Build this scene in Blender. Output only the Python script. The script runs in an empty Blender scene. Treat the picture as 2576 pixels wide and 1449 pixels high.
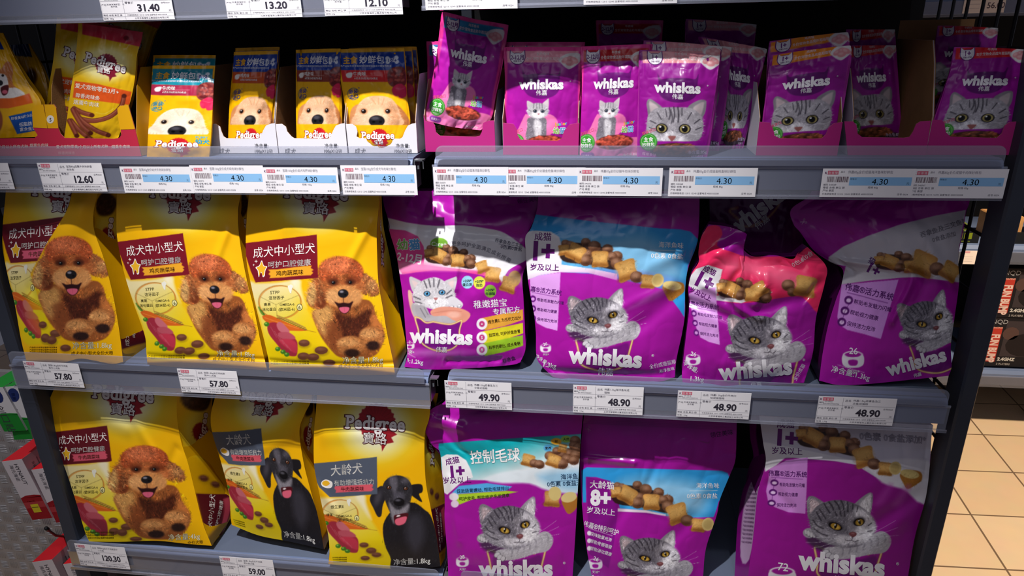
import bpy, math, random
import numpy as np
from mathutils import Matrix, Vector

# ------------------------------------------------------------------ camera
W, H = 2576, 1449
FPX = 1717.8
PIT, YAW, ROL = [math.radians(a) for a in (20.729, -7.837, -1.267)]
CAM = np.array([.3164, -1.1237, .6745])
cp, sp, cy_, sy_ = math.cos(PIT), math.sin(PIT), math.cos(YAW), math.sin(YAW)
FW = np.array([sy_*cp, cy_*cp, -sp])
_r0 = np.array([cy_, -sy_, 0.0]); _u0 = np.cross(_r0, FW)
RT = _r0*math.cos(ROL)+_u0*math.sin(ROL); UP = np.cross(RT, FW)
scene = bpy.context.scene
COL = scene.collection
cd = bpy.data.cameras.new('camera'); co = bpy.data.objects.new('camera', cd); COL.objects.link(co)
cd.sensor_width = 36; cd.lens = 36*FPX/W; cd.clip_start = .02; cd.clip_end = 50
m = Matrix.Identity(4)
for i in range(3):
    m[i][0], m[i][1], m[i][2], m[i][3] = RT[i], UP[i], -FW[i], CAM[i]
co.matrix_world = m
scene.camera = co
vs = scene.view_settings
vs.view_transform = 'Standard'; vs.look = 'None'; vs.exposure = 0.0; vs.gamma = 1; vs.use_curve_mapping = False

# ------------------------------------------------------------------ light
wd = bpy.data.worlds.new('store_ambient'); scene.world = wd; wd.use_nodes = True
wd.node_tree.nodes['Background'].inputs[0].default_value = (.44, .44, .56, 1)
wd.node_tree.nodes['Background'].inputs[1].default_value = .17

def light(name, kind, loc, target, power, color, **kw):
    l = bpy.data.lights.new(name, kind); l.energy = power; l.color = color
    for k, v in kw.items(): setattr(l, k, v)
    o = bpy.data.objects.new(name, l); COL.objects.link(o); o.location = loc
    d = Vector(target)-Vector(loc); o.rotation_euler = d.to_track_quat('-Z', 'Y').to_euler()
    return o
light('track_spot', 'SPOT', (-.2, -1.03, 2.5), (-.05, .02, .08), 455, (1, .97, .96), spot_size=math.radians(40), spot_blend=1.0, shadow_soft_size=.022)
light('aisle_spot', 'SPOT', (.8, -.8, 2.3), (.72, .05, 0), 17, (.93, .93, 1), spot_size=math.radians(60), spot_blend=.9, shadow_soft_size=.03)
light('side_fill_spot', 'SPOT', (-1.45, -.75, 2.0), (-1.22, .15, -.62), 80, (1, .97, .97), spot_size=math.radians(35), spot_blend=.7, shadow_soft_size=.03)
light('floor_spot', 'SPOT', (2.3, .2, 2.3), (1.95, 1.0, -.92), 560, (1, .84, .64), spot_size=math.radians(50), spot_blend=.6, shadow_soft_size=.1)
light('soft_fill', 'AREA', (-.2, -1.9, 2.0), (.1, 0, 0), 6.5, (.92, .92, 1), shape='RECTANGLE', size=2.2, size_y=.8)  # added wide fill that lifts the shaded shelf rows, not a fixture

# ------------------------------------------------------------------ picture rays
def ray(px, py): return FW + RT*((px-W/2)/FPX) - UP*((py-H/2)/FPX)
def rays(P):
    P = np.asarray(P, float)
    return FW + RT*((P[..., 0:1]-W/2)/FPX) - UP*((P[..., 1:2]-H/2)/FPX)
def hit(P, n, d):
    """points where the view rays through P meet the plane n.p = d"""
    r = rays(P); n = np.array(n, float)
    t = (d-CAM@n)/(r@n)
    return CAM + r*t[..., None]
def at(px, py, ax, val):
    d = ray(px, py); return CAM+d*((val-CAM[ax])/d[ax])
def C2(x0, y0, s):
    return lambda pts: [(x0+a/s, y0+b/s) for a, b in pts]
K1, K2, K3, K4, K5 = C2(0, 0, 2.898), C2(500, 0, 2.898), C2(1050, 0, 2.898), C2(1550, 0, 2.898), C2(2050, 0, 2.897)
M1, M2, M3, M4, M5, M6 = C2(0, 480, 3.019), C2(500, 480, 3.019), C2(960, 490, 3.083), C2(1320, 490, 3.019), C2(1700, 490, 2.899), C2(2300, 480, 1.4955)
L1, L2, L3, L4, L5, L6 = C2(0, 900, 2.64), C2(90, 900, 2.639), C2(500, 900, 2.639), C2(1050, 940, 2.847), C2(1430, 940, 2.847), C2(1820, 940, 2.847)

# ------------------------------------------------------------------ materials
def srgb(c):
    if isinstance(c, str): c = tuple(int(c[i:i+2], 16) for i in (0, 2, 4))
    a = np.array(c[:3], float)/255
    return np.where(a <= .04045, a/12.92, ((a+.055)/1.055)**2.4)
def mat(name, col=None, rough=.5, metal=0, spec=.5, alpha=1, trans=0, emit=None, bump=0, bscale=200, coat=0, attr=False, noise=0, nscale=30, ior=1.45):
    M = bpy.data.materials.new(name); M.use_nodes = True
    nt = M.node_tree; b = nt.nodes['Principled BSDF']; I = b.inputs
    I['Roughness'].default_value = rough; I['Metallic'].default_value = metal
    I['Specular IOR Level'].default_value = spec; I['Alpha'].default_value = alpha
    I['Transmission Weight'].default_value = trans; I['IOR'].default_value = ior
    I['Coat Weight'].default_value = coat
    if col is not None:
        c = srgb(col); I['Base Color'].default_value = (*c, 1)
        if noise:
            tc = nt.nodes.new('ShaderNodeTexCoord'); n = nt.nodes.new('ShaderNodeTexNoise'); n.inputs['Scale'].default_value = nscale; n.inputs['Detail'].default_value = 5
            nt.links.new(tc.outputs['Object'], n.inputs['Vector'])
            r = nt.nodes.new('ShaderNodeValToRGB'); r.color_ramp.elements[0].position = .3; r.color_ramp.elements[1].position = .7
            r.color_ramp.elements[0].color = (*(c*(1-noise)), 1); r.color_ramp.elements[1].color = (*np.minimum(c*(1+noise), 1), 1)
            nt.links.new(n.outputs['Fac'], r.inputs['Fac']); nt.links.new(r.outputs['Color'], I['Base Color'])
    if attr:
        a = nt.nodes.new('ShaderNodeAttribute'); a.attribute_name = 'print_ink'
        nt.links.new(a.outputs['Color'], I['Base Color'])
    if emit: I['Emission Color'].default_value = (*srgb(emit[0]), 1); I['Emission Strength'].default_value = emit[1]
    if bump:
        tc = nt.nodes.new('ShaderNodeTexCoord'); n = nt.nodes.new('ShaderNodeTexNoise'); n.inputs['Scale'].default_value = bscale; n.inputs['Detail'].default_value = 4
        nt.links.new(tc.outputs['Object'], n.inputs['Vector'])
        bp = nt.nodes.new('ShaderNodeBump'); bp.inputs['Strength'].default_value = bump; bp.inputs['Distance'].default_value = .002
        nt.links.new(n.outputs['Fac'], bp.inputs['Height']); nt.links.new(bp.outputs['Normal'], I['Normal'])
    return M
MT = {}
MT['film_matte'] = mat('matte_printed_film', rough=.42, spec=.45, attr=True, bump=.08, bscale=60)
MT['film_gloss'] = mat('glossy_printed_film', rough=.24, spec=.55, attr=True, bump=.12, bscale=60)
MT['pouch_film'] = mat('pouch_printed_film', rough=.3, spec=.5, attr=True, bump=.12, bscale=55)
MT['card_print'] = mat('printed_card', rough=.6, spec=.3, attr=True)
MT['paper'] = mat('printed_paper', rough=.55, spec=.35, attr=True)
MT['steel_blue'] = mat('powder_coated_shelf_steel', (104, 119, 152), rough=.45, spec=.5, bump=.06, bscale=900, noise=.05, nscale=8)
MT['deck_steel'] = mat('powder_coated_deck_steel', (90, 100, 120), rough=.5, spec=.4, bump=.06, bscale=900, noise=.06, nscale=8)
MT['steel_dark'] = mat('dark_powder_coated_steel', (54, 59, 71), rough=.45, noise=.08, nscale=12)
MT['black_wire'] = mat('black_wire', (20, 20, 24), rough=.4)
MT['back_black'] = mat('black_back_panel', (14, 14, 17), rough=.8)
MT['clip'] = mat('zinc_clip', (150, 155, 160), rough=.3, metal=.8)
def clear_mat(name, tint, a, rough=.08):
    M = bpy.data.materials.new(name); M.use_nodes = True; nt = M.node_tree; nt.nodes.clear()
    o = nt.nodes.new('ShaderNodeOutputMaterial'); t = nt.nodes.new('ShaderNodeBsdfTransparent'); g = nt.nodes.new('ShaderNodeBsdfGlossy'); d = nt.nodes.new('ShaderNodeBsdfDiffuse')
    m1 = nt.nodes.new('ShaderNodeMixShader'); m2 = nt.nodes.new('ShaderNodeMixShader'); fr = nt.nodes.new('ShaderNodeFresnel'); fr.inputs[0].default_value = 1.22
    t.inputs[0].default_value = (.97, .97, .98, 1); d.inputs[0].default_value = (*srgb(tint), 1); g.inputs['Roughness'].default_value = rough
    m1.inputs[0].default_value = a
    nt.links.new(t.outputs[0], m1.inputs[1]); nt.links.new(d.outputs[0], m1.inputs[2])
    nt.links.new(fr.outputs[0], m2.inputs[0]); nt.links.new(m1.outputs[0], m2.inputs[1]); nt.links.new(g.outputs[0], m2.inputs[2]); nt.links.new(m2.outputs[0], o.inputs[0])
    return M
MT['clear'] = clear_mat('clear_plastic', (200, 205, 225), .16)
MT['clear_riser'] = clear_mat('clear_riser_plastic', (180, 185, 205), .26)
def card_mat(name, col, fl=.12):
    return mat(name, col, rough=.75, spec=.25, noise=fl, nscale=25, bump=.15, bscale=300)
MT['cardboard'] = card_mat('brown_cardboard', (150, 112, 74))
MT['white_card'] = card_mat('white_card', (190, 188, 196), .03)

# ------------------------------------------------------------------ objects
def tag(o, label=None, cat=None, group=None, kind=None):
    if label: o['label'] = label
    if cat: o['category'] = cat
    if group: o['group'] = group
    if kind: o['kind'] = kind
    return o
def empty(name, loc, label=None, cat=None, group=None):
    o = bpy.data.objects.new(name, None); COL.objects.link(o); o.location = tuple(loc); o.empty_display_size = .02
    return tag(o, label, cat, group)
def mesh_obj(name, V, F, m, parent=None, col=None, smooth=True, kind=None, label=None):
    """V (n,3) world points; F list of index arrays with the same corner count each, or a list of faces"""
    V = np.asarray(V, float)
    if parent is not None: V = V-np.array(parent_world(parent))
    me = bpy.data.meshes.new(name)
    if isinstance(F, list) and len(F) and isinstance(F[0], np.ndarray):
        loops = np.concatenate([f.ravel() for f in F]); tot = np.concatenate([np.full(len(f), f.shape[1]) for f in F])
        me.vertices.add(len(V)); me.vertices.foreach_set('co', V.astype(np.float32).ravel())
        me.loops.add(len(loops)); me.loops.foreach_set('vertex_index', loops.astype(np.int32))
        me.polygons.add(len(tot)); me.polygons.foreach_set('loop_start', np.concatenate([[0], np.cumsum(tot)[:-1]]).astype(np.int32))
        me.polygons.foreach_set('loop_total', tot.astype(np.int32))
        me.update(calc_edges=True)
    else:
        me.from_pydata([tuple(v) for v in V], [], [tuple(int(i) for i in f) for f in F])
    if col is not None:
        a = me.color_attributes.new('print_ink', 'FLOAT_COLOR', 'POINT')
        c4 = np.ones((len(V), 4), np.float32); c4[:, :3] = col
        a.data.foreach_set('color', c4.ravel())
    me.polygons.foreach_set('use_smooth', np.full(len(me.polygons), bool(smooth)))
    me.materials.append(MT[m] if isinstance(m, str) else m)
    o = bpy.data.objects.new(name, me); COL.objects.link(o)
    if parent is not None: o.parent = parent
    if kind: o['kind'] = kind
    if label: o['label'] = label
    return o
def parent_world(p):
    v = np.array(p.location)
    while p.parent: p = p.parent; v = v+np.array(p.location)
    return v
class MB:
    """collects boxes, tubes and prisms; build() links them as one mesh"""
    def __init__(s): s.V = []; s.F = []; s.C = []
    def add(s, V, F, col=None):
        b = len(s.V); s.V += [tuple(v) for v in V]; s.F += [tuple(i+b for i in f) for f in F]
        s.C += [tuple(srgb(col)) if col is not None else (1, 1, 1)]*len(V); return s
    def box(s, a, b, col=None, bev=0):
        x0, y0, z0 = a; x1, y1, z1 = b
        if bev:
            V = []; e = bev
            pr = [(x0, z0+e), (x0, z1-e), (x0+e, z1), (x1-e, z1), (x1, z1-e), (x1, z0+e), (x1-e, z0), (x0+e, z0)]
            n = len(pr)
            V = [(x, y0+e, z) if 0 else (x, y0, z) for x, z in pr]+[(x, y1, z) for x, z in pr]
            F = [tuple(range(n))[::-1], tuple(range(n, 2*n))]+[(i, (i+1) % n, n+(i+1) % n, n+i) for i in range(n)]
            return s.add(V, F, col)
        V = [(x, y, z) for x in (x0, x1) for y in (y0, y1) for z in (z0, z1)]
        return s.add(V, [(0, 1, 3, 2), (4, 6, 7, 5), (0, 4, 5, 1), (2, 3, 7, 6), (0, 2, 6, 4), (1, 5, 7, 3)], col)
    def prism(s, pts, ax, a, b, col=None):
        """closed outline pts extruded along axis ax from a to b"""
        n = len(pts)
        def mk(p, t):
            q = list(p); q.insert(ax, t); return tuple(q)
        V = [mk(p, a) for p in pts]+[mk(p, b) for p in pts]
        F = [tuple(range(n)), tuple(range(2*n-1, n-1, -1))]+[(i, n+i, n+(i+1) % n, (i+1) % n) for i in range(n)]
        return s.add(V, F, col)
    def tube(s, P, r, k=8, col=None):
        P = [Vector(p) for p in P]; V = []; F = []
        for i, p in enumerate(P):
            t = (P[min(i+1, len(P)-1)]-P[max(i-1, 0)]).normalized()
            a = t.orthogonal().normalized(); 
            if i == 0: pa = a
            a = (pa-t*pa.dot(t)).normalized(); pa = a; b = t.cross(a)
            for j in range(k):
                w = 2*math.pi*j/k; V.append(tuple(p+a*(r*math.cos(w))+b*(r*math.sin(w))))
        for i in range(len(P)-1):
            for j in range(k): F.append((i*k+j, i*k+(j+1) % k, (i+1)*k+(j+1) % k, (i+1)*k+j))
        F.append(tuple(range(k))[::-1]); F.append(tuple((len(P)-1)*k+j for j in range(k)))
        return s.add(V, F, col)
    def build(s, name, m, parent=None, smooth=False, attr=False, kind=None, label=None):
        return mesh_obj(name, s.V, s.F, m, parent, np.array(s.C) if attr else None, smooth, kind, label)

# ------------------------------------------------------------------ lettering (flat glyph outlines, filled)
GLY = {}
def need_glyphs(chars, offs=(0.0,)):
    todo = [(c, o) for c in dict.fromkeys(chars) for o in offs if (c, o) not in GLY and c != ' ']
    obs = []
    for c, of in todo:
        for body in (c, c+c):
            cu = bpy.data.curves.new('glyph', 'FONT'); cu.body = body; cu.offset = of; cu.resolution_u = 3
            o = bpy.data.objects.new('glyph', cu); COL.objects.link(o); obs.append(o)
    bpy.context.view_layer.update(); dg = bpy.context.evaluated_depsgraph_get()
    res = []
    for o in obs:
        me = o.evaluated_get(dg).to_mesh(); me.calc_loop_triangles()
        v = np.empty(len(me.vertices)*3, np.float32); me.vertices.foreach_get('co', v)
        t = np.empty(len(me.loop_triangles)*3, np.int32); me.loop_triangles.foreach_get('vertices', t)
        res.append((v.reshape(-1, 3)[:, :2].astype(float), t.reshape(-1, 3)))
    for k, key in enumerate(todo):
        (v1, t1), (v2, _) = res[2*k], res[2*k+1]
        adv = (v2[:, 0].max()-v2[:, 0].min())-(v1[:, 0].max()-v1[:, 0].min()) if len(v1) else .5
        GLY[key] = (v1, t1, adv)
    for o in obs:
        cu = o.data; bpy.data.objects.remove(o); bpy.data.curves.remove(cu)
def split_tris(V, T, lim):
    V = [np.asarray(V, float)]; n = len(V[0]); out = []; T = np.asarray(T)
    VV = V[0]
    for _ in range(6):
        if len(T) == 0: break
        a, b, c = VV[T[:, 0]], VV[T[:, 1]], VV[T[:, 2]]
        e = np.maximum(np.maximum(np.linalg.norm(a-b, axis=1), np.linalg.norm(b-c, axis=1)), np.linalg.norm(c-a, axis=1))
        big = e > lim; out.append(T[~big]); T = T[big]
        if len(T) == 0: break
        a, b, c = VV[T[:, 0]], VV[T[:, 1]], VV[T[:, 2]]; k = len(T); n = len(VV)
        VV = np.concatenate([VV, (a+b)/2, (b+c)/2, (c+a)/2]); ab = n+np.arange(k); bc = ab+k; ca = bc+k
        T = np.concatenate([np.stack(q, 1) for q in ((T[:, 0], ab, ca), (ab, T[:, 1], bc), (ca, bc, T[:, 2]), (ab, bc, ca))])
    out.append(T)
    return VV, np.concatenate(out)
def layout(s, size, off=0.0, track=0.0, sx=1.0, shear=0.0, align='c', hb=False):
    """triangles of a line of text, baseline at 0, y up"""
    need_glyphs([c for c in s if ord(c) < 0x2000], (off,)); need_glyphs([c for c in s if ord(c) >= 0x2000], (0.0,))
    x = 0; VV = []; TT = []; n = 0
    for ch in s:
        if ch == ' ': x += .3+track; continue
        han = ord(ch) >= 0x2000; v, t, adv = GLY[(ch, 0.0 if han else off)]
        k = 0 if not han or not hb or off <= .004 else (4 if off < .03 else 8)      # heavier strokes: the outline stamped around its own edge
        sh = [(off*1.25*math.cos(2*math.pi*(i+.5)/k), off*1.25*math.sin(2*math.pi*(i+.5)/k)) for i in range(k)] if k else [(0, 0)]
        for dx, dy in sh: VV.append(v+[x+dx, dy]); TT.append(t+n); n += len(v)
        x += adv+track
    if not VV: return np.zeros((0, 2)), np.zeros((0, 3), int)
    V = np.concatenate(VV); w = x-track
    V[:, 0] -= {'c': w/2, 'l': 0, 'r': w}[align]
    V = V*size; V[:, 0] = V[:, 0]*sx+V[:, 1]*shear
    return V, np.concatenate(TT)
# ------------------------------------------------------------------ curves, patches
def crom(P, n, closed=False):
    """n points along a smooth curve through P, even in arc length"""
    P = np.asarray(P, float)
    if closed: Q = np.vstack([P[-1], P, P[0], P[1]]); k = len(P)
    else: Q = np.vstack([2*P[0]-P[1], P, 2*P[-1]-P[-2]]); k = len(P)-1
    out = []
    t = np.linspace(0, 1, 9)[:-1, None]
    for i in range(k):
        a, b, c, d = Q[i], Q[i+1], Q[i+2], Q[i+3]
        out.append(.5*((2*b)+(c-a)*t+(2*a-5*b+4*c-d)*t*t+(3*b-a-3*c+d)*t**3))
    out = np.vstack(out+([P[-1:]] if not closed else [P[:1]]))
    L = np.concatenate([[0], np.cumsum(np.linalg.norm(np.diff(out, axis=0), axis=1))])
    s = np.linspace(0, L[-1], n)
    return np.stack([np.interp(s, L, out[:, j]) for j in range(out.shape[1])], 1)
class Coons:
    """patch between left/right (bottom to top) and bottom/top (left to right) polylines"""
    def __init__(s, L, R, B=None, T=None, n=65):
        s.n = n
        s.L = crom(L, n); s.R = crom(R, n)
        s.B = crom(B, n) if B else np.linspace(s.L[0], s.R[0], n)
        s.T = crom(T, n) if T else np.linspace(s.L[-1], s.R[-1], n)
        for c, a, b in ((s.B, s.L[0], s.R[0]), (s.T, s.L[-1], s.R[-1])):
            w = np.linspace(0, 1, n)[:, None]; c += (a-c[0])*(1-w)+(b-c[-1])*w
    def __call__(s, u, v):
        g = np.linspace(0, 1, s.n)
        f = lambda c, t: np.stack([np.interp(t, g, c[:, j]) for j in (0, 1)], -1)
        u_, v_ = u[..., None], v[..., None]
        ex = lambda c, t: f(c, t)
        return (1-u_)*ex(s.L, v)+u_*ex(s.R, v)+(1-v_)*ex(s.B, u)+v_*ex(s.T, u)-((1-u_)*(1-v_)*s.L[0]+u_*(1-v_)*s.R[0]+(1-u_)*v_*s.L[-1]+u_*v_*s.R[-1])
    def inv(s, P):
        P = np.asarray(P, float); uv = np.full(P.shape, .5)
        for _ in range(14):
            e = .002; c = s(uv[:, 0], uv[:, 1]); du = (s(uv[:, 0]+e, uv[:, 1])-s(uv[:, 0]-e, uv[:, 1]))/(2*e); dv = (s(uv[:, 0], uv[:, 1]+e)-s(uv[:, 0], uv[:, 1]-e))/(2*e)
            r = P-c; det = du[:, 0]*dv[:, 1]-du[:, 1]*dv[:, 0]; det = np.where(abs(det) < 1e-6, 1e-6, det)
            a = (r[:, 0]*dv[:, 1]-r[:, 1]*dv[:, 0])/det; b = (du[:, 0]*r[:, 1]-du[:, 1]*r[:, 0])/det
            uv = uv+np.clip(np.stack([a, b], 1), -.3, .3); uv = np.clip(uv, -.3, 1.3)
        return uv
def sstep(x): x = np.clip(x, 0, 1); return x*x*(3-2*x)
def vnoise(nv, nu, fy, fx, seed, octv=1):
    """smooth value noise in 0..1 on an nv x nu grid"""
    out = np.zeros((nv, nu)); amp = 1; tot = 0
    for o in range(octv):
        r = np.random.RandomState(seed+o*17); a = r.rand(int(fy)+3, int(fx)+3)
        y = np.linspace(0, fy, nv); x = np.linspace(0, fx, nu); yi = y.astype(int); xi = x.astype(int)
        ty = sstep(y-yi)[:, None]; tx = sstep(x-xi)[None]
        g = lambda dy, dx: a[np.ix_(yi+dy, xi+dx)]
        out += amp*((g(0, 0)*(1-tx)+g(0, 1)*tx)*(1-ty)+(g(1, 0)*(1-tx)+g(1, 1)*tx)*ty); tot += amp
        amp *= .5; fy *= 2; fx *= 2
    return out/tot

# ------------------------------------------------------------------ printed artwork
class Art:
    """a print laid out on a flat film: colours on a grid plus crisp lettering outlines.
    Drawn in the flat layout's own units (x right, y down)."""
    def __init__(s, patch, nu, nv, base):
        s.p = patch; s.nu, s.nv = nu, nv
        u, v = np.meshgrid(np.linspace(0, 1, nu), np.linspace(0, 1, nv))
        XY = patch(u, v); s.X, s.Y = XY[..., 0], XY[..., 1]
        s.C = np.empty((nv, nu, 3)); s.C[:] = np.array(hexc(base))
        s.D = []          # lettering: (uv verts, tris, colour, layer)
        s.unit = abs(s.X[nv//2, -1]-s.X[nv//2, 0])/nu
        s.rng = np.random.RandomState(7); s.M()
    def M(s, A=(1, 0, 0, 1), p0=(0, 0), p1=(0, 0)):
        """draw through q = A(p-p0)+p1"""
        if not hasattr(A, '__len__'): A = (A, 0, 0, A)
        s.A = np.array(A, float).reshape(2, 2); s.p0 = np.array(p0, float); s.p1 = np.array(p1, float); s.k = math.sqrt(abs(np.linalg.det(s.A))); return s
    def q(s, P): return (np.asarray(P, float)-s.p0)@s.A.T+s.p1
    def _box(s, x0, y0, x1, y1):
        k = (s.X >= x0) & (s.X <= x1) & (s.Y >= y0) & (s.Y <= y1)
        iy = np.where(k.any(1))[0]; ix = np.where(k.any(0))[0]
        if len(iy) == 0: return None
        return slice(iy[0], iy[-1]+1), slice(ix[0], ix[-1]+1)
    def mask(s, pts, soft=1.2, smooth=True, pad=0):
        pts = s.q(pts); pad = pad*s.k
        P = crom(pts, max(24, len(pts)*5), True) if smooth else np.vstack([pts, pts[:1]]).astype(float)
        m = soft+pad+2; b = s._box(P[:, 0].min()-m, P[:, 1].min()-m, P[:, 0].max()+m, P[:, 1].max()+m)
        if b is None: return None, None
        x, y = s.X[b], s.Y[b]; d2 = np.full(x.shape, 1e9); ins = np.zeros(x.shape, bool)
        for (x0, y0), (x1, y1) in zip(P[:-1], P[1:]):
            dx, dy = x1-x0, y1-y0; l = dx*dx+dy*dy+1e-9; t = np.clip(((x-x0)*dx+(y-y0)*dy)/l, 0, 1)
            d2 = np.minimum(d2, (x-x0-t*dx)**2+(y-y0-t*dy)**2)
            if y0 != y1: ins ^= ((y0 > y) != (y1 > y)) & (x < (x1-x0)*(y-y0)/(y1-y0)+x0)
        d = np.sqrt(d2); sd = np.where(ins, -d, d)-pad
        return b, np.clip(.5-sd/soft, 0, 1)
    def put(s, b, a, col):
        if b is None: return
        c = np.array(hexc(col)) if not (isinstance(col, np.ndarray) and col.ndim == 3) else col[b]
        s.C[b] += (c-s.C[b])*a[..., None]
    def poly(s, pts, col, soft=None, alpha=1, smooth=True, pad=0):
        b, a = s.mask(pts, soft or s.unit*1.3, smooth, pad); s.put(b, a*alpha if a is not None else a, col); return s
    def ell(s, cx, cy, rx, ry, col, soft=None, ang=0, alpha=1):
        w = math.radians(ang); c, n = math.cos(w), math.sin(w); soft = (soft*s.k if soft else 0) or s.unit*1.3
        if np.abs(s.A-s.A[0, 0]*np.eye(2)).max() > 1e-6:
            t = np.linspace(0, 2*math.pi, 25)[:-1]; p = np.stack([cx+rx*np.cos(t)*c-ry*np.sin(t)*n, cy+rx*np.cos(t)*n+ry*np.sin(t)*c], 1)
            b, a = s.mask(p, soft); s.put(b, a*alpha if a is not None else a, col); return s
        cx, cy = s.q((cx, cy)); rx *= s.k; ry *= s.k
        r = max(rx, ry)+soft+2; b = s._box(cx-r, cy-r, cx+r, cy+r)
        if b is None: return s
        x, y = s.X[b]-cx, s.Y[b]-cy; xx, yy = x*c+y*n, -x*n+y*c
        q = np.sqrt((xx/rx)**2+(yy/ry)**2); sd = (q-1)*min(rx, ry)
        s.put(b, np.clip(.5-sd/soft, 0, 1)*alpha, col); return s
    def line(s, pts, w, col, alpha=1, soft=None, smooth=True):
        pts = s.q(pts); w = w*s.k
        P = crom(pts, max(8, len(pts)*6)) if smooth and len(pts) > 2 else np.asarray(pts, float); soft = soft or s.unit*1.2
        m = w+soft+2; b = s._box(P[:, 0].min()-m, P[:, 1].min()-m, P[:, 0].max()+m, P[:, 1].max()+m)
        if b is None: return s
        x, y = s.X[b], s.Y[b]; d2 = np.full(x.shape, 1e9)
        for (x0, y0), (x1, y1) in zip(P[:-1], P[1:]):
            dx, dy = x1-x0, y1-y0; l = dx*dx+dy*dy+1e-9; t = np.clip(((x-x0)*dx+(y-y0)*dy)/l, 0, 1)
            d2 = np.minimum(d2, (x-x0-t*dx)**2+(y-y0-t*dy)**2)
        s.put(b, np.clip(.5-(np.sqrt(d2)-w/2)/soft, 0, 1)*alpha, col); return s
    def grad(s, pts, c0, c1, p0, p1, soft=None, smooth=True, alpha=1):
        b, a = s.mask(pts, soft or s.unit*1.3, smooth)
        if b is None: return s
        p0, p1 = s.q(p0), s.q(p1)
        d = np.array(p1, float)-p0; t = np.clip(((s.X[b]-p0[0])*d[0]+(s.Y[b]-p0[1])*d[1])/(d@d), 0, 1)[..., None]
        c = np.array(hexc(c0))*(1-t)+np.array(hexc(c1))*t
        s.C[b] += (c-s.C[b])*(a*alpha)[..., None]; return s
    def fur(s, pts, n, ln, wd, ang, var=.18, dang=.35, tint=None, alpha=.75, inset=0, curl=0):
        """n short hairs rooted inside pts; ang(x,y) gives the lie of the coat in radians"""
        b, a = s.mask(pts, s.unit*1.3, True)
        if b is None: return s
        iy, ix = np.where(a > .5)
        if len(iy) == 0: return s
        ln = ln*s.k; iA = np.linalg.inv(s.A); k = s.rng.randint(0, len(iy), n); iy = iy[k]+b[0].start; ix = ix[k]+b[1].start
        gu = s.unit; gv = abs(s.Y[-1, s.nu//2]-s.Y[0, s.nu//2])/s.nv
        for y0, x0 in zip(iy, ix):
            X, Y = iA@(np.array([s.X[y0, x0], s.Y[y0, x0]])-s.p1)+s.p0; w = ang(X, Y)+s.rng.normal(0, dang)
            l = ln*s.rng.uniform(.5, 1.3); c = s.C[y0, x0]*(1+s.rng.normal(0, var))
            if tint is not None: c = c+(np.array(hexc(tint))-c)*s.rng.uniform(0, .35)
            m = int(max(3, l/gu*1.2)); t = np.linspace(0, 1, m)
            cw = w+curl*np.sin(t*3)*1.2 if curl else w
            xs = x0+np.cumsum(np.cos(cw)*np.ones(m))/m*l/gu; ys = y0-np.cumsum(np.sin(cw)*np.ones(m))/m*l/gv
            xi = np.round(xs).astype(int); yi = np.round(ys).astype(int); ok = (xi >= 0) & (xi < s.nu-1) & (yi >= 0) & (yi < s.nv-1)
            xi, yi = xi[ok], yi[ok]; al = (alpha*(1-t[ok]**2))[:, None]
            s.C[yi, xi] += (c-s.C[yi, xi])*al
            if wd > 1: s.C[yi, xi+1] += (c-s.C[yi, xi+1])*al*.6
        return s
    def text(s, st, x, y, size, col, ang=0, bold=0, sx=1, shear=0, track=0, align='c', layer=1, out=None, outw=.04, arc=0):
        """lettering; out = outline colour drawn beneath. (x,y) on the baseline"""
        bold = bold or .006
        for c, of, la in ((([(out, bold+outw, layer)] if out else [])+[(col, bold, layer+(1 if out else 0))])):
            V, T = layout(st, size, of, track+(0), sx, shear, align, True)
            if len(V) == 0: return s
            if arc: V = np.stack([V[:, 0], V[:, 1]-arc*V[:, 0]**2/size*.01], 1)
            w = math.radians(ang); P = np.stack([x+V[:, 0]*math.cos(w)-V[:, 1]*math.sin(w), y-(V[:, 0]*math.sin(w)+V[:, 1]*math.cos(w))], 1)
            s.flat(s.q(P), T, c, la)
        return s
    def flat(s, P, T, c, la):
        P, T = split_tris(P, T, s.unit*3)
        uv = s.p.inv(P); uv[np.linalg.norm(s.p(uv[:, 0], uv[:, 1])-P, axis=1) > 1.5] = 9      # off the sheet
        s.D.append((uv, T, srgb(hexc(c)), la)); return s
    def shape(s, pts, col, layer=1, smooth=True):
        """a crisp filled outline as lettering"""
        P = crom(pts, max(16, len(pts)*5), True)[:-1] if smooth else np.asarray(pts, float)
        P = s.q(P)
        from mathutils.geometry import tessellate_polygon
        T = tessellate_polygon([[Vector((a, b, 0)) for a, b in P]])
        return s.flat(P, np.array(T), col, layer)
def hexc(c): return tuple(int(c[i:i+2], 16) for i in (0, 2, 4)) if isinstance(c, str) else c
def rect(x0, y0, x1, y1): return [(x0, y0), (x1, y0), (x1, y1), (x0, y1)]

# ------------------------------------------------------------------ film surfaces
class Surf:
    def __init__(s, P): s.P = P; s.nv, s.nu = P.shape[:2]; s.norm()
    def norm(s):
        du = np.gradient(s.P, axis=1); dv = np.gradient(s.P, axis=0); n = np.cross(du, dv); n /= np.linalg.norm(n, axis=-1, keepdims=True)+1e-12
        if (n.mean((0, 1))@(CAM-s.P.mean((0, 1)))) < 0: n = -n
        s.N = n
    def ev(s, u, v, off):
        x = np.clip(u, 0, 1)*(s.nu-1); y = np.clip(v, 0, 1)*(s.nv-1); xi = np.minimum(x.astype(int), s.nu-2); yi = np.minimum(y.astype(int), s.nv-2)
        tx, ty = (x-xi)[:, None], (y-yi)[:, None]
        g = lambda A: (A[yi, xi]*(1-tx)+A[yi, xi+1]*tx)*(1-ty)+(A[yi+1, xi]*(1-tx)+A[yi+1, xi+1]*tx)*ty
        return g(s.P)+g(s.N)*off
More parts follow.
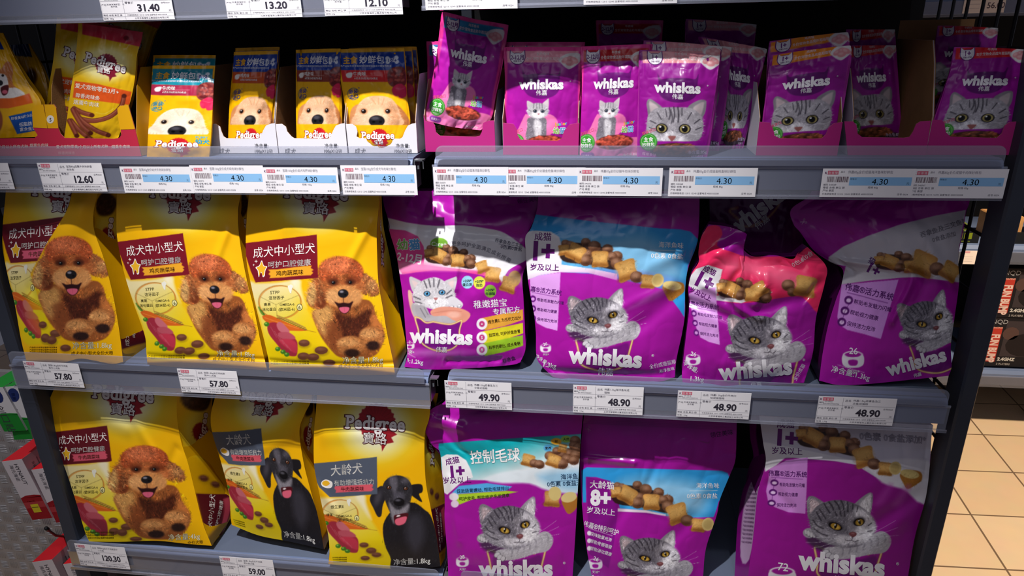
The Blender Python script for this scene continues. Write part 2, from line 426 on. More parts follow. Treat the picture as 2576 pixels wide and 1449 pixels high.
def grid_quads(nv, nu, base=0):
    i = np.arange(nv-1)[:, None]*nu+np.arange(nu-1)[None]; i = i.ravel()+base
    return np.stack([i, i+1, i+nu+1, i+nu], 1)
def sheet(name, S, art, m, parent, vr=(0, 1), ur=(0, 1), rows=None, label=None, lift=.0001):
    """printed film sheet S with its artwork; rows=(a,b) keeps only part of its height"""
    nv, nu = S.nv, S.nu; r0, r1 = rows or (0, nv)
    P = S.P[r0:r1]; V = [P.reshape(-1, 3)]; k = P.shape[0]
    if isinstance(art, Art):
        v = np.linspace(0, 1, nv)[r0:r1]*(vr[1]-vr[0])+vr[0]; u = np.linspace(0, 1, nu)*(ur[1]-ur[0])+ur[0]
        y = np.clip(v, 0, 1)*(art.nv-1); x = np.clip(u, 0, 1)*(art.nu-1); yi = np.minimum(y.astype(int), art.nv-2); xi = np.minimum(x.astype(int), art.nu-2)
        ty = (y-yi)[:, None, None]; tx = (x-xi)[None, :, None]; A = art.C
        c = (A[np.ix_(yi, xi)]*(1-tx)+A[np.ix_(yi, xi+1)]*tx)*(1-ty)+(A[np.ix_(yi+1, xi)]*(1-tx)+A[np.ix_(yi+1, xi+1)]*tx)*ty
        c = srgb_arr(c.reshape(-1, 3))
    else: c = np.tile(srgb(hexc(art)), (len(V[0]), 1))
    Cc = [c]; F = [grid_quads(k, nu)]; T3 = []; n = len(V[0])
    if isinstance(art, Art):
        vlo, vhi = r0/(nv-1), (r1-1)/(nv-1)
        for uv, T, col, la in art.D:
            u = (uv[:, 0]-ur[0])/(ur[1]-ur[0]); v = (uv[:, 1]-vr[0])/(vr[1]-vr[0])
            ok = (u > .002) & (u < .998) & (v > vlo) & (v < vhi); tk = T[ok[T].all(1)]
            if len(tk) == 0: continue
            us, inv = np.unique(tk, return_inverse=True); tk = inv.reshape(-1, 3)
            V.append(S.ev(u[us], v[us], .00011*la+lift)); Cc.append(np.tile(col, (len(us), 1))); T3.append(tk+n); n += len(us)
    if T3: F.append(np.concatenate(T3))
    return mesh_obj(name, np.concatenate(V), F, m, parent, np.concatenate(Cc), True, label=label)
def srgb_arr(c):
    a = np.clip(c/255, 0, 1); return np.where(a <= .04045, a/12.92, ((a+.055)/1.055)**2.4)
RES = 1.5     # film grid step in picture pixels
def film(L, R, B, T, y0, z0, lean, bulge, px=2.2, seed=1, crinkle=0., yx=0., folds=(), vb=None, res=None, taper=1.0):
    """front sheet: the outline stands in a plane that starts at (y0,z0) and leans back; bulge pushes it towards the aisle"""
    pt = Coons(L, R, B, T); r = res or RES
    nu = int(max(np.linalg.norm(pt.B[-1]-pt.B[0]), np.linalg.norm(pt.T[-1]-pt.T[0]))/r)+2; nv = int(np.linalg.norm(pt.L[-1]-pt.L[0])/r)+2
    u, v = np.meshgrid(np.linspace(0, 1, nu), np.linspace(0, 1, nv)); XY = pt(u, v)
    x0 = at(*pt.B[len(pt.B)//2], 1, y0)[0]
    P = hit(XY, (-yx, 1, -lean), y0-lean*z0-yx*x0)
    h = bulge*(1-abs(2*u-1)**px)*(sstep(v/.22+.25) if vb is None else sstep(v/vb))*(1-sstep((v-.72)/.28)*.85*taper)
    h = h+.0022*(vnoise(nv, nu, 5, 4, seed, 2)-.5)
    if crinkle:
        a = vnoise(nv, nu, 4, 3, seed+3, 2); b = vnoise(nv, nu, 3, 8, seed+5, 2); c = vnoise(nv, nu, 11, 9, seed+7, 2)
        w = .4+.6*sstep((v-.5)/.35)+.5*(1-sstep(v/.15)); f = lambda q: np.sqrt((q-.5)**2+.0004)
        h = h+crinkle*w*(.016*f(a)+.011*f(b)+.006*f(c)-.006)
    for (a, b, wdt, dep) in folds:
        (ua, va), (ub, vb_) = a, b; dx, dy = ub-ua, vb_-va; l = dx*dx+dy*dy; t = np.clip(((u-ua)*dx+(v-va)*dy)/l, 0, 1)
        d = np.hypot(u-ua-t*dx, v-va-t*dy); h = h+dep*np.exp(-(d/wdt)**2)
    rr = rays(XY); rr = rr/np.linalg.norm(rr, axis=-1, keepdims=True)
    P = P-rr*h[..., None]
    return Surf(P)
def bagbody(S, thick, m, parent, color, name='back_panel', floor=None):
    """coarse back and sides closing the film bag behind its front sheet"""
    nv, nu = 14, 10
    iy = np.linspace(0, S.nv-1, nv).astype(int); ix = np.linspace(0, S.nu-1, nu).astype(int); F0 = S.P[np.ix_(iy, ix)].copy()
    v = np.linspace(0, 1, nv)[:, None, None]; u = np.linspace(-1, 1, nu)[None, :, None]
    t = thick*(1-sstep((v-.35)/.65)*.8)
    Bk = F0.copy(); Bk[..., 1:2] += t*np.ones_like(u)+.0; c = Bk[:, :, 0:1].mean(1, keepdims=True); Bk[..., 0:1] += (c-Bk[..., 0:1])*.04
    Bk[..., 1] = np.minimum(np.maximum(Bk[..., 1], F0[..., 1].mean(1, keepdims=True)+t[..., 0]*.8), .44)
    V = [F0.reshape(-1, 3), Bk.reshape(-1, 3)]; n = nv*nu
    q = grid_quads(nv, nu, n); F = [q]
    ring = [(i, 0) for i in range(nv)]+[(nv-1, j) for j in range(1, nu)]+[(i, nu-1) for i in range(nv-2, -1, -1)]+[(0, j) for j in range(nu-2, 0, -1)]
    a = np.array([i*nu+j for i, j in ring]); b = np.roll(a, -1)
    F.append(np.stack([a, b, b+n, a+n], 1))
    V = np.concatenate(V)
    V[:n, 1] += .0006
    if floor is not None: V[n:, 2] = np.maximum(V[n:, 2], floor+.0004)
    mesh_obj(name, V, F, m, parent, np.tile(srgb(hexc(color)), (len(V), 1)), True)
    return Bk
def gusset(S, side, outer, depth, art, m, parent, name='side_gusset', sink=.006, seed=3):
    """side sheet between an edge of S and the outline `outer` that lies `depth` further back"""
    E = S.P[:, -1 if side > 0 else 0]; r = RES*1.3
    nv = S.nv//2; nu = max(14, int(45/r)); iy = np.linspace(0, S.nv-1, nv).astype(int); A = E[iy]
    O = crom(outer, nv); dv = np.interp(np.linspace(0, 1, nv), np.linspace(0, 1, len(depth)), depth)
    rr = rays(O); t = (A[:, 1]+dv-CAM[1])/rr[:, 1]; Bp = CAM+rr*t[:, None]
    w = np.linspace(0, 1, nu)[None, :, None]; P = A[:, None]*(1-w)+Bp[:, None]*w
    P[..., 0] -= side*sink*np.sin(np.pi*w[..., 0])*(np.linspace(0, 1, nv)[:, None])
    P[..., 1] += .004*(vnoise(nv, nu, 6, 2, seed, 2)-.5)*np.sin(np.pi*w[..., 0])
    if side < 0: P = P[:, ::-1]
    G = Surf(P.copy()); sheet(name, G, art, m, parent); return G
# ------------------------------------------------------------------ the setting
ZF = -.92
def floor_mat():
    M = bpy.data.materials.new('square_floor_tiles'); M.use_nodes = True; nt = M.node_tree; b = nt.nodes['Principled BSDF']
    tc = nt.nodes.new('ShaderNodeTexCoord'); br = nt.nodes.new('ShaderNodeTexBrick')
    cb = nt.nodes.new('ShaderNodeCombineXYZ')
    for k, vec, off in ((0, (1, -.067, 0), -.028+.0018), (1, (-.03, 1, 0), -.1592+.0018)):
        dt = nt.nodes.new('ShaderNodeVectorMath'); dt.operation = 'DOT_PRODUCT'; dt.inputs[1].default_value = vec; ad = nt.nodes.new('ShaderNodeMath'); ad.inputs[1].default_value = off
        nt.links.new(tc.outputs['Object'], dt.inputs[0]); nt.links.new(dt.outputs['Value'], ad.inputs[0]); nt.links.new(ad.outputs[0], cb.inputs[k])
    br.offset = 0; br.inputs['Scale'].default_value = 1; br.inputs['Brick Width'].default_value = TILE_W; br.inputs['Row Height'].default_value = TILE_H
    br.inputs['Mortar Size'].default_value = .0035; br.inputs['Mortar Smooth'].default_value = .2
    br.inputs['Color1'].default_value = (*srgb((226, 196, 160)), 1); br.inputs['Color2'].default_value = (*srgb((220, 188, 150)), 1); br.inputs['Mortar'].default_value = (*srgb((120, 96, 74)), 1)
    nz = nt.nodes.new('ShaderNodeTexNoise'); nz.inputs['Scale'].default_value = 14; mx = nt.nodes.new('ShaderNodeMixRGB'); mx.blend_type = 'MULTIPLY'; mx.inputs[0].default_value = .12
    nt.links.new(cb.outputs[0], br.inputs['Vector']); nt.links.new(tc.outputs['Object'], nz.inputs['Vector'])
    nt.links.new(br.outputs['Color'], mx.inputs[1]); nt.links.new(nz.outputs['Color'], mx.inputs[2]); nt.links.new(mx.outputs[0], b.inputs['Base Color'])
    b.inputs['Roughness'].default_value = .38
    bp = nt.nodes.new('ShaderNodeBump'); bp.inputs['Strength'].default_value = .4; bp.inputs['Distance'].default_value = .002; bp.invert = True
    nt.links.new(br.outputs['Fac'], bp.inputs['Height']); nt.links.new(bp.outputs[0], b.inputs['Normal'])
    return M
TILE_W, TILE_H = .252, .2588
MT['floor'] = floor_mat()
MB().box((-3, -2.5, ZF-.05), (4.5, 3.2, ZF)).build('floor', 'floor', kind='structure')
MT['wall'] = mat('dim_store_wall', (70, 68, 72), rough=.9, noise=.1)
MB().box((-3, 3.1, ZF), (4.5, 3.2, 2.4)).build('wall_back', 'wall', kind='structure')

# ------------------------------------------------------------------ shelving
G = 'steel gondola shelves with clear price holders'
def shelf(z0, x0, x1, label, right_clip=False, left_clip=False):
    r = empty('gondola_shelf', ((x0+x1)/2, .2, z0), label, 'shelf', G)
    zt = z0+.062
    d = MB().box((x0+.004, .004, zt-.016), (x1-.004, .45, zt)); 
    for k in range(12):
        xx = x0+.04+(x1-x0-.08)*k/11; d.box((xx-.012, .12, zt), (xx-.009, .4, zt+.0006))
    d.build('deck', 'deck_steel', r)
    pr = [(-.0005, z0+.013), (-.0045, z0+.014), (-.0045, z0+.046), (-.003, z0+.054), (.001, z0+.0595), (.008, zt+.0004), (.018, zt+.0004), (.018, zt-.004), (.0, z0+.05)]
    MB().prism([(a, b) for a, b in pr], 0, x0+.003, x1-.003).build('front_lip', 'steel_blue', r)
    r2 = empty('price_holder', ((x0+x1)/2, -.01, z0), 'clear price strip on the '+label.replace('grey ', '').replace(' with price tags', ' tagged'), 'label strip', 'clear plastic price strips with a raised lip')
    # clear price holder: flat channel with a foot that curls forward, open below the steel face
    h = MB()
    pf = [(-.0058, z0+.052), (-.0070, z0+.0525), (-.0072, z0+.005), (-.011, z0+.004), (-.0112, z0+.0075), (-.0124, z0+.0075), (-.0126, z0+.0005), (-.0060, z0)]
    h.prism(pf, 0, x0, x1)
    h.prism([(-.0072, z0+.047), (-.0086, z0+.0485), (-.0086, z0+.0515), (-.0070, z0+.0525)], 0, x0, x1)
    h.build('label_channel', 'clear', r2)
    rc = .012; zr = z0+.0845
    out = [(x0+.008, z0+.053), (x1-.008, z0+.053)]+[(x1-.008-rc*(1-math.cos(a)), zr-rc+rc*math.sin(a)) for a in np.linspace(0, math.pi/2, 6)]+[(x0+.008+rc-rc*math.cos(a), zr-rc+rc*math.sin(a)) for a in np.linspace(math.pi/2, 0, 6)]
    MB().prism(out, 1, -.0108, -.0096).build('riser_strip', 'clear_riser', r2)
    def clip(xc, sgn):
        c = MB(); c.box((xc, -.004, z0+.012), (xc+sgn*.0016, .03, z0+.058)); c.box((xc, -.002, z0+.058), (xc+sgn*.016, .012, z0+.0605))
        c.box((xc+sgn*.0145, -.002, z0+.045), (xc+sgn*.016, -.0005, z0+.0605)); c.tube([(xc+sgn*.007, -.003, z0+.051), (xc+sgn*.0075, -.0045, z0+.045)], .0018, 8)
        c.build('end_clip', 'clip', r)
    if right_clip: clip(x1, 1)
    if left_clip: clip(x0-.003, -1)
    return r
XL0, XL1, XR0, XR1 = -.888, 0.0, .032, .922
shelf(.699, XL0, XL1, 'grey shelf across the top left with price tags 31.40 and 13.20', True)
shelf(.704, XR0, XR1, 'grey shelf along the top right above the cat food pouches')
shelf(.412, XL0, XL1, 'grey shelf carrying the dog food pouches and trays', True)
shelf(.413, XR0, XR1, 'grey shelf carrying the purple cat food pouches and trays')
shelf(-.003, XL0, XL1, 'grey shelf carrying the three tall yellow poodle bags', True)
shelf(.000, XR0, XR1, 'grey shelf carrying four big purple cat food bags', False)
shelf(-.481, XL0, XL1, 'lowest grey shelf with labrador and poodle dog food bags', True)
shelf(-.478, XR0, XR1, 'lowest grey shelf under the big purple cat food bags')

def upright(x0, x1, label):
    p = [(x0+.003, .012), (x1-.003, .012), (x1, .016), (x1, .062), (x0, .062), (x0, .016)]
    r = empty('shelf_upright', ((x0+x1)/2, .04, ZF), label, 'post')
    MB().prism(p, 2, ZF, 1.15).build('post', 'steel_dark', r)
upright(-.9085, -.872, 'dark steel upright at the left end beside the hanging boxes')
upright(.944, .972, 'dark steel upright at the right end beside the tiled floor')
b = empty('gondola_rack', (0, .47, ZF), 'black back frame behind the pet food shelves', 'rack')
MB().box((XL0, .455, ZF), (.949, .475, 1.15)).build('back_sheet', 'back_black', b)

MB().box((.005, .436, ZF), (.027, .455, 1.15)).build('middle_post', 'steel_dark', b)

def side_grid(x, label):
    r = empty('wire_side_panel', (x, .25, ZF), label, 'panel', )
    v = MB(); h = MB()
    for y in np.arange(.075, .45, .055): v.tube([(x, y, ZF+.02), (x, y, 1.12)], .003, 6)
    for z in np.arange(ZF+.05, 1.12, .1): h.tube([(x+.003, .062, z), (x+.003, .45, z)], .003, 6)
    v.build('upright_wires', 'black_wire', r); h.build('cross_wires', 'black_wire', r)
side_grid(.957, 'black wire grid side panel at the right end')
side_grid(-.890, 'black wire grid side panel at the left end')

# ------------------------------------------------------------------ price tags
def flat_text(acc, st, x, y, size, col, bold=0, align='l', sx=1.0):
    V, T = layout(st, size, bold, 0, sx, 0, align)
    if len(V): acc.append((V+[x, y], T, srgb(hexc(col)), 1))
def card(name, o, ex, ez, nrm, w, h, parts, m, parent=None, base='f3f1f5', th=.0004, **tags):
    """thin printed card: origin o (bottom left), unit axes ex, ez, printing in card units"""
    o, ex, ez, nrm = [np.array(a, float) for a in (o, ex, ez, nrm)]
    V = []; C = []; F3 = []; F4 = []; n = 0
    def add(P2, T, c, off):
        nonlocal n
        P2 = np.asarray(P2, float); V.append(o+P2[:, 0:1]*ex+P2[:, 1:2]*ez+nrm*off); C.append(np.tile(c, (len(P2), 1))); F3.append(np.asarray(T)+n); n += len(P2)
    c = srgb(hexc(base)); q = [(0, 0), (w, 0), (w, h), (0, h)]
    bx = np.array([o+a*ex+b_*ez+nrm*d for d in (0, -th) for a, b_ in q])
    V.append(bx); C.append(np.tile(c, (8, 1))); n = 8
    F4 = np.array([(0, 1, 2, 3), (7, 6, 5, 4), (0, 4, 5, 1), (1, 5, 6, 2), (2, 6, 7, 3), (3, 7, 4, 0)])
    for P2, T, col, la in parts: add(P2, T, col, .00012*la)
    ob = mesh_obj(name, np.concatenate(V), [F4]+([np.concatenate(F3)] if F3 else []), m, parent, np.concatenate(C), False)
    return tag(ob, **tags) if tags else ob
def frect(acc, x0, y0, x1, y1, col, la=1): acc.append(([(x0, y0), (x1, y0), (x1, y1), (x0, y1)], [(0, 1, 2), (0, 2, 3)], srgb(hexc(col)), la))
INK, RED = '4a4658', 'd8637c'
def logo_red(a, x, y, s):
    frect(a, x+.9*s, y-.12*s, x+4.2*s, y+1.12*s, RED)
    for k, ch in enumerate('京客隆'): 
        V, T = layout(ch, .92*s, .02, align='c'); a.append((V+[x+1.45*s+k*1.05*s, y+.13*s], T, srgb((245, 225, 230)), 2))
    flat_text(a, 'K', x, y+.05*s, 1.1*s, '6a3a66', .03)
PTN = [0]
def price_tag(x, yt, x2, yb, price, kind, title, g, lab, no='', slope=0.0, kg='1.8kg', tilt=0):
    """x,yt top left and x2,yb bottom right picture points; the tag hangs in the holder's plane"""
    Y = -.0132-.0007*(PTN[0] % 2); PTN[0] += 1
    a = at(x, yb-(x2-x)*slope, 1, Y); b = at(x2, yb, 1, Y); c = at(x, yt, 1, Y)
    w = float(np.linalg.norm(b-a)); h = float(c[2]-a[2]); ex = (b-a)/w; ez = np.array([0, 0, 1.0]); P = []
    u = w/157 if kind == 'A' else w/205; v = h/72
    T = lambda st, x_, y_, s, col=INK, bold=0, al='l', sx=1.0: flat_text(P, st, x_*u, y_*v, s*v, col, bold, al, sx*u/v if al else 1)
    if kind == 'A':
        frect(P, 1*u, 49*v, 156*u, 49.6*v, '8a8694'); frect(P, 1*u, 18*v, 156*u, 18.6*v, '8a8694'); frect(P, 1*u, 9*v, 156*u, 9.5*v, '8a8694'); frect(P, 50*u, 2*v, 50.6*u, 70*v, '8a8694')
        frect(P, 1*u, 2*v, 1.5*u, 70*v, 'a8a4b0')
        logo_red(P, 3*u, 61.5*v, 6.6*u)
        T('编码', 2, 54, 5); T('671'+no, 13, 56.5, 4.6); T('6914973700'+no, 11, 51, 4.6)
        T('产地', 2, 38, 5.5); T('天津滨海新区、北', 14, 39, 4.9); T('京怀柔', 22, 33.5, 4.9)
        T('等级 合格 单位 袋', 2, 11.2, 5.3); T('规格 '+kg, 2, 2.8, 5)
        T('品名', 54, 60, 6.4)
        T(title[:12], 70, 61, 6.2, sx=.98); T(title[12:], 70, 53, 6.2)
        T('零售价', 54, 42, 6.6); T('店号0024', 133, 41, 4.8)
        T(price, 104, 22.5, 25, '35323f', .035, 'c', .88); T('元', 147, 21, 6)
        T('价格举报电话 12315 12345 监督电话 4000105508', 55, 11.5, 4.1); T('北京京客隆商业集团股份有限公司', 70, 3, 5)
    else:
        logo_red(P, 5*u, 58*v, 7.2*u)
        T('品名', 40, 62, 5, '9a96a4'); T(title, 56, 60.5, 8, '85818f', sx=.86)
        T('品', 40, 62, 5, '9a96a4')
        R = np.random.RandomState(sum(map(ord, title)))
        xx = 12
        while xx < 58:
            ww = R.choice([.8, 1.3, 2.0]); frect(P, xx*u, 38*v, (xx+ww)*u, 52*v, '6b5560'); xx += ww+R.choice([.8, 1.2, 1.8])
        frect(P, 62*u, 30*v, 199*u, 51*v, '8fc3f0')
        T('零售价', 63, 44, 5, '5a84b4'); T(price, 130, 32.5, 21, '2f4a78', 0, 'c', 1.0); T('元', 188, 33, 7, '5a84b4')
        T('编码 540'+no, 5, 29.5, 5.5); T('规格 '+kg, 105, 23, 6); T('等级 合格 单位 袋', 5, 22, 6.2); T('产地 泰国', 5, 14.5, 6)
        T('价格举报电话 12315 12345 监督电话 4000105508', 5, 6, 5.4); T('店号 0024', 172, 6, 5.6)
    card('price_tag', a, ex, ez, (0, -1, 0), w, h, P, 'paper', label=lab, cat='price tag', group=g)
GA, GB = 'white price tags with bold black prices', 'white price tags with a blue price strip'
TA = [(261, -19, 440, 48.5, '31.40', '宝路180g全价犬粮', 'price tag reading 31.40 at the top left', '022', -.02, '180g'),
      (573, -25, 761, 42.5, '13.20', '宝路75g犬零食盒', 'price tag reading 13.20 cut by the top edge of the picture', '301', -.02, '75g'),
      (818, -31, 1014, 36, '12.10', '宝路60g犬零食袋', 'price tag reading 12.10 at the right end of the top left edge', '118', -.02, '60g'),
      (-120, 411, 37.5, 476, '12.60', '宝路80g鸡肉味鲜香肉味脯', 'price tag cut off by the picture edge at far left', '255', 0, '80g'),
      (111, 410, 270.5, 482, '12.60', '宝路80g烟熏牛肉味鲜香肉味条', 'price tag reading 12.60 under the meat stick tray', '2561', .008, '80g'),
      (75, 909, 213, 975.5, '57.80', '宝路1.8kg全价牛肉蔬菜中小犬粮', 'price tag reading 57.80 under the leftmost poodle bag', '0604', .055, '1.8kg'),
      (457.5, 928, 605.5, 993.5, '57.80', '宝路1.8kg全价鸡肉蔬菜中小犬粮', 'price tag reading 57.80 under the second poodle bag', '0453', .05, '1.8kg'),
      (203, 1368.5, 328, 1432.5, '120.30', '宝路4kg全价牛肉蔬菜中小犬粮', 'price tag reading 120.30 under the 4kg poodle bag', '0888', .09, '4kg'),
      (563, 1400, 696, 1466, '59.00', '宝路1.8kg全价牛肉蔬菜大龄犬粮', 'price tag reading 59.00 at the bottom edge', '0712', .08, '1.8kg'),
      (1122, 957, 1288, 1032, '49.90', '伟嘉1.2kg吞拿鱼及三文鱼幼猫粮', 'price tag reading 49.90 below the kitten food bag', '1505', .045, '1.2kg'),
      (1441, 968, 1616, 1045, '48.90', '伟嘉1.3kg海洋鱼味成猫粮', 'price tag reading 48.90, first of three from the left', '0871', .045, '1.3kg'),
      (1701, 982, 1883, 1055.5, '48.90', '伟嘉1.3kg全价牛肉口味成猫猫粮', 'price tag reading 48.90, middle one of three', '0918', .045, '1.3kg'),
      (2050, 996, 2244, 1071, '48.90', '伟嘉1.3kg吞拿鱼及三文鱼成猫粮', 'price tag reading 48.90, nearest the right upright', '0956', .042, '1.3kg')]
for x, yt, x2, yb, p, t, l, no, sl, kg in TA: price_tag(x, yt, x2, yb, p, 'A', t, GA, l, no, sl, kg)
TB = [(314.5, 419, 490, 486, '宝路85g全价幼犬牛肉味妙鲜包', 'blue strip price tag below the puppy pouches', '573', '85g'),
      (488.5, 416, 671, 486.5, '宝路100g全价成犬鸡肉味妙鲜包', 'blue strip price tag below the first white tray', '575', '100g'),
      (668, 421, 855.5, 488, '宝路100g全价成犬鸡肝味妙鲜包', 'blue strip price tag below the middle white tray', '574', '100g'),
      (863.5, 416, 1051, 491, '宝路100g全价成犬牛肉味妙鲜包', 'crumpled blue strip price tag at the end of the left shelf', '576', '100g'),
      (1093, 420, 1280, 491.5, '伟嘉85g全价幼猫海洋鱼味妙鲜包', 'blue strip price tag at the left end of the right shelf', '571', '85g'),
      (1263, 421, 1472, 492.5, '伟嘉85g全价幼猫金枪鱼味妙鲜包', 'blue strip price tag below the pink banded kitten pouch', '570', '85g'),
      (1452, 422, 1664, 493.5, '伟嘉85g全价幼猫牛肉味妙鲜包', 'blue strip price tag below the red banded kitten pouch', '572', '85g'),
      (1680, 422, 1899.5, 495.5, '伟嘉85g全价成猫金枪鱼味妙鲜包', 'lone blue strip price tag below the leaning cat pouches', '568', '85g'),
      (2061, 424, 2292.5, 497.5, '伟嘉85g全价成猫海洋鱼味妙鲜包', 'blue strip price tag below the orange banded cat pouches', '569', '85g'),
      (2282, 425, 2522, 499.5, '伟嘉85g全价成猫牛肉味妙鲜包', 'glossy taped blue strip price tag at the right end', '567', '85g'),
      (1071, -45, 1302, 21, '伟嘉85g全价幼猫妙鲜包', 'price tag cut by the top edge, left of the right bay', '566', '85g'),
      (1468, -54, 1703, 8, '伟嘉85g全价成猫妙鲜包', 'price tag cut by the top edge, above the dark pouches', '565', '85g')]
for x, yt, x2, yb, t, l, no, kg in TB: price_tag(x, yt, x2, yb, '4.30', 'B', t, GB, l, no, .008 if yt > 0 else -.018, kg)
# ------------------------------------------------------------------ artwork pieces
YEL, PUR = 'f5b803', 'a5149c'
def away(cx, cy): return lambda x, y: math.atan2(-(y-cy), x-cx)
def const(a): return lambda x, y: math.radians(a)
def ped_word(a, cx, cy, size, ang=-3, fill='efe9e6', out='5a1420', sx=.86):
    for col, of, la in ((out, .075, 3), (fill, .032, 4)):
        x = 0; VV = []; TT = []; n = 0; need_glyphs('Pedigr', (of,)); e = of-.02
        for ch in 'Pedigree':
            v, t, adv = GLY[(ch, of)]; VV.append(v+[x, 0]); TT.append(t+n); n += len(v)
            x0, x1 = v[:, 0].min()+x, v[:, 0].max()+x; st = .11+of
            B = {'P': [(x0-.07, x0+st+.08, 0), (x0-.07, x0+.05, .62)], 'd': [(x1-st-.08, x1-.03, .66), (x1-.08, x1+.08, 0)], 'i': [(x0-.08, x1+.08, 0), (x0-.08, x0+.05, .41)], 'r': [(x0-.08, x0+st+.1, 0), (x0-.08, x0+.05, .41)], 'g': [(x1-.05, x1+.08, .41)]}.get(ch, [])
            for p0, p1, yb in B:
                VV.append(np.array([(p0-e, yb-e), (p1+e, yb-e), (p1+e, yb+.075+e), (p0-e, yb+.075+e)])); TT.append(np.array([(0, 1, 2), (0, 2, 3)])+n); n += 4
            x += adv+.035
        V = np.concatenate(VV); V[:, 0] -= x/2; V = V*size; V[:, 0] *= sx; w = math.radians(ang)
        P = np.stack([cx+V[:, 0]*math.cos(w)-V[:, 1]*math.sin(w), cy-(V[:, 0]*math.sin(w)+V[:, 1]*math.cos(w))], 1)
        a.flat(a.q(P), np.concatenate(TT), hexc(col), la)
def rosette(a, cx, cy, r, col='a01c28', tail=True):
    P = []
    for i in range(44):
        w = i*2*math.pi/44; q = r*(1.05 if i % 2 else .96); P.append((cx+q*math.cos(w), cy+q*.98*math.sin(w)))
    a.poly(P, col)
    if tail: a.poly([(cx-.55*r, cy+.7*r), (cx+.25*r, cy+1.15*r), (cx+.3*r, cy+1.62*r), (cx+.55*r, cy+1.2*r), (cx+.95*r, cy+1.12*r), (cx+.8*r, cy+.85*r), (cx+1.12*r, cy+.7*r), (cx+.7*r, cy+.3*r), (cx, cy+.2*r)], col, smooth=False)
    dk = tuple(c*.78 for c in hexc(col))
    for i in range(22):
        w = i*2*math.pi/22; a.line([(cx+.45*r*math.cos(w), cy+.45*r*math.sin(w)), (cx+.98*r*math.cos(w), cy+.98*r*math.sin(w))], r*.03, dk, .6, smooth=False)
def ped_logo(a, cx, cy, r, ang=-3, cn='寶路', glow=True):
    if glow:
        a.ell(cx, cy+.15*r, 2.35*r, 2.0*r, 'e6df50', soft=1.5*r, alpha=.75); a.ell(cx, cy+.3*r, 1.6*r, 1.5*r, 'f6f4d8', soft=1.1*r, alpha=.9)
    rosette(a, cx, cy, r)
    ped_word(a, cx-.06*r, cy+.42*r, r*1.0, ang)
    a.text(cn, cx-.1*r, cy+1.15*r, r*.66, 'efe9e6', ang, bold=.012, layer=3, out='5a1420', outw=.05)
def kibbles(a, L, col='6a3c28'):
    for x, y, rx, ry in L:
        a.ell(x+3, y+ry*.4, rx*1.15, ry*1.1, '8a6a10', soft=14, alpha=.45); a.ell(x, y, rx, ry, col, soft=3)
        a.ell(x-.15*rx, y-.35*ry, .65*rx, .4*ry, '94604a', soft=ry*.7, alpha=.7); a.line([(x-.7*rx, y+.1*ry), (x, y+.25*ry), (x+.7*rx, y)], 2, '4a2618', .6)
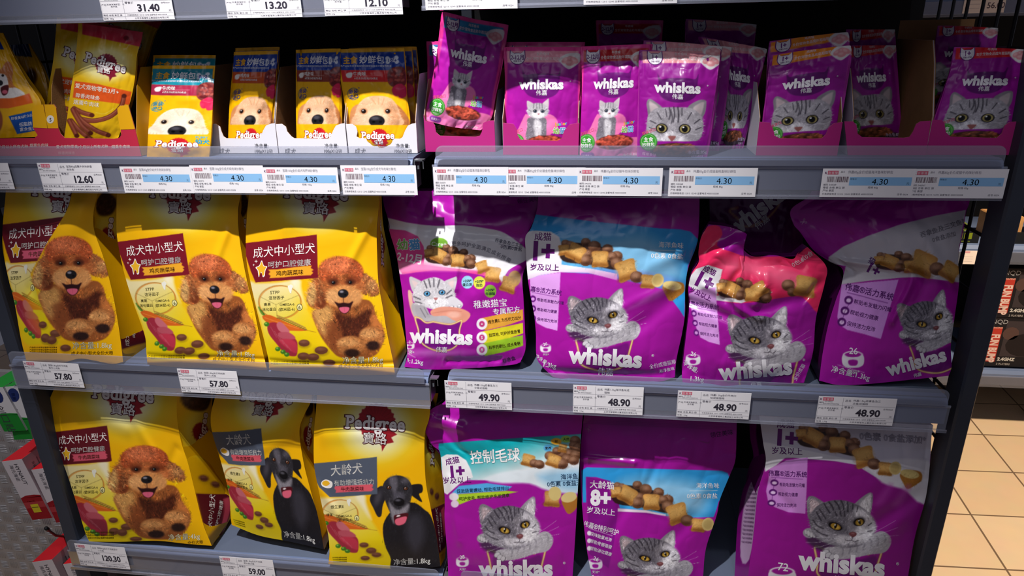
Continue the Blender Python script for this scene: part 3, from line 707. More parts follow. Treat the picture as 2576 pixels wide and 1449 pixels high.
def poodle(a):
    fl = '8a4a24'
    a.poly([(905, 880), (860, 930), (880, 1000), (930, 1110), (1010, 1215), (1080, 1265), (1250, 1275), (1350, 1240), (1400, 1150), (1405, 1060), (1350, 960), (1320, 860), (1250, 820), (1000, 840)], '965225', soft=10)
    a.poly([(870, 900), (1000, 880), (1010, 1010), (960, 1100), (900, 1020)], 'd9a45c', soft=40, alpha=.8)
    a.fur([(890, 890), (870, 950), (930, 1110), (1060, 1250), (1350, 1250), (1410, 1080), (1320, 880), (1000, 860)], 900, 34, 2, lambda x, y: math.atan2(-(y-700), x-1110), .22, .4, 'e0a060')
    a.poly([(1040, 930), (1180, 960), (1290, 900), (1330, 980), (1240, 1060), (1190, 1190), (1120, 1190), (1080, 1080)], '431a0e', soft=30, alpha=.96)
    a.poly([(960, 1010), (1060, 1000), (1100, 1180), (1010, 1190)], '7a3c1e', soft=40, alpha=.7); a.poly([(1320, 930), (1400, 1040), (1370, 1060), (1300, 1000)], 'd07a3c', soft=24, alpha=.8)
    a.fur([(900, 900), (1350, 900), (1390, 1200), (1050, 1240)], 500, 26, 1, const(-75), .5, .9, None, .55, curl=2)
    a.fur([(1040, 920), (1300, 900), (1320, 1000), (1180, 1180), (1080, 1100)], 420, 30, 2, const(-80), .35, .5, 'a05a30')
    for cx, cy, rx, ry in ((1155, 1175, 104, 76), (1312, 1112, 92, 84)):
        a.ell(cx, cy, rx, ry, 'ab6a38', soft=14); a.ell(cx-rx*.2, cy-ry*.35, rx*.7, ry*.45, 'd99c5e', soft=26, alpha=.8)
        a.fur([(cx-rx, cy), (cx, cy-ry), (cx+rx, cy), (cx, cy+ry)], 330, 26, 2, away(cx, cy-10), .2, .5)
        a.ell(cx+10, cy+ry*.75, rx*.55, ry*.42, '2c1712', soft=16); a.fur([(cx-rx*.5, cy+ry*.6), (cx+rx*.5, cy+ry*.5), (cx+rx*.4, cy+ry), (cx-rx*.4, cy+ry)], 60, 18, 2, const(-90), .3, .5)
    a.poly([(950, 610), (880, 660), (835, 740), (820, 830), (850, 880), (905, 895), (960, 870), (985, 760), (1000, 660)], '9c4f26', soft=10)
    a.poly([(870, 690), (835, 760), (825, 840), (870, 870), (895, 780)], 'dcae66', soft=24, alpha=.85)
    a.poly([(910, 760), (900, 870), (950, 880), (975, 800), (970, 720)], '6a3018', soft=24, alpha=.85)
    a.poly([(1215, 620), (1290, 640), (1350, 700), (1368, 770), (1330, 800), (1270, 790), (1230, 760)], '94522a', soft=10); a.ell(1310, 720, 34, 40, 'c48a50', soft=30, alpha=.8)
    a.fur([(950, 620), (850, 700), (820, 850), (905, 900), (985, 760)], 420, 36, 2, lambda x, y: math.atan2(-(y-560), x-1010), .22, .35, 'e8b878')
    a.fur([(1215, 620), (1340, 690), (1368, 780), (1270, 800)], 300, 32, 2, lambda x, y: math.atan2(-(y-600), x-1190), .22, .35, 'd09a60')
    a.ell(1078, 610, 172, 118, 'ad4c25', soft=12); a.ell(1060, 560, 110, 56, 'd9764a', soft=50, alpha=.8)
    a.ell(1095, 720, 160, 95, 'b05f30', soft=20); a.ell(1100, 800, 138, 88, 'd38b4e', soft=18); a.ell(1020, 800, 52, 52, 'e2a468', soft=26, alpha=.8); a.ell(1185, 800, 48, 50, 'd59458', soft=26, alpha=.8)
    a.fur([(905, 640), (940, 530), (1070, 490), (1200, 530), (1250, 640), (1100, 680)], 1100, 20, 2, away(1085, 670), .2, .9, 'e89060', curl=2)
    a.fur([(905, 640), (940, 530), (1070, 490), (1200, 530), (1250, 640), (1100, 680)], 700, 13, 1, away(1085, 700), .55, 1.5, '8a2c14', .6, curl=3)
    a.fur([(820, 850), (850, 700), (950, 620), (985, 760), (905, 900)], 260, 26, 1, const(-80), .5, .5, None, .6, curl=2); a.fur([(1215, 620), (1340, 690), (1368, 780), (1270, 800)], 200, 22, 1, const(-70), .5, .6, None, .6, curl=2)
    a.poly([(965, 655), (1030, 640), (1060, 665), (1000, 700)], '7a3016', soft=22, alpha=.7); a.poly([(1120, 655), (1180, 640), (1225, 665), (1200, 700)], '7a3016', soft=22, alpha=.7)
    a.fur([(940, 700), (1240, 690), (1240, 820), (1180, 880), (1020, 880), (960, 820)], 560, 26, 2, lambda x, y: math.atan2(-(y-700), (x-1098)*1.4), .16, .3, 'eab070')
    for x, y in ((1022, 690), (1150, 688)):
        a.ell(x, y, 38, 24, '4a2012', soft=20, alpha=.9); a.ell(x, y+3, 14, 13, '0c0a0c', soft=3); a.ell(x-4, y-1, 3, 3, 'f0f0f0', soft=2)
    a.fur([(1030, 900), (1180, 895), (1170, 950), (1050, 960)], 120, 26, 2, const(-88), .25, .5); a.poly([(1030, 838), (1062, 850), (1100, 846), (1140, 850), (1172, 834), (1158, 872), (1140, 912), (1110, 930), (1078, 918), (1056, 880)], '2c0e10', soft=8)
    a.poly([(1066, 886), (1105, 878), (1142, 884), (1134, 912), (1108, 926), (1080, 914)], 'd8607c', soft=5); a.line([(1104, 884), (1107, 914)], 4, 'b04a64', .6)
    a.ell(1096, 776, 40, 33, '17151a', soft=5); a.ell(1084, 762, 15, 9, '9a96a2', soft=8, alpha=.9); a.ell(1112, 786, 9, 6, '000000', soft=3)
    a.line([(1097, 808), (1100, 845)], 6, '3a1a14', .8)
def nutri_oval(a, cx, cy, k, lines, bowl='e0a030'):
    g = lambda x, y: (cx+x*k, cy+y*k)
    t = np.linspace(0, 2*math.pi, 30)[:-1]
    for dx, c, w in ((0, 'c86a18', 5), (6, 'd98a30', 4), (-5, '8a7030', 2)):
        pts = [g(160*math.cos(q)+dx, 125*math.sin(q)+dx*.6) for q in t]; a.line(pts+[pts[0]], w*k, c, .9)
    a.line([g(-150, -40), g(-30, 20), g(140, -50)], 2.5*k, '6a5a28', .8, smooth=False); a.line([g(-30, 20), g(-20, 120)], 2.5*k, '6a5a28', .8, smooth=False)
    for st, x, y, s in lines: a.text(st, *g(x, y), s*k, '4a4420', 2)
    a.shape([g(60, -118), g(75, -75), g(85, -65), g(92, -100), g(100, -118), g(85, -135), g(72, -128)], 'f2f0e0')
    a.shape([g(150+22*math.cos(q), 40+26*math.sin(q)) for q in t], '3c3428', 1); a.shape([g(150+18*math.cos(q), 40+22*math.sin(q)) for q in t], 'f0e8a0', 2); a.text('6', *g(150, 54), 38*k, '3c3428', layer=3)
def meat_veg(a, fresh='c0344a'):
    """carrots, wheat, meat and peas"""
    a.line([(455, 880), (480, 930), (520, 950)], 12, '5c8a28', .9); a.line([(470, 900), (500, 940)], 8, '3c6a20')
    a.poly([(480, 950), (540, 940), (640, 985), (760, 1035), (830, 1058), (740, 1062), (620, 1050), (520, 1000)], 'd8641c', soft=4); a.line([(500, 960), (620, 1000), (760, 1045)], 5, 'f09040', .8)
    a.line([(820, 1058), (890, 1072)], 3, '9a6a20')
    for i in range(13):
        x, y = 600+i*17, 955+i*6+(i*i)*.12; a.ell(x, y-8, 13, 5, 'b08a3c', soft=3, ang=30); a.ell(x+4, y+8, 13, 5, '8a6a2c', soft=3, ang=-10)
    a.poly([(525, 1010), (590, 1000), (650, 1075), (740, 1130), (748, 1210), (735, 1255), (660, 1240), (590, 1160), (530, 1080)], 'a02a3c', soft=5)
    a.poly([(590, 1010), (625, 995), (690, 1065), (660, 1080), (610, 1060)], 'c86a74', soft=5); a.poly([(600, 1080), (680, 1072), (735, 1120), (640, 1125)], 'b8505e', soft=6)
    a.poly([(610, 1135), (690, 1125), (742, 1160), (745, 1230), (690, 1210)], fresh, soft=10)
    for i in range(5): a.line([(545+i*30, 1030+i*34), (590+i*28, 1110+i*26)], 3, 'd08a90', .55)
    for x, y in ((600, 1200), (640, 1222), (668, 1242), (515, 1010)): a.ell(x, y, 20, 17, '3c7a20', soft=3); a.ell(x-5, y-6, 8, 6, '8ac050', soft=5)
def ped_fineprint(a, x, y, w, rows, s=14, col='6a5410'):
    for r in range(rows): a.text('产品成分分析保证值原料组成粮食', x, y+r*s*1.25, s, col, 0, sx=w, align='l')
def ped_panel(a, flavour='鸡肉蔬菜味', brush='f2ac2a', brown='7c1424'):
    a.poly([(352, 388), (620, 358), (897, 325), (905, 655), (850, 662), (430, 690), (392, 600), (352, 470)], brown, smooth=False, soft=3)
    a.text('成犬中小型犬', 648, 478, 88, 'f4efe8', 4.5, bold=-.004, sx=.9, shear=.06)
    a.text('呵护口腔健康', 688, 566, 54, 'f4efe8', 3.5, sx=1.02, shear=.04)
    P = [(525, 592), (600, 590), (700, 578), (800, 566), (858, 562), (850, 580), (872, 596), (856, 604), (868, 618), (850, 636), (760, 640), (640, 652), (535, 658), (545, 640), (528, 626), (542, 610)]
    a.poly(P, brush, smooth=False)
    a.text(flavour, 690, 632, 42, '5a3010', 3, shear=.05)
    S = [(478, 520), (494, 560), (520, 568), (506, 598), (500, 640), (485, 648), (478, 620), (468, 616), (455, 650), (446, 600), (430, 575), (458, 560)]
    a.shape(S, 'f4efe8', 1); a.shape([(478+(x-478)*.8, 585+(y-585)*.82) for x, y in S], 'f2b92a', 2)
    for x, y, r in ((435, 528, 14), (417, 556, 10)): a.shape([(x, y-r), (x+r*.2, y-r*.2), (x+r, y), (x+r*.2, y+r*.2), (x, y+r), (x-r*.2, y+r*.2), (x-r, y), (x-r*.2, y-r*.2)], 'f4efe8', 1, False)
def pale_swoosh(a):
    a.grad([(380, 690), (430, 695), (600, 690), (765, 668), (775, 740), (800, 850), (860, 960), (960, 1140), (1080, 1300), (700, 1330), (540, 1300), (470, 1000)], 'f4e7b4', 'e8cc00', (600, 700), (760, 1150), soft=24, alpha=.95)
    a.poly([(700, 680), (765, 668), (775, 730), (820, 880), (790, 850), (740, 760)], 'fbf3d6', soft=26, alpha=.8)
OV = [('STPP', -38, -62, 34), ('洁牙因子', -25, -22, 30), ('高易', -95, 28, 27), ('消化蛋白', -80, 66, 27), ('OMEGA-6', 55, 28, 26), ('(欧米茄-6)', 52, 66, 28)]
REF_PED = Coons(L=[(535, 1360), (540, 1330), (500, 1150), (450, 950), (405, 750), (365, 550), (357, 380), (365, 200), (382, 20), (390, -220)],
                R=[(1490, 1395), (1475, 1290), (1430, 1080), (1400, 900), (1365, 700), (1355, 500), (1352, 300), (1365, 150), (1375, 20), (1390, -220)],
                B=[(535, 1360), (800, 1385), (1200, 1400), (1490, 1395)])
def art_poodle():
    a = Art(REF_PED, 300, 480, YEL)
    ped_logo(a, 905, -10, 148); pale_swoosh(a)
    a.ell(1105, 900, 330, 420, 'f8cc10', soft=160, alpha=.6)
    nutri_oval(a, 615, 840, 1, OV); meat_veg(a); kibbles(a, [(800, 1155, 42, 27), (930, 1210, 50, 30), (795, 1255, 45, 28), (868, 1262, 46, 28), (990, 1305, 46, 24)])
    poodle(a); ped_panel(a)
    a.text('净含量:1.8kg', 1245, 1305, 58, 'efe6c0', 1.5, out='8a6a10', outw=.02); a.text('成犬中小型犬全价犬粮', 1230, 1342, 34, '6a4a10', 1)
    ped_fineprint(a, 545, 1300, 1.4, 2); return a
REF_P1 = Coons(L=[(200, 1290), (160, 1130), (110, 850), (60, 650), (20, 430), (22, 250), (40, 60), (45, -20)], R=[(935, 1300), (905, 1060), (860, 800), (790, 520), (715, 300), (712, 150), (755, -20)],
               B=[(200, 1290), (430, 1312), (600, 1275), (720, 1290), (850, 1315), (935, 1300)])
def art_poodle_folded():
    a = Art(REF_P1, 300, 440, YEL)
    a.M(1.0, (905, -10), (500, -5)); ped_logo(a, 905, -10, 148); a.M((.86, 0, 0, .96), (358, 385), (20, 262)); pale_swoosh(a)
    ped_panel(a, '牛肉蔬菜味', 'e0607a', '6a1422'); a.M((.72, 0, 0, 1), (615, 840), (140, 700)); nutri_oval(a, 615, 840, 1, OV[:2]); a.M((.75, .1, 0, 1.1), (635, 1100), (215, 950)); meat_veg(a)
    a.M(); a.D = [d for d in a.D]
    # the right part of the sheet folds forward over the left: its print starts afresh at the fold line
    F = [(560, -30), (520, 120), (490, 190), (360, 400), (250, 600), (232, 640), (300, 840), (400, 1100), (600, 1290), (950, 1320), (950, -30)]
    a.poly(F, YEL, smooth=False, soft=3)
    a.ell(420, 850, 190, 260, 'e8d400', soft=140, alpha=.5)
    for i, (uv, T, c, la) in enumerate(a.D):
        XY = a.p(uv[:, 0], uv[:, 1]); g = XY[T].mean(1); xs = np.interp(g[:, 1], [-30, 120, 190, 400, 600, 640, 840], [560, 520, 490, 360, 250, 232, 300]); a.D[i] = (uv, T[(g[:, 0] < xs) | (g[:, 1] > 840)], c, la)
    kibbles(a, [(325, 1020, 30, 26), (422, 1085, 42, 28), (345, 1120, 34, 34), (392, 1135, 38, 32), (498, 1195, 40, 26)])
    a.M((1.06, 0, 0, 1.02), (1095, 780), (540, 645)); poodle(a); a.M()
    a.text('净含量:1.8kg', 700, 1195, 56, 'efe6c0', 1, out='8a6a10', outw=.02); a.text('成犬中小型犬全价犬粮', 700, 1245, 32, '6a4a10', 1); ped_fineprint(a, 225, 1195, 1, 3); return a
REF_P4 = Coons(L=[(355, 1220), (325, 1150), (250, 900), (180, 700), (110, 580), (72, 450), (85, 300), (125, 200), (140, 160)],
               R=[(1168, 1248), (1110, 1100), (1060, 900), (1010, 700), (965, 560), (938, 400), (936, 240), (936, 160)], B=[(355, 1220), (560, 1222), (800, 1215), (1000, 1235), (1168, 1248)])
def art_poodle_4kg():
    a = Art(REF_P4, 300, 380, YEL)
    a.M(); ped_logo(a, 590, 225, 125, -5)
    a.M((.9, 0, 0, .86), (600, 840), (325, 835)); pale_swoosh(a); a.M((.78, 0, 0, .8), (615, 840), (325, 845)); nutri_oval(a, 615, 840, 1, OV); a.M((.9, .08, 0, .85), (635, 1100), (365, 1050)); meat_veg(a, '8a2a3a'); a.M()
    kibbles(a, [(515, 1078, 30, 18), (605, 1122, 40, 22), (520, 1152, 34, 24), (575, 1160, 32, 24), (665, 1203, 40, 15)])
    a.M((.93, 0, 0, .8), (1095, 780), (735, 810)); poodle(a)
    a.M((.69, .075, 0, .72), (358, 385), (106, 490)); ped_panel(a, '牛肉蔬菜味', 'd8586c', '641420'); a.M()
    a.text('净含量:4kg', 985, 1205, 46, 'efe6c0', 3, out='8a6a10', outw=.02); a.text('全价犬粮', 1060, 1235, 26, '6a4a10', 4); ped_fineprint(a, 330, 1165, .9, 3); return a
REF_LAB = Coons(L=[(860, 1370), (868, 1300), (860, 1180), (822, 1000), (790, 850), (765, 700), (765, 500), (780, 320), (785, 225)],
                R=[(1605, 1385), (1580, 1200), (1540, 1000), (1505, 800), (1500, 520), (1530, 400), (1545, 235)], B=[(860, 1370), (1100, 1392), (1400, 1402), (1605, 1385)])
def art_lab():
    a = Art(REF_LAB, 290, 400, YEL)
    ped_logo(a, 1180, 425, 122)
    a.M((.87, 0, 0, .76), (480, 690), (850, 925)); pale_swoosh(a); a.M(); nutri_oval(a, 938, 1035, .74, [('维生素E', -25, -50, 34), ('OMEGA-6', 45, 30, 28), ('(欧米茄-6)', 45, 66, 30), ('增强', -95, 20, 28)])
    a.M((.9, .02, 0, .8), (635, 1100), (955, 1170)); meat_veg(a); a.M(); kibbles(a, [(1097, 1243, 30, 17), (1145, 1280, 34, 20), (1180, 1308, 32, 16), (1105, 1330, 30, 15)])
    D = '1b191e'
    a.poly([(1235, 1080), (1222, 1150), (1238, 1250), (1275, 1330), (1300, 1420), (1620, 1420), (1600, 1250), (1545, 1060), (1500, 1010), (1420, 960), (1300, 1000)], D, soft=5)
    a.fur([(1235, 1080), (1250, 1300), (1600, 1400), (1590, 1200), (1500, 1010), (1400, 960)], 500, 26, 1, const(-70), .5, .3, '8c8c98', .35)
    a.poly([(1390, 1060), (1470, 1050), (1500, 1180), (1440, 1300), (1380, 1200)], '45434e', soft=60, alpha=.6)
    a.poly([(1215, 850), (1160, 890), (1135, 940), (1160, 1000), (1188, 1055), (1212, 1048), (1222, 980), (1250, 900)], '242228', soft=4)
    a.poly([(1400, 850), (1470, 838), (1488, 862), (1482, 895), (1462, 905), (1484, 958), (1448, 940), (1402, 900)], '1a181c', soft=4)
    a.poly([(1220, 880), (1235, 820), (1290, 785), (1350, 785), (1400, 820), (1420, 880), (1405, 960), (1400, 1040), (1370, 1105), (1300, 1110), (1275, 1040), (1245, 970)], '2b292e', soft=4)
    a.poly([(1265, 800), (1310, 790), (1320, 850), (1300, 900), (1275, 860)], '6f6a74', soft=22, alpha=.75); a.ell(1370, 815, 26, 20, '5c5862', soft=22, alpha=.7); a.ell(1190, 930, 20, 50, '5c5862', soft=24, alpha=.55, ang=20)
    a.poly([(1290, 900), (1330, 890), (1365, 910), (1350, 950), (1300, 950)], '55525c', soft=24, alpha=.8)
    a.poly([(1262, 960), (1280, 1060), (1300, 1100), (1330, 1050), (1380, 1030), (1395, 970), (1330, 1010), (1290, 990)], 'a49ea6', soft=18, alpha=.75)
    a.fur([(1230, 840), (1300, 780), (1400, 820), (1400, 1000), (1300, 1090), (1250, 960)], 420, 18, 1, const(-100), .35, .5, 'a8a4b0', .5)
    for x, y in ((1263, 862), (1374, 868)): a.ell(x, y, 17, 13, '0c0a0c', soft=3); a.ell(x, y, 11, 9, '8a4a28', soft=3); a.ell(x+1, y, 5, 6, '000000', soft=2); a.ell(x-3, y-4, 3, 3, 'ffffff', soft=1)
    a.ell(1330, 958, 36, 28, '0d0c10', soft=4); a.ell(1322, 946, 18, 8, '66636c', soft=8, alpha=.8)
    a.poly([(1296, 1050), (1325, 1040), (1385, 1030), (1388, 1060), (1360, 1105), (1320, 1112), (1300, 1095)], '4a1018', soft=4); a.poly([(1305, 1075), (1340, 1060), (1380, 1055), (1370, 1095), (1335, 1112), (1308, 1105)], 'e2647c', soft=4); a.ell(1325, 1050, 14, 5, 'f4ecec', soft=3, ang=-15)
    a.poly([(758, 702), (900, 690), (1183, 658), (1186, 905), (960, 922), (870, 925), (800, 860), (760, 780)], '525a6a', smooth=False, soft=3)
    a.text('大龄犬', 982, 770, 78, 'f2efe8', 5, sx=.92, shear=.05); a.text('有助增强抵抗力', 1032, 842, 42, 'f2efe8', 2.5, sx=.92)
    a.poly([(905, 852), (1000, 848), (1150, 838), (1158, 850), (1148, 862), (1162, 872), (1146, 886), (1000, 890), (908, 897), (912, 880), (900, 868)], 'dd5a68', smooth=False); a.text('牛肉蔬菜味', 1020, 882, 31, '5a1018', 2)
    a.shape([(815, 825), (840, 808), (870, 815), (888, 830), (882, 860), (850, 865), (818, 850)], 'f4efe8', 1); a.shape([(820, 828), (842, 814), (862, 822), (870, 836), (850, 850), (826, 845)], 'f2b92a', 2)
    a.text('净含量:1.8kg', 1415, 1368, 46, 'f0eee8', 3); ped_fineprint(a, 868, 1330, .7, 3, 11); return a
def art_ped_side():
    """side gusset print: u from the front edge backwards, v bottom to top, units 100 x 400"""
    a = Art(Coons([(0, 400), (0, 0)], [(100, 400), (100, 0)]), 60, 240, 'eab402')
    a.poly(rect(0, 268, 100, 372), '5e1420', smooth=False); a.text('成犬中小型犬', 38, 320, 17, 'f0ebe2', 78); a.text('呵护口腔健康', 62, 320, 12, 'f0ebe2', 78); a.poly([(72, 280), (92, 275), (94, 340), (74, 346)], 'c8485c', smooth=False)
    a.ell(60, 120, 52, 62, 'ece060', soft=30, alpha=.8); rosette(a, 60, 120, 27, '961a26', False); ped_word(a, 72, 122, 29, 75, sx=.95)
    a.poly([(10, 28), (50, 10), (92, 30), (80, 62), (40, 66), (16, 54)], '3a2216', soft=6); a.fur([(14, 30), (90, 30), (80, 60), (20, 58)], 150, 9, 1, const(-60), .5, .8, 'b07a50')
    kibbles(a, [(30, 230, 12, 8), (58, 245, 13, 8)]); return a
# ------------------------------------------------------------------ big dog food bags
DECK = {'B': .475, 'C': .061, 'D': -.418}
def big_bag(name, label, group, conv, L, R, B, T, y0, deck, lean, bulge, thick, art, m, body, vr=(0, 1), gus=None, gart=None, gdepth=(.09, .07, .03), gside=1, seed=1, crinkle=0., yx=0., folds=(), seal=0, cat='pet food bag', px=2.4, taper=1., res=None, sinks=.006):
    z0 = DECK[deck]; L, R = conv(L), conv(R); B = conv(B) if B else None; T = conv(T) if T else None
    S = film(L, R, B, T, y0, z0, lean, bulge, px, seed, crinkle, yx, folds, taper=taper, res=res)
    base = S.P[0].mean(0); r = empty(name, (base[0], base[1]+thick*.4, z0), label, cat, group)
    lf = .0001 if not crinkle else .0002
    if seal:
        k = int(S.nv*(1-seal)); sheet('front_panel', S, art, m, r, vr, rows=(0, k+1), lift=lf); sheet('top_seal', S, art, m, r, vr, rows=(k, S.nv), lift=lf)
    else: sheet('front_panel', S, art, m, r, vr, lift=lf)
    bagbody(S, thick, m, r, body, floor=z0)
    if gus: gusset(S, gside, conv(gus), gdepth, gart, m, r, seed=seed, sink=sinks)
    return r
A_P, A_S = art_poodle(), art_ped_side()
GP = 'yellow dog food bags'
v_top = float(REF_PED.inv([(885, -40)])[0, 1])
big_bag('dog_food_bag', 'rightmost tall yellow poodle bag on the middle shelf, brightly lit', GP, M2, [(535, 1360), (540, 1330), (500, 1150), (450, 950), (405, 750), (365, 550), (357, 380), (365, 200), (382, 20), (385, -30)],
        [(1490, 1395), (1475, 1290), (1430, 1080), (1400, 900), (1365, 700), (1355, 500), (1352, 300), (1365, 150), (1375, 20), (1380, -30)], [(535, 1360), (800, 1385), (1200, 1400), (1490, 1395)], None,
        -.006, 'C', .14, .012, .10, A_P, 'film_matte', 'd8a200', (0, v_top), [(1530, 1330), (1525, 1280), (1500, 1050), (1490, 900), (1480, 700), (1450, 500), (1400, 250), (1385, -30)], A_S, (.08, .07, .02), seed=11,
        folds=[((.02, .055), (1, .06), .012, -.003), ((.95, .8), (.75, .55), .03, .004), ((.3, .8), (.7, .83), .05, .004)])
big_bag('dog_food_bag', 'second yellow poodle bag from the left on the middle shelf', GP, M1, [(1120, 1320), (1112, 1230), (1100, 1100), (1020, 870), (950, 650), (905, 450), (885, 300), (885, 100), (890, -30)],
        [(2029, 1362), (1980, 1150), (1930, 900), (1880, 700), (1840, 500), (1812, 300), (1808, 150), (1830, 20), (1835, -30)], [(1120, 1320), (1350, 1340), (1700, 1345), (2029, 1362)], None,
        -.005, 'C', .14, .012, .10, A_P, 'film_matte', 'd8a200', (0, v_top), [(2075, 1300), (2060, 1180), (2010, 1000), (1960, 750), (1920, 550), (1890, 300), (1900, -30)], A_S, (.07, .06, .02), seed=23,
        folds=[((.02, .055), (1, .06), .012, -.003), ((.9, .75), (.7, .5), .03, .004)])
big_bag('dog_food_bag', 'leftmost yellow poodle bag, front folded over at a slant', GP, M1, [(200, 1290), (160, 1130), (110, 850), (60, 650), (20, 430), (22, 250), (40, 60), (45, -30)],
        [(935, 1300), (905, 1060), (860, 800), (790, 520), (715, 300), (712, 150), (755, -30)], [(200, 1290), (430, 1312), (600, 1275), (720, 1290), (850, 1315), (935, 1300)], None,
        .0, 'C', .14, .010, .09, art_poodle_folded(), 'film_matte', 'd8a200', (0, 1), [(1118, 1240), (1115, 1090), (1010, 880), (940, 600), (900, 300), (905, -30)], A_S, (.08, .075, .03), seed=5, yx=.0,
        folds=[((.82, .84), (.38, .55), .13, .016), ((.30, .62), (.2, .42), .05, -.006)])
big_bag('dog_food_bag', 'large 4kg yellow poodle bag on the lowest shelf', GP, L2, [(355, 1220), (325, 1150), (250, 900), (180, 700), (110, 580), (72, 450), (85, 300), (125, 200), (140, 165)],
        [(1168, 1248), (1110, 1100), (1060, 900), (1010, 700), (965, 560), (938, 400), (936, 240), (936, 165)], [(355, 1220), (560, 1222), (800, 1215), (1000, 1235), (1168, 1248)], None,
        .012, 'D', .10, .018, .13, art_poodle_4kg(), 'film_matte', 'd8a200', (0, 1), [(1180, 1245), (1255, 1140), (1305, 1000), (1290, 880), (1240, 720), (1185, 560), (1165, 400), (1185, 165)], A_S, (.03, .12, .12, .07), seed=31, sinks=-.008,
        folds=[((.1, .9), (.6, .72), .05, .006), ((.95, .6), (.8, .45), .03, -.004), ((.6, .95), (.75, .6), .04, .005)])
A_L = art_lab()
big_bag('dog_food_bag', 'yellow black labrador bag leaning beside the 4kg bag, shaded', GP, L3, [(220, 1110), (212, 1060), (200, 900), (150, 700), (90, 500), (80, 380), (110, 255), (118, 205)],
        [(832, 1272), (790, 1050), (740, 870), (695, 690), (668, 490), (700, 380), (745, 290), (750, 215)], [(220, 1110), (400, 1180), (600, 1220), (832, 1272)], None,
        .035, 'D', .09, .012, .10, A_L, 'film_matte', 'd8a200', (0, .86), [(862, 1235), (845, 1080), (800, 850), (775, 600), (772, 400), (760, 215)], A_S, (.06, .06, .03), seed=41, yx=-.12,
        folds=[((.9, .7), (.5, .6), .04, .004)])
big_bag('dog_food_bag', 'yellow black labrador bag standing at the shelf end, logo visible', GP, L3, [(860, 1370), (868, 1300), (860, 1180), (822, 1000), (790, 850), (765, 700), (765, 500), (780, 320), (785, 225)],
        [(1605, 1385), (1580, 1200), (1540, 1000), (1505, 800), (1500, 520), (1530, 400), (1545, 235)], [(860, 1370), (1100, 1392), (1400, 1402), (1605, 1385)], None,
        -.006, 'D', .12, .013, .11, A_L, 'film_matte', 'd8a200', (0, 1), [(1635, 1330), (1645, 1150), (1630, 900), (1615, 650), (1575, 570), (1560, 420), (1590, 235)], A_S, (.05, .07, .05, .03), seed=47,
        folds=[((.1, .75), (.9, .78), .05, .004), ((.0, .45), (.12, .3), .04, .004)])
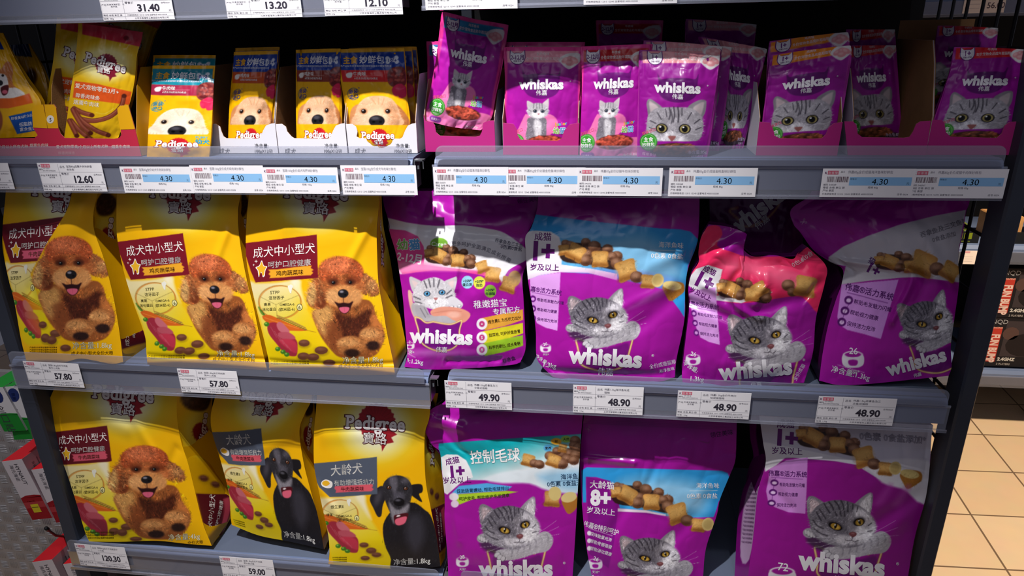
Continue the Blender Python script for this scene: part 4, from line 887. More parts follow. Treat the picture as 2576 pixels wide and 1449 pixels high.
# ------------------------------------------------------------------ cat food artwork
def tube_toes(a, L, col='c8c4c8'):
    for x, y, rx, ry, an in L: a.ell(x, y, rx, ry, '4a4650', soft=3, ang=an); a.ell(x-1, y-1, rx*.86, ry*.88, col, soft=4, ang=an)
def cat_lying(a):
    """grey tabby resting on its forearm, head tilted"""
    a.poly([(330, 1050), (420, 1020), (640, 1060), (820, 1000), (840, 1060), (700, 1110), (480, 1130), (380, 1100)], '3a2c42', soft=26, alpha=.85)
    a.ell(350, 1012, 40, 32, 'a29da4', soft=4); tube_toes(a, [(330, 1008, 11, 19, -15), (347, 1014, 12, 22, -8), (366, 1020, 12, 22, 0), (385, 1024, 11, 18, 10)])
    a.poly([(455, 1100), (560, 1075), (720, 1010), (800, 960), (850, 968), (880, 1010), (868, 1062), (830, 1100), (740, 1120), (640, 1150), (540, 1168), (470, 1150)], 'b4afb6', soft=5)
    a.poly([(330, 860), (326, 800), (338, 772), (370, 770), (430, 800), (500, 845), (480, 880), (400, 915), (345, 920)], '7d7880', soft=4); a.poly([(345, 800), (368, 788), (420, 820), (440, 850), (395, 880), (358, 890)], 'c0a8ac', soft=14, alpha=.9)
    a.poly([(605, 845), (650, 775), (712, 718), (742, 714), (748, 770), (738, 850), (700, 880)], '96919a', soft=4); a.poly([(665, 800), (718, 730), (735, 730), (735, 828), (700, 850)], 'dcd6da', soft=12, alpha=.95)
    a.fur([(330, 860), (338, 772), (440, 805), (490, 860), (400, 915)], 240, 22, 1, const(120), .3, .3, 'f0e8ec'); a.fur([(620, 845), (712, 718), (745, 730), (738, 850)], 220, 24, 1, const(75), .25, .3, 'ffffff')
    HD = [(350, 900), (395, 830), (470, 790), (560, 778), (640, 795), (710, 830), (765, 890), (778, 950), (745, 1015), (690, 1060), (610, 1085), (520, 1080), (430, 1055), (375, 1010), (352, 950)]
    a.poly(HD, '67626c', soft=5)
    a.poly([(640, 820), (720, 840), (770, 900), (775, 960), (730, 1030), (660, 1060), (620, 1040), (650, 960), (640, 900)], 'd6d1d8', soft=30, alpha=.95); a.poly([(400, 940), (470, 985), (590, 1010), (620, 1070), (540, 1085), (430, 1050), (370, 1000)], '948f98', soft=30, alpha=.85)
    a.ell(690, 990, 62, 48, 'ece8ec', soft=30, alpha=.95); a.ell(585, 1038, 64, 32, 'cfcad0', soft=22, alpha=.95); a.poly([(590, 870), (640, 860), (650, 960), (620, 1000), (600, 960)], '8a848c', soft=20, alpha=.8)
    a.fur(HD, 1500, 22, 1, away(610, 985), .3, .4, 'f0ecf2', .7); a.fur(HD, 500, 18, 1, away(610, 985), .2, .4, '2a2630', .55)
    for p, w in (([(468, 798), (492, 826), (500, 846)], 10), ([(512, 860), (524, 884)], 9), ([(505, 788), (530, 815), (538, 838)], 10), ([(545, 852), (550, 882)], 8), ([(545, 782), (560, 808), (565, 836)], 9), ([(572, 850), (574, 880)], 8), ([(588, 786), (592, 815), (592, 850)], 8), ([(438, 812), (460, 845), (478, 868)], 9), ([(392, 872), (412, 905), (424, 922)], 9), ([(372, 925), (400, 958), (440, 975)], 8), ([(380, 980), (420, 1005), (470, 1020)], 7), ([(622, 796), (624, 830)], 7), ([(410, 850), (440, 890), (452, 910)], 7), ([(655, 815), (650, 845)], 6), ([(750, 910), (728, 930)], 6), ([(755, 960), (725, 968)], 6)):
        a.line(p, w, '26222c', .78, soft=6)
    for i in range(7): x = 560+i*45; y = 1095-i*17; a.line([(x, y-15), (x+14, y+10), (x+8, y+45)], 8, '6c6772', .55, soft=8)
    a.fur([(455, 1100), (720, 1010), (850, 970), (875, 1050), (640, 1150), (480, 1155)], 600, 22, 1, const(150), .18, .4, 'f0ecf0', .65)
    tube_toes(a, [(462, 1128, 18, 26, 60), (480, 1145, 18, 24, 50), (505, 1155, 18, 22, 40)], 'd0ccd2')
    for cx, cy, rx, ry, an in ((517, 953, 50, 27, 16), (669, 912, 40, 28, -22)):
        a.ell(cx-3, cy-9, rx*1.05, ry*.9, '3c363e', soft=16, ang=an, alpha=.7); a.ell(cx, cy, rx*.92, ry*.92, '120e14', soft=4, ang=an); a.ell(cx+2, cy+1, rx*.66, ry*.72, 'a8802c', soft=4, ang=an); a.ell(cx+4, cy+6, rx*.42, ry*.4, 'dcb858', soft=8, alpha=.85); a.ell(cx+2, cy-2, 8, ry*.66, '0a080a', soft=3, ang=an); a.ell(cx-2, cy-9, 5, 4, 'ffffff', soft=2)
    a.poly([(606, 990), (632, 978), (655, 985), (652, 1002), (632, 1014), (614, 1006)], '7a4448', soft=4); a.ell(632, 990, 12, 5, 'a87074', soft=6, alpha=.8)
    a.line([(630, 1012), (624, 1034), (600, 1040), (585, 1036)], 4, '2e2630', .85); a.line([(624, 1034), (645, 1042), (668, 1030)], 4, '2e2630', .85)
    for p in ([(560, 1020), (430, 1062), (330, 1075)], [(565, 1030), (450, 1085), (370, 1110)], [(700, 1000), (800, 950), (905, 880)], [(702, 1008), (820, 970), (920, 925)], [(705, 1015), (820, 995), (930, 975)], [(560, 1012), (470, 1030), (380, 1040)]): a.line(p, 2, 'e8e4ea', .75, soft=2)
def bowl_line(a, P=None, w=15):
    a.poly([(440, 1130), (430, 1270), (490, 1320), (600, 1345), (720, 1325), (780, 1280), (790, 1130), (700, 1150), (560, 1170)], '6e1474', soft=20, alpha=.85)
    for ww, c in ((w, 'b8823c'), (w*.55, 'f0d49a')):
        a.line([(462, 1118), (425, 1098), (398, 1092), (390, 1110), (402, 1160), (412, 1215), (415, 1270), (470, 1312), (600, 1340), (725, 1315), (780, 1265), (790, 1210), (806, 1150), (818, 1100), (808, 1088), (775, 1095), (735, 1118)], ww, c)
def whiskas_word(a, cx, cy, size, ang=0, sx=1.0, col='f1eef2', bold=.045, cn='伟嘉', cns=.36):
    a.text('whiskas', cx, cy, size, col, ang, bold=bold, sx=sx, track=.012, layer=3)
    w = math.radians(ang); a.text('®', cx+size*sx*2.1*math.cos(w), cy-size*.5-size*2.1*math.sin(w), size*.15, col, layer=2)
    if cn: a.text(cn, cx, cy+size*.44, size*cns, 'e8e2ea', ang, bold=.015, layer=3)
def pillow(a, x, y, s, ang, open_=False):
    w = math.radians(ang); R = lambda p: [(x+px*s*math.cos(w)-py*s*math.sin(w), y+px*s*math.sin(w)+py*s*math.cos(w)) for px, py in p]
    a.poly(R([(-1, -.9), (0, -1), (1, -.9), (.86, 0), (1, .9), (0, .92), (-1, .95), (-.85, 0)]), 'c08640', soft=3); a.poly(R([(-.8, -.7), (.7, -.75), (.7, .2), (-.7, .3)]), 'e4b468', soft=s*.6, alpha=.85); a.poly(R([(-.9, .5), (.9, .5), (.95, .9), (-.95, .9)]), '7a4618', soft=s*.4, alpha=.6)
    a.fur(R([(-.9, -.85), (.9, -.85), (.9, .85), (-.9, .85)]), int(90), s*.35, 1, const(-ang+20), .2, 1.2, '8a5420', .5)
    if open_: a.ell(*R([(.55, -.5)])[0], s*.8, s*.62, 'e2c87c', soft=3, ang=ang-15); a.ell(*R([(.55, -.5)])[0], s*.6, s*.42, 'c8b068', soft=s*.3, ang=ang-15)
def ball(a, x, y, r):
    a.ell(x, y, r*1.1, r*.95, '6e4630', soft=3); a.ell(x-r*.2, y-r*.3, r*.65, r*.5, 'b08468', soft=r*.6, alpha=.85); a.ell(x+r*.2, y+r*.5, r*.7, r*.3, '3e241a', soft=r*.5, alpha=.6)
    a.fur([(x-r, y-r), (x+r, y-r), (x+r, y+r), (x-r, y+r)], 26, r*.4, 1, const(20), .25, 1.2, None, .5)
def kibble_row(a, tail=True):
    """pillows and balls in a row that tumbles down to the right"""
    a.poly([(285, 372), (480, 372), (620, 410), (720, 470), (740, 540), (690, 572), (500, 532), (285, 500)], '2e1a14', soft=6, alpha=.95)
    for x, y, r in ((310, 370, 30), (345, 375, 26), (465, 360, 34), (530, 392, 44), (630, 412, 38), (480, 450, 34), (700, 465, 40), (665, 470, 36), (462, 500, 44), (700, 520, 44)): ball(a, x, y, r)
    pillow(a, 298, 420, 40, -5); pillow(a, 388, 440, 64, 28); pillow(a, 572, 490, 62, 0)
    if tail:
        pillow(a, 775, 575, 78, -18); ball(a, 850, 625, 46); pillow(a, 935, 660, 52, 5); a.ell(1010, 650, 46, 52, 'ddc27c', soft=3, ang=20); a.ell(1008, 650, 34, 38, 'c9ae6c', soft=12, ang=20)
        a.poly([(1045, 700), (1100, 660), (1200, 670), (1212, 730), (1170, 770), (1105, 808), (1075, 770)], 'b4762e', soft=4); a.ell(1120, 690, 72, 34, 'e0c880', soft=3, ang=8); a.fur([(1050, 700), (1210, 700), (1180, 770), (1105, 805)], 140, 16, 1, const(30), .25, 1, '7a4a18', .5)
def age_label(a, n='1+', head='成猫', foot='岁及以上', white='eeecef', ink='6c1a78'):
    a.text(head, 138, 342, 66, ink, -2, bold=.012); a.text(n, 130, 492, 190, ink, -3, bold=.05, sx=.92); a.text(foot, 150, 572, 56, ink, -2, bold=.012)
def vital_panel(a, rows=('帮助毛发魅力闪耀', '帮助视力健康', '保持活力充沛'), title='伟嘉®活力系统', ink='6a1a80', col='dfa0ea', icons=True):
    if col: a.poly([(40, 640), (110, 612), (272, 590), (262, 800), (248, 1032), (160, 1010), (92, 975), (60, 880), (45, 760)], col, smooth=False, soft=3)
    a.text(title, 140, 742, 44, ink, -8, bold=.01, sx=.95); a.line([(55, 742), (245, 775)], 3, ink, smooth=False)
    for i, st in enumerate(rows):
        y = 812+i*74; a.text(st, 92, y-8, 27, ink, -8, sx=.95, align='l')
        if icons: a.ell(62, y-22, 24, 26, ink, soft=2); a.ell(62, y-20, 13, 12, col or 'e8d0ee', soft=3)
def bowl_icon(a, x, y, k, n='26', ang=0):
    g = lambda u, v: (x+u*k, y+v*k)
    a.ell(*g(0, -18), 62*k, 24*k, 'efeaf0'); a.ell(*g(0, -20), 50*k, 16*k, PUR)
    a.poly([g(-60, -18), g(0, 8), g(60, -18), g(66, 34), g(40, 56), g(0, 60), g(-40, 56), g(-64, 34)], 'efeaf0'); a.poly([g(-26, 14), g(26, 14), g(22, 44), g(-20, 44)], PUR)
    a.text(n, *g(2, -24), 54*k, 'f4f0f5', ang, bold=.01, layer=2); a.text('天装*', *g(4, 96), 30*k, 'efeaf0')
REF_OC = Coons(L=[(185, 1350), (95, 1250), (85, 1050), (70, 900), (40, 750), (20, 600), (10, 450), (5, 320), (50, 250), (95, 100), (100, -30)],
               R=[(1140, 1385), (1152, 1250), (1195, 1050), (1217, 900), (1218, 720), (1240, 560), (1300, 400), (1318, 310), (1326, 150), (1328, -30)],
               B=[(185, 1350), (250, 1392), (600, 1420), (1000, 1420), (1140, 1385)])
def art_adult(patch, top='2f9be0', nu=270, nv=340, label='eceaee', M=None, Mcat=None, Mtxt=None, n26='26', kg='1.3kg', Mpanel=None, Mlab=None, Mk=None, fish='海洋鱼味', Mfish=None, word=True, panel=True, seal_y=None):
    a = Art(patch, nu, nv, PUR); m = lambda k: a.M(*(k or M or (1,)))
    m(None)
    a.poly([(-60, 120), (90, 150), (500, 200), (1030, 255), (1180, 262), (1260, 280), (1318, 340), (1290, 430), (1240, 540), (1222, 700), (1212, 930), (1180, 880), (1060, 720), (900, 680), (700, 640), (500, 600), (250, 585), (30, 640), (-60, 660)], top, smooth=False, soft=3)
    a.poly([(280, 330), (600, 330), (900, 300), (1150, 480), (1180, 640), (900, 640), (600, 560), (280, 520)], 'bfe2f6' if top != 'ea2a5c' else 'f4a8b8', soft=120, alpha=.6)
    a.poly([(-60, 290), (80, 272), (200, 280), (262, 320), (285, 400), (280, 530), (500, 560), (700, 600), (705, 650), (480, 592), (270, 588), (110, 612), (-60, 680)], label, smooth=False, soft=3)
    a.ell(560, 700, 500, 110, 'b825b0', soft=90, alpha=.5)
    m(Mk); kibble_row(a); a.poly([(1000, 730), (1050, 712), (1060, 760), (830, 860), (760, 880)], 'd070d0', soft=30, alpha=.5)
    m(Mlab); age_label(a)
    if panel: m(Mpanel); vital_panel(a)
    m(Mcat); bowl_line(a); cat_lying(a)
    m(Mtxt)
    if word: whiskas_word(a, 612, 1290, 172, -4, 1.0)
    m(Mfish); a.text(fish, 1110, 400, 48, 'f0f6fa', -3, bold=.01); a.line([(950, 420), (1205, 425)], 3, 'f0f6fa', smooth=False); a.text('0色素 0食盐', 1080, 482, 46, 'f0f6fa', -2, bold=.01)
    m(None)
    if n26: bowl_icon(a, 158, 1160, .62, n26, 15); a.text('净含量:', 120, 1260, 34, 'f0ecf2', -35); a.text(kg, 185, 1310, 50, 'f0ecf2', -8, bold=.01); a.text('全价成猫猫粮', 1050, 1300, 38, 'e8d8ee', 12, sx=.9); a.text('海洋鱼味', 1080, 1340, 30, 'e8d8ee', 12)
    return a
REF_KIT = Coons(L=[(175, 1335), (200, 1240), (185, 1050), (165, 800), (140, 620), (110, 450), (60, 280), (50, 190), (20, 90), (0, -30)],
                R=[(1075, 1300), (1115, 1200), (1112, 1050), (1100, 800), (1092, 640), (1125, 530), (1135, 430), (1185, 330), (1215, 130), (1218, -30)],
                B=[(175, 1335), (400, 1355), (700, 1345), (1000, 1320), (1075, 1300)])
def art_kitten():
    a = Art(REF_KIT, 270, 340, PUR)
    a.poly([(0, 180), (60, 182), (200, 215), (400, 240), (640, 238), (820, 262), (960, 300), (1140, 440), (1130, 500), (1060, 540), (980, 590), (930, 680), (880, 650), (600, 590), (330, 570), (130, 610), (40, 400)], 'ecebf0', soft=4)
    a.poly([(60, 265), (180, 275), (280, 320), (325, 400), (335, 470), (325, 540), (450, 560), (600, 575), (880, 600), (940, 690), (860, 640), (600, 592), (400, 585), (160, 615), (60, 420)], 'ea4a9c', smooth=False, soft=3)
    a.poly([(130, 530), (320, 520), (560, 570), (800, 590), (300, 592), (150, 612)], 'f59ac8', soft=30, alpha=.8)
    for ch, x, c in (('幼', 165, '8ac26a'), ('猫', 258, '5aa0dc')): a.text(ch, x, 418, 88, c, 4, bold=.03, layer=2, out='fafafa', outw=.03)
    a.text('2-12月', 215, 520, 84, 'fbf3f8', -9, bold=.03, sx=.86)
    a.ell(445, 380, 68, 48, '7ab33c', soft=3); a.text('Care+', 445, 398, 46, 'f2f8ea', -2, bold=.01)
    for i, ch in enumerate('更多呵护全面满足成长所需'): x = 560+i*38; a.text(ch, x, 392+(i*i)*1.05, 38, '8a8794', -i*2.6, bold=.008)
    a.text('吞拿鱼及三文鱼', 985, 385, 32, '54506a', -12); a.line([(910, 380), (1075, 420)], 3, '54506a', smooth=False); a.text('0色素0食盐', 1005, 425, 34, '54506a', -8)
    a.M((.82, 0, 0, .8), (572, 490), (590, 510)); kibble_row(a, False); a.M()
    pillow(a, 860, 620, 60, 8); pillow(a, 780, 560, 46, -20); a.ell(1030, 650, 50, 62, 'c08a48', soft=5, ang=10)
    pillow(a, 985, 700, 60, 20, False); a.poly([(860, 560), (1000, 580), (1100, 640), (1080, 700)], 'f4f0f4', soft=60, alpha=.3)
    # kitten with blue eyes held in a hand
    a.poly([(205, 740), (235, 760), (245, 840), (300, 900), (380, 960), (300, 975), (250, 950), (215, 850)], 'e8b8a4', soft=6)
    a.poly([(240, 840), (300, 850), (380, 930), (600, 930), (640, 980), (520, 1000), (380, 985), (280, 970), (235, 900)], 'b8b4b8', soft=6)
    a.poly([(215, 640), (245, 640), (330, 690), (320, 760), (250, 760), (222, 700)], 'c8c2c6', soft=4); a.poly([(235, 665), (300, 700), (270, 740)], 'e0c8c8', soft=10)
    a.poly([(460, 690), (560, 640), (585, 642), (578, 700), (550, 770), (480, 760)], 'cfcace', soft=4); a.poly([(500, 700), (560, 660), (545, 740)], 'e4cccc', soft=10)
    a.poly([(240, 780), (270, 700), (340, 655), (420, 640), (500, 680), (560, 740), (570, 810), (520, 870), (420, 890), (330, 870), (260, 840)], 'd2ced3', soft=5)
    a.ell(430, 840, 80, 42, 'eeecef', soft=20)
    a.fur([(240, 780), (300, 670), (420, 640), (550, 720), (560, 830), (420, 890), (280, 860)], 800, 20, 1, away(425, 800), .14, .5, 'ffffff', .7)
    for p in ([(330, 670), (350, 720)], [(365, 655), (378, 715)], [(405, 650), (405, 712)], [(450, 660), (435, 715)], [(250, 790), (300, 810)], [(545, 780), (500, 800)], [(540, 740), (505, 770)], [(262, 830), (310, 840)]): a.line(p, 10, '3e3a44', .75, soft=6)
    a.fur([(240, 780), (300, 670), (420, 640), (550, 720), (560, 830), (420, 890), (280, 860)], 260, 16, 1, away(425, 800), .2, .5, '3a3640', .5)
    for cx, cy in ((352, 767), (468, 757)): a.ell(cx, cy, 27, 21, '2a2630', soft=4); a.ell(cx, cy, 21, 17, '5fa8d8', soft=4); a.ell(cx, cy, 8, 10, '08080c', soft=2); a.ell(cx-6, cy-6, 4, 4, 'ffffff', soft=1)
    a.poly([(402, 800), (436, 800), (420, 818)], 'c07878', soft=3); a.line([(419, 818), (417, 836), (400, 842)], 3, '5a4a50'); a.line([(417, 836), (435, 842)], 3, '5a4a50')
    for p in ([(380, 828), (290, 840)], [(382, 836), (300, 865)], [(455, 826), (560, 830)], [(455, 834), (550, 858)]): a.line(p, 1.5, 'ffffff', .8, soft=2)
    a.poly([(260, 870), (330, 860), (370, 920), (370, 960), (290, 960)], 'b0acb2', soft=6); a.line([(300, 880), (340, 950)], 8, '5a555e', .5); a.line([(330, 875), (360, 930)], 7, '5a555e', .5)
    a.poly([(520, 800), (560, 790), (620, 830), (630, 860), (600, 885), (540, 880), (520, 850)], 'dedbe0', soft=4); tube_toes(a, [(545, 868, 15, 12, 0), (575, 874, 15, 12, 0), (604, 862, 14, 12, 0)], 'f0eef2')
    a.poly([(380, 900), (460, 870), (560, 872), (640, 890), (690, 930), (640, 990), (560, 975), (500, 940), (400, 940)], 'e89c84', soft=5); a.line([(395, 918), (520, 900), (620, 905)], 4, 'c87460', .7); a.ell(560, 930, 50, 24, 'f2b8a4', soft=16)
    # bowl outline and name
    a.poly([(270, 960), (300, 1150), (420, 1215), (560, 1180), (610, 1050), (612, 985), (530, 1005), (400, 985), (340, 990)], '7a1484', soft=10)
    a.ell(420, 1225, 260, 30, 'e090e0', soft=40, alpha=.6)
    for w, c in ((13, 'c08a44'), (7, 'f4dca4')): a.line([(400, 985), (345, 992), (300, 960), (262, 948), (262, 970), (285, 1050), (290, 1110), (335, 1170), (430, 1210), (520, 1205), (580, 1170), (602, 1120), (604, 1050), (622, 985), (615, 975), (530, 1005), (400, 985)], w, c)
    whiskas_word(a, 465, 1150, 152, -2, .99, cn='伟嘉', cns=.3)
    for x, y, c, t1, t2 in ((665, 678, '9ad4ec', '+25%*', '蛋白质'), (758, 682, 'd8d84c', '+20%*', '脂肪'), (843, 748, '86b83a', '+30%*', '牛磺酸')): a.ell(x, y, 46, 50, c, soft=3); a.text(t1, x, y-2, 25, '2a4a40', 4, bold=.02); a.text(t2, x, y+28, 25, '2a4a40', 2, bold=.01)
    a.text('稚嫩猫宝', 845, 868, 66, 'f2ecf4', 4, bold=.012); a.text('专属配方', 970, 918, 54, 'f2ecf4', 6, bold=.01)
    for y, c, st, ic in ((1000, 'e2a23c', '维生素E, 为抵抗力加分', '+'), (1105, 'dcd428', '甜菜粕, 呵护娇嫩肠胃', 'S'), (1200, '9ac82c', '科学钙磷比, 成长骨骼', '8')):
        a.poly([(760, y-40), (1095, y-112), (1098, y-30), (950, y+20), (800, y+52)], c, smooth=False, soft=3); a.text(st, 955, y-20, 31, '4a3410', 8, sx=.84)
        a.ell(778, y+2, 42, 44, 'f0ecf2', soft=3); a.ell(778, y+2, 22, 24, 'c03a7c' if ic != '8' else 'c8509c', soft=3); a.text(ic, 778, y+14, 34, 'f6eef4', layer=2)
    bowl_icon(a, 218, 1165, .55, '2', 0); a.text('天装*', 215, 1228, 30, 'f0ecf2', -15); a.line([(175, 1215), (262, 1262)], 3, 'f0ecf2', smooth=False); a.text('量:1.2kg', 245, 1308, 46, 'f0ecf2', -5, bold=.01)
    a.text('吞拿鱼', 990, 1290, 36, '3c0844', 14); a.text('领住美味', 1140, 55, 44, '5c1864', 8); a.line([(960, 55), (1000, 75), (1035, 75)], 8, 'a0508c', .7)
    return a
def rotk(kx, ang, ky=None):
    ky = ky or kx; w = math.radians(ang); c, s_ = math.cos(w), math.sin(w)
    return (kx*c, ky*s_, -kx*s_, ky*c)      # ang > 0 turns counter-clockwise (y runs down)
REF_BF = Coons(L=[(50, 1370), (45, 1300), (60, 1150), (78, 1000), (98, 820), (92, 680), (118, 570), (168, 490), (165, 420), (185, 310), (240, 215)],
               R=[(935, 1370), (1000, 1150), (1022, 900), (1085, 650), (1096, 520), (960, 380)], B=[(50, 1370), (250, 1395), (600, 1395), (935, 1370)],
               T=[(240, 215), (390, 235), (522, 290), (455, 335), (550, 445), (720, 440), (850, 470), (890, 425), (960, 380)])
def art_beef():
    a = Art(REF_BF, 270, 340, PUR); PK = 'f02c62'
    a.poly([(80, 560), (160, 480), (160, 330), (215, 240), (310, 225), (340, 290), (300, 370), (420, 420), (540, 450), (850, 440), (960, 380), (1096, 500), (1090, 700), (1040, 860), (960, 780), (870, 740), (500, 790), (300, 760), (90, 640)], PK, soft=5)
    a.poly([(330, 480), (560, 470), (900, 560), (960, 640), (880, 700), (600, 600), (350, 560)], 'f67a98', soft=90, alpha=.6)
    a.poly([(235, 512), (340, 545), (290, 772), (200, 750), (92, 660), (98, 600), (150, 540)], 'e9e7eb', smooth=False, soft=3); a.poly([(110, 700), (290, 770), (480, 790), (705, 712), (690, 700), (300, 735)], 'e9e7eb', smooth=False, soft=3)
    a.M((.82, 0, 0, .78), (388, 440), (405, 690)); kibble_row(a, False); a.M(); pillow(a, 612, 690, 52, -30); ball(a, 820, 660, 44); ball(a, 850, 710, 34); pillow(a, 945, 670, 76, 12)
    a.M(rotk(.78, -24), (130, 430), (205, 630)); age_label(a); a.M()
    a.M((.86, .12, 0, .95), (40, 640), (95, 722)); vital_panel(a); a.M()
    a.M(rotk(1.03, 0), (517, 953), (575, 1062)); bowl_line(a); cat_lying(a); a.M()
    whiskas_word(a, 588, 1325, 165, 5, 1.0, cns=.25)
    bowl_icon(a, 125, 1195, .8, '26', -12); a.text('净含量:', 100, 1265, 40, 'f0ecf2', -35); a.text('1.3kg', 150, 1360, 50, 'f0ecf2', -4, bold=.01); a.text('全价成猫', 910, 1300, 34, 'e8d8ee', 60)
    a.text('0色素0食盐', 950, 470, 44, 'f6ccd8', 32); a.text('✂', 405, 262, 34, 'f0d0e8', -20); return a
REF_SA = Coons(L=[(1045, 1355), (1072, 1150), (1112, 950), (1170, 760), (1212, 640), (1215, 540), (1110, 480), (1000, 400), (905, 270), (862, 220), (838, 110), (960, 20), (990, -30)],
               R=[(1990, 1320), (2012, 1250), (2006, 1100), (2032, 900), (2066, 640), (2060, 450), (2098, 260), (2116, 130), (2140, 60), (2150, -30)], B=[(1045, 1355), (1190, 1387), (1400, 1380), (1700, 1350), (1990, 1320)])
def art_salmon():
    a = Art(REF_SA, 280, 360, PUR)
    a.poly([(2116, 110), (1900, 150), (1640, 215), (1400, 300), (1220, 378), (1115, 455), (1110, 500), (1240, 520), (1205, 655), (1400, 628), (1640, 605), (1760, 600), (2070, 640), (2064, 400)], 'cfcbd4', smooth=False, soft=4)
    a.M((.86, .0, 0, .72), (388, 440), (1560, 490)); kibble_row(a, False); a.M(); pillow(a, 1800, 505, 88, 24); ball(a, 1905, 540, 50); pillow(a, 2000, 560, 66, 35)
    a.M(rotk(.75, -28), (138, 430), (1395, 545)); a.text('猫', 140, 360, 70, '5c1670', 0, bold=.01); a.text('1+', 190, 445, 130, '5c1670', bold=.04); a.M()
    a.poly([(1210, 655), (1625, 618), (1560, 830), (1495, 1052), (1380, 1018), (1250, 985), (1195, 950), (1178, 890)], 'd694e6', smooth=False, soft=3)
    I = '5c1670'; a.text('伟嘉®活力系统', 1408, 728, 58, I, -13, bold=.012, sx=.93); a.line([(1250, 712), (1545, 790)], 4, I, smooth=False)
    for i, (st, x, y) in enumerate((('帮助毛发魅力闪耀', 1295, 790), ('帮助视力健康', 1268, 868), ('保持活力充沛', 1245, 950))):
        a.text(st, x, y, 38, I, -13, sx=.93, align='l'); a.ell(x-34, y-22, 32, 32, I, soft=3); a.ell(x-34, y-20, 17, 15, 'e8c4f0', soft=3)
    a.line([(1262, 800), (1233, 850), (1212, 930)], 3, I)
    a.M(rotk(.86, 8, .95), (517, 953), (1795, 945)); bowl_line(a); cat_lying(a); a.M()
    whiskas_word(a, 1765, 1262, 138, 15, 1.0, cns=.22)
    bowl_icon(a, 1292, 1190, 1.2, '26', -4); a.line([(1180, 1240), (1375, 1298)], 3, 'f0ecf2', smooth=False); a.text('净含量:1.3kg', 1270, 1320, 54, 'f0ecf2', -14, bold=.008)
    a.text('吞拿鱼及三文鱼味', 1960, 255, 46, '8a8690', 18); a.text('0食盐添加', 1960, 320, 40, '8a8690', 16); a.line([(1850, 270), (2080, 200)], 3, '8a8690'); a.text('✂', 918, 205, 44, 'e0a0d8', -60); return a
REF_CT = Coons(L=[(228, 1620), (215, 1300), (195, 1050), (195, 880), (172, 680), (160, 560), (105, 510), (45, 390), (36, 345), (100, 255), (190, 205), (215, 170)],
               R=[(1095, 1620), (1128, 1200), (1145, 900), (1160, 640), (1172, 440), (1185, 300), (1190, 240)])
def art_control():
    a = Art(REF_CT, 270, 380, PUR)
    a.grad([(160, 510), (600, 475), (1190, 430), (1180, 700), (900, 790), (600, 770), (330, 770), (170, 700)], '0ea0aa', 'f0f4f6', (500, 560), (560, 760), smooth=False)
    a.poly([(480, 760), (700, 700), (1180, 690), (1170, 850), (940, 840), (800, 790), (600, 790)], 'e8f2f8', soft=20); a.poly([(860, 730), (1170, 690), (1165, 830), (1000, 820)], '9ccfee', soft=60, alpha=.9)
    a.poly([(170, 610), (210, 590), (290, 590), (350, 630), (385, 700), (400, 750), (300, 800), (215, 875), (190, 860)], 'f2f0f3', smooth=False, soft=3)
    a.text('成猫', 255, 652, 52, '6c1a78', 12, bold=.012); a.text('1+', 285, 745, 110, '6c1a78', 6, bold=.05); a.text('岁及以上', 285, 790, 52, '6c1a78', 3, bold=.01)
    a.text('控制毛球', 562, 635, 104, 'f6f8f8', 4, bold=.02, sx=.86, out='0a8088', outw=.015)
    a.poly([(250, 860), (300, 812), (500, 790), (680, 812), (640, 842), (300, 868), (270, 900)], '58b0ea', smooth=False); a.poly([(270, 900), (300, 870), (640, 844), (720, 850), (560, 885), (400, 905), (300, 945)], 'b2d630', smooth=False)
    a.text('促进肠胃蠕动, 帮助毛球排出', 470, 848, 30, '1a4468', 4, bold=.01); a.text('呵护皮毛, 帮助维护毛发健康', 480, 900, 29, '3a4a10', 5, bold=.01); a.ell(262, 890, 34, 28, 'f0e8f0'); a.ell(268, 940, 28, 26, 'e8d0e8')
    for x, y, rx, ry, c, t in ((995, 487, 38, 24, 'e8a828', '鲜'), (1065, 470, 38, 24, '9ac858', '天然'), (937, 535, 32, 26, '58a8d8', '营养')): a.ell(x, y, rx, ry, c, soft=3); a.text(t, x, y+8, 22, '3a3020')
    pillow(a, 795, 625, 44, 15); ball(a, 840, 645, 32); ball(a, 875, 652, 34)
    for x, y, r in ((1130, 480, 36), (1120, 515, 32), (1150, 530, 36), (1085, 570, 36), (1030, 580, 34), (950, 590, 34), (1000, 555, 30), (1135, 580, 38), (1070, 610, 34), (1120, 620, 36), (1035, 645, 42)): ball(a, x, y, r)
    pillow(a, 1040, 535, 30, 10); pillow(a, 975, 625, 46, 20)
    pillow(a, 965, 900, 56, 5); a.ell(985, 860, 46, 50, 'e0c880', soft=3); a.poly([(1035, 905), (1090, 870), (1145, 880), (1140, 960), (1085, 1005), (1050, 960)], 'b4762e', soft=4); a.ell(1085, 885, 58, 36, 'e4cc88', soft=3, ang=-15)
    a.text('海洋鱼味', 1110, 750, 42, '24466a', 4); a.line([(965, 775), (1160, 760)], 3, '24466a', smooth=False); a.text('0色素 0食盐添加', 1075, 800, 40, '24466a', 3)
    a.M((.96, 0, 0, 1.0), (517, 953), (625, 1125)); bowl_line(a); cat_lying(a); a.M(); whiskas_word(a, 708, 1450, 163, 1, 1.0)
    bowl_icon(a, 322, 1345, .68, '28', 8); a.text('净含量:1.2kg', 340, 1500, 50, 'f0ecf2'); a.text('✂', 105, 320, 36, 'd080c8', 20); return a
REF_8 = Coons(L=[(190, 1620), (165, 1440), (130, 1250), (102, 1000), (86, 760), (84, 600), (100, 400), (112, 300), (114, 280)], R=[(930, 1620), (965, 1440), (985, 1250), (1060, 1020), (1085, 900), (1150, 740), (1195, 620), (1203, 450), (1206, 280)])
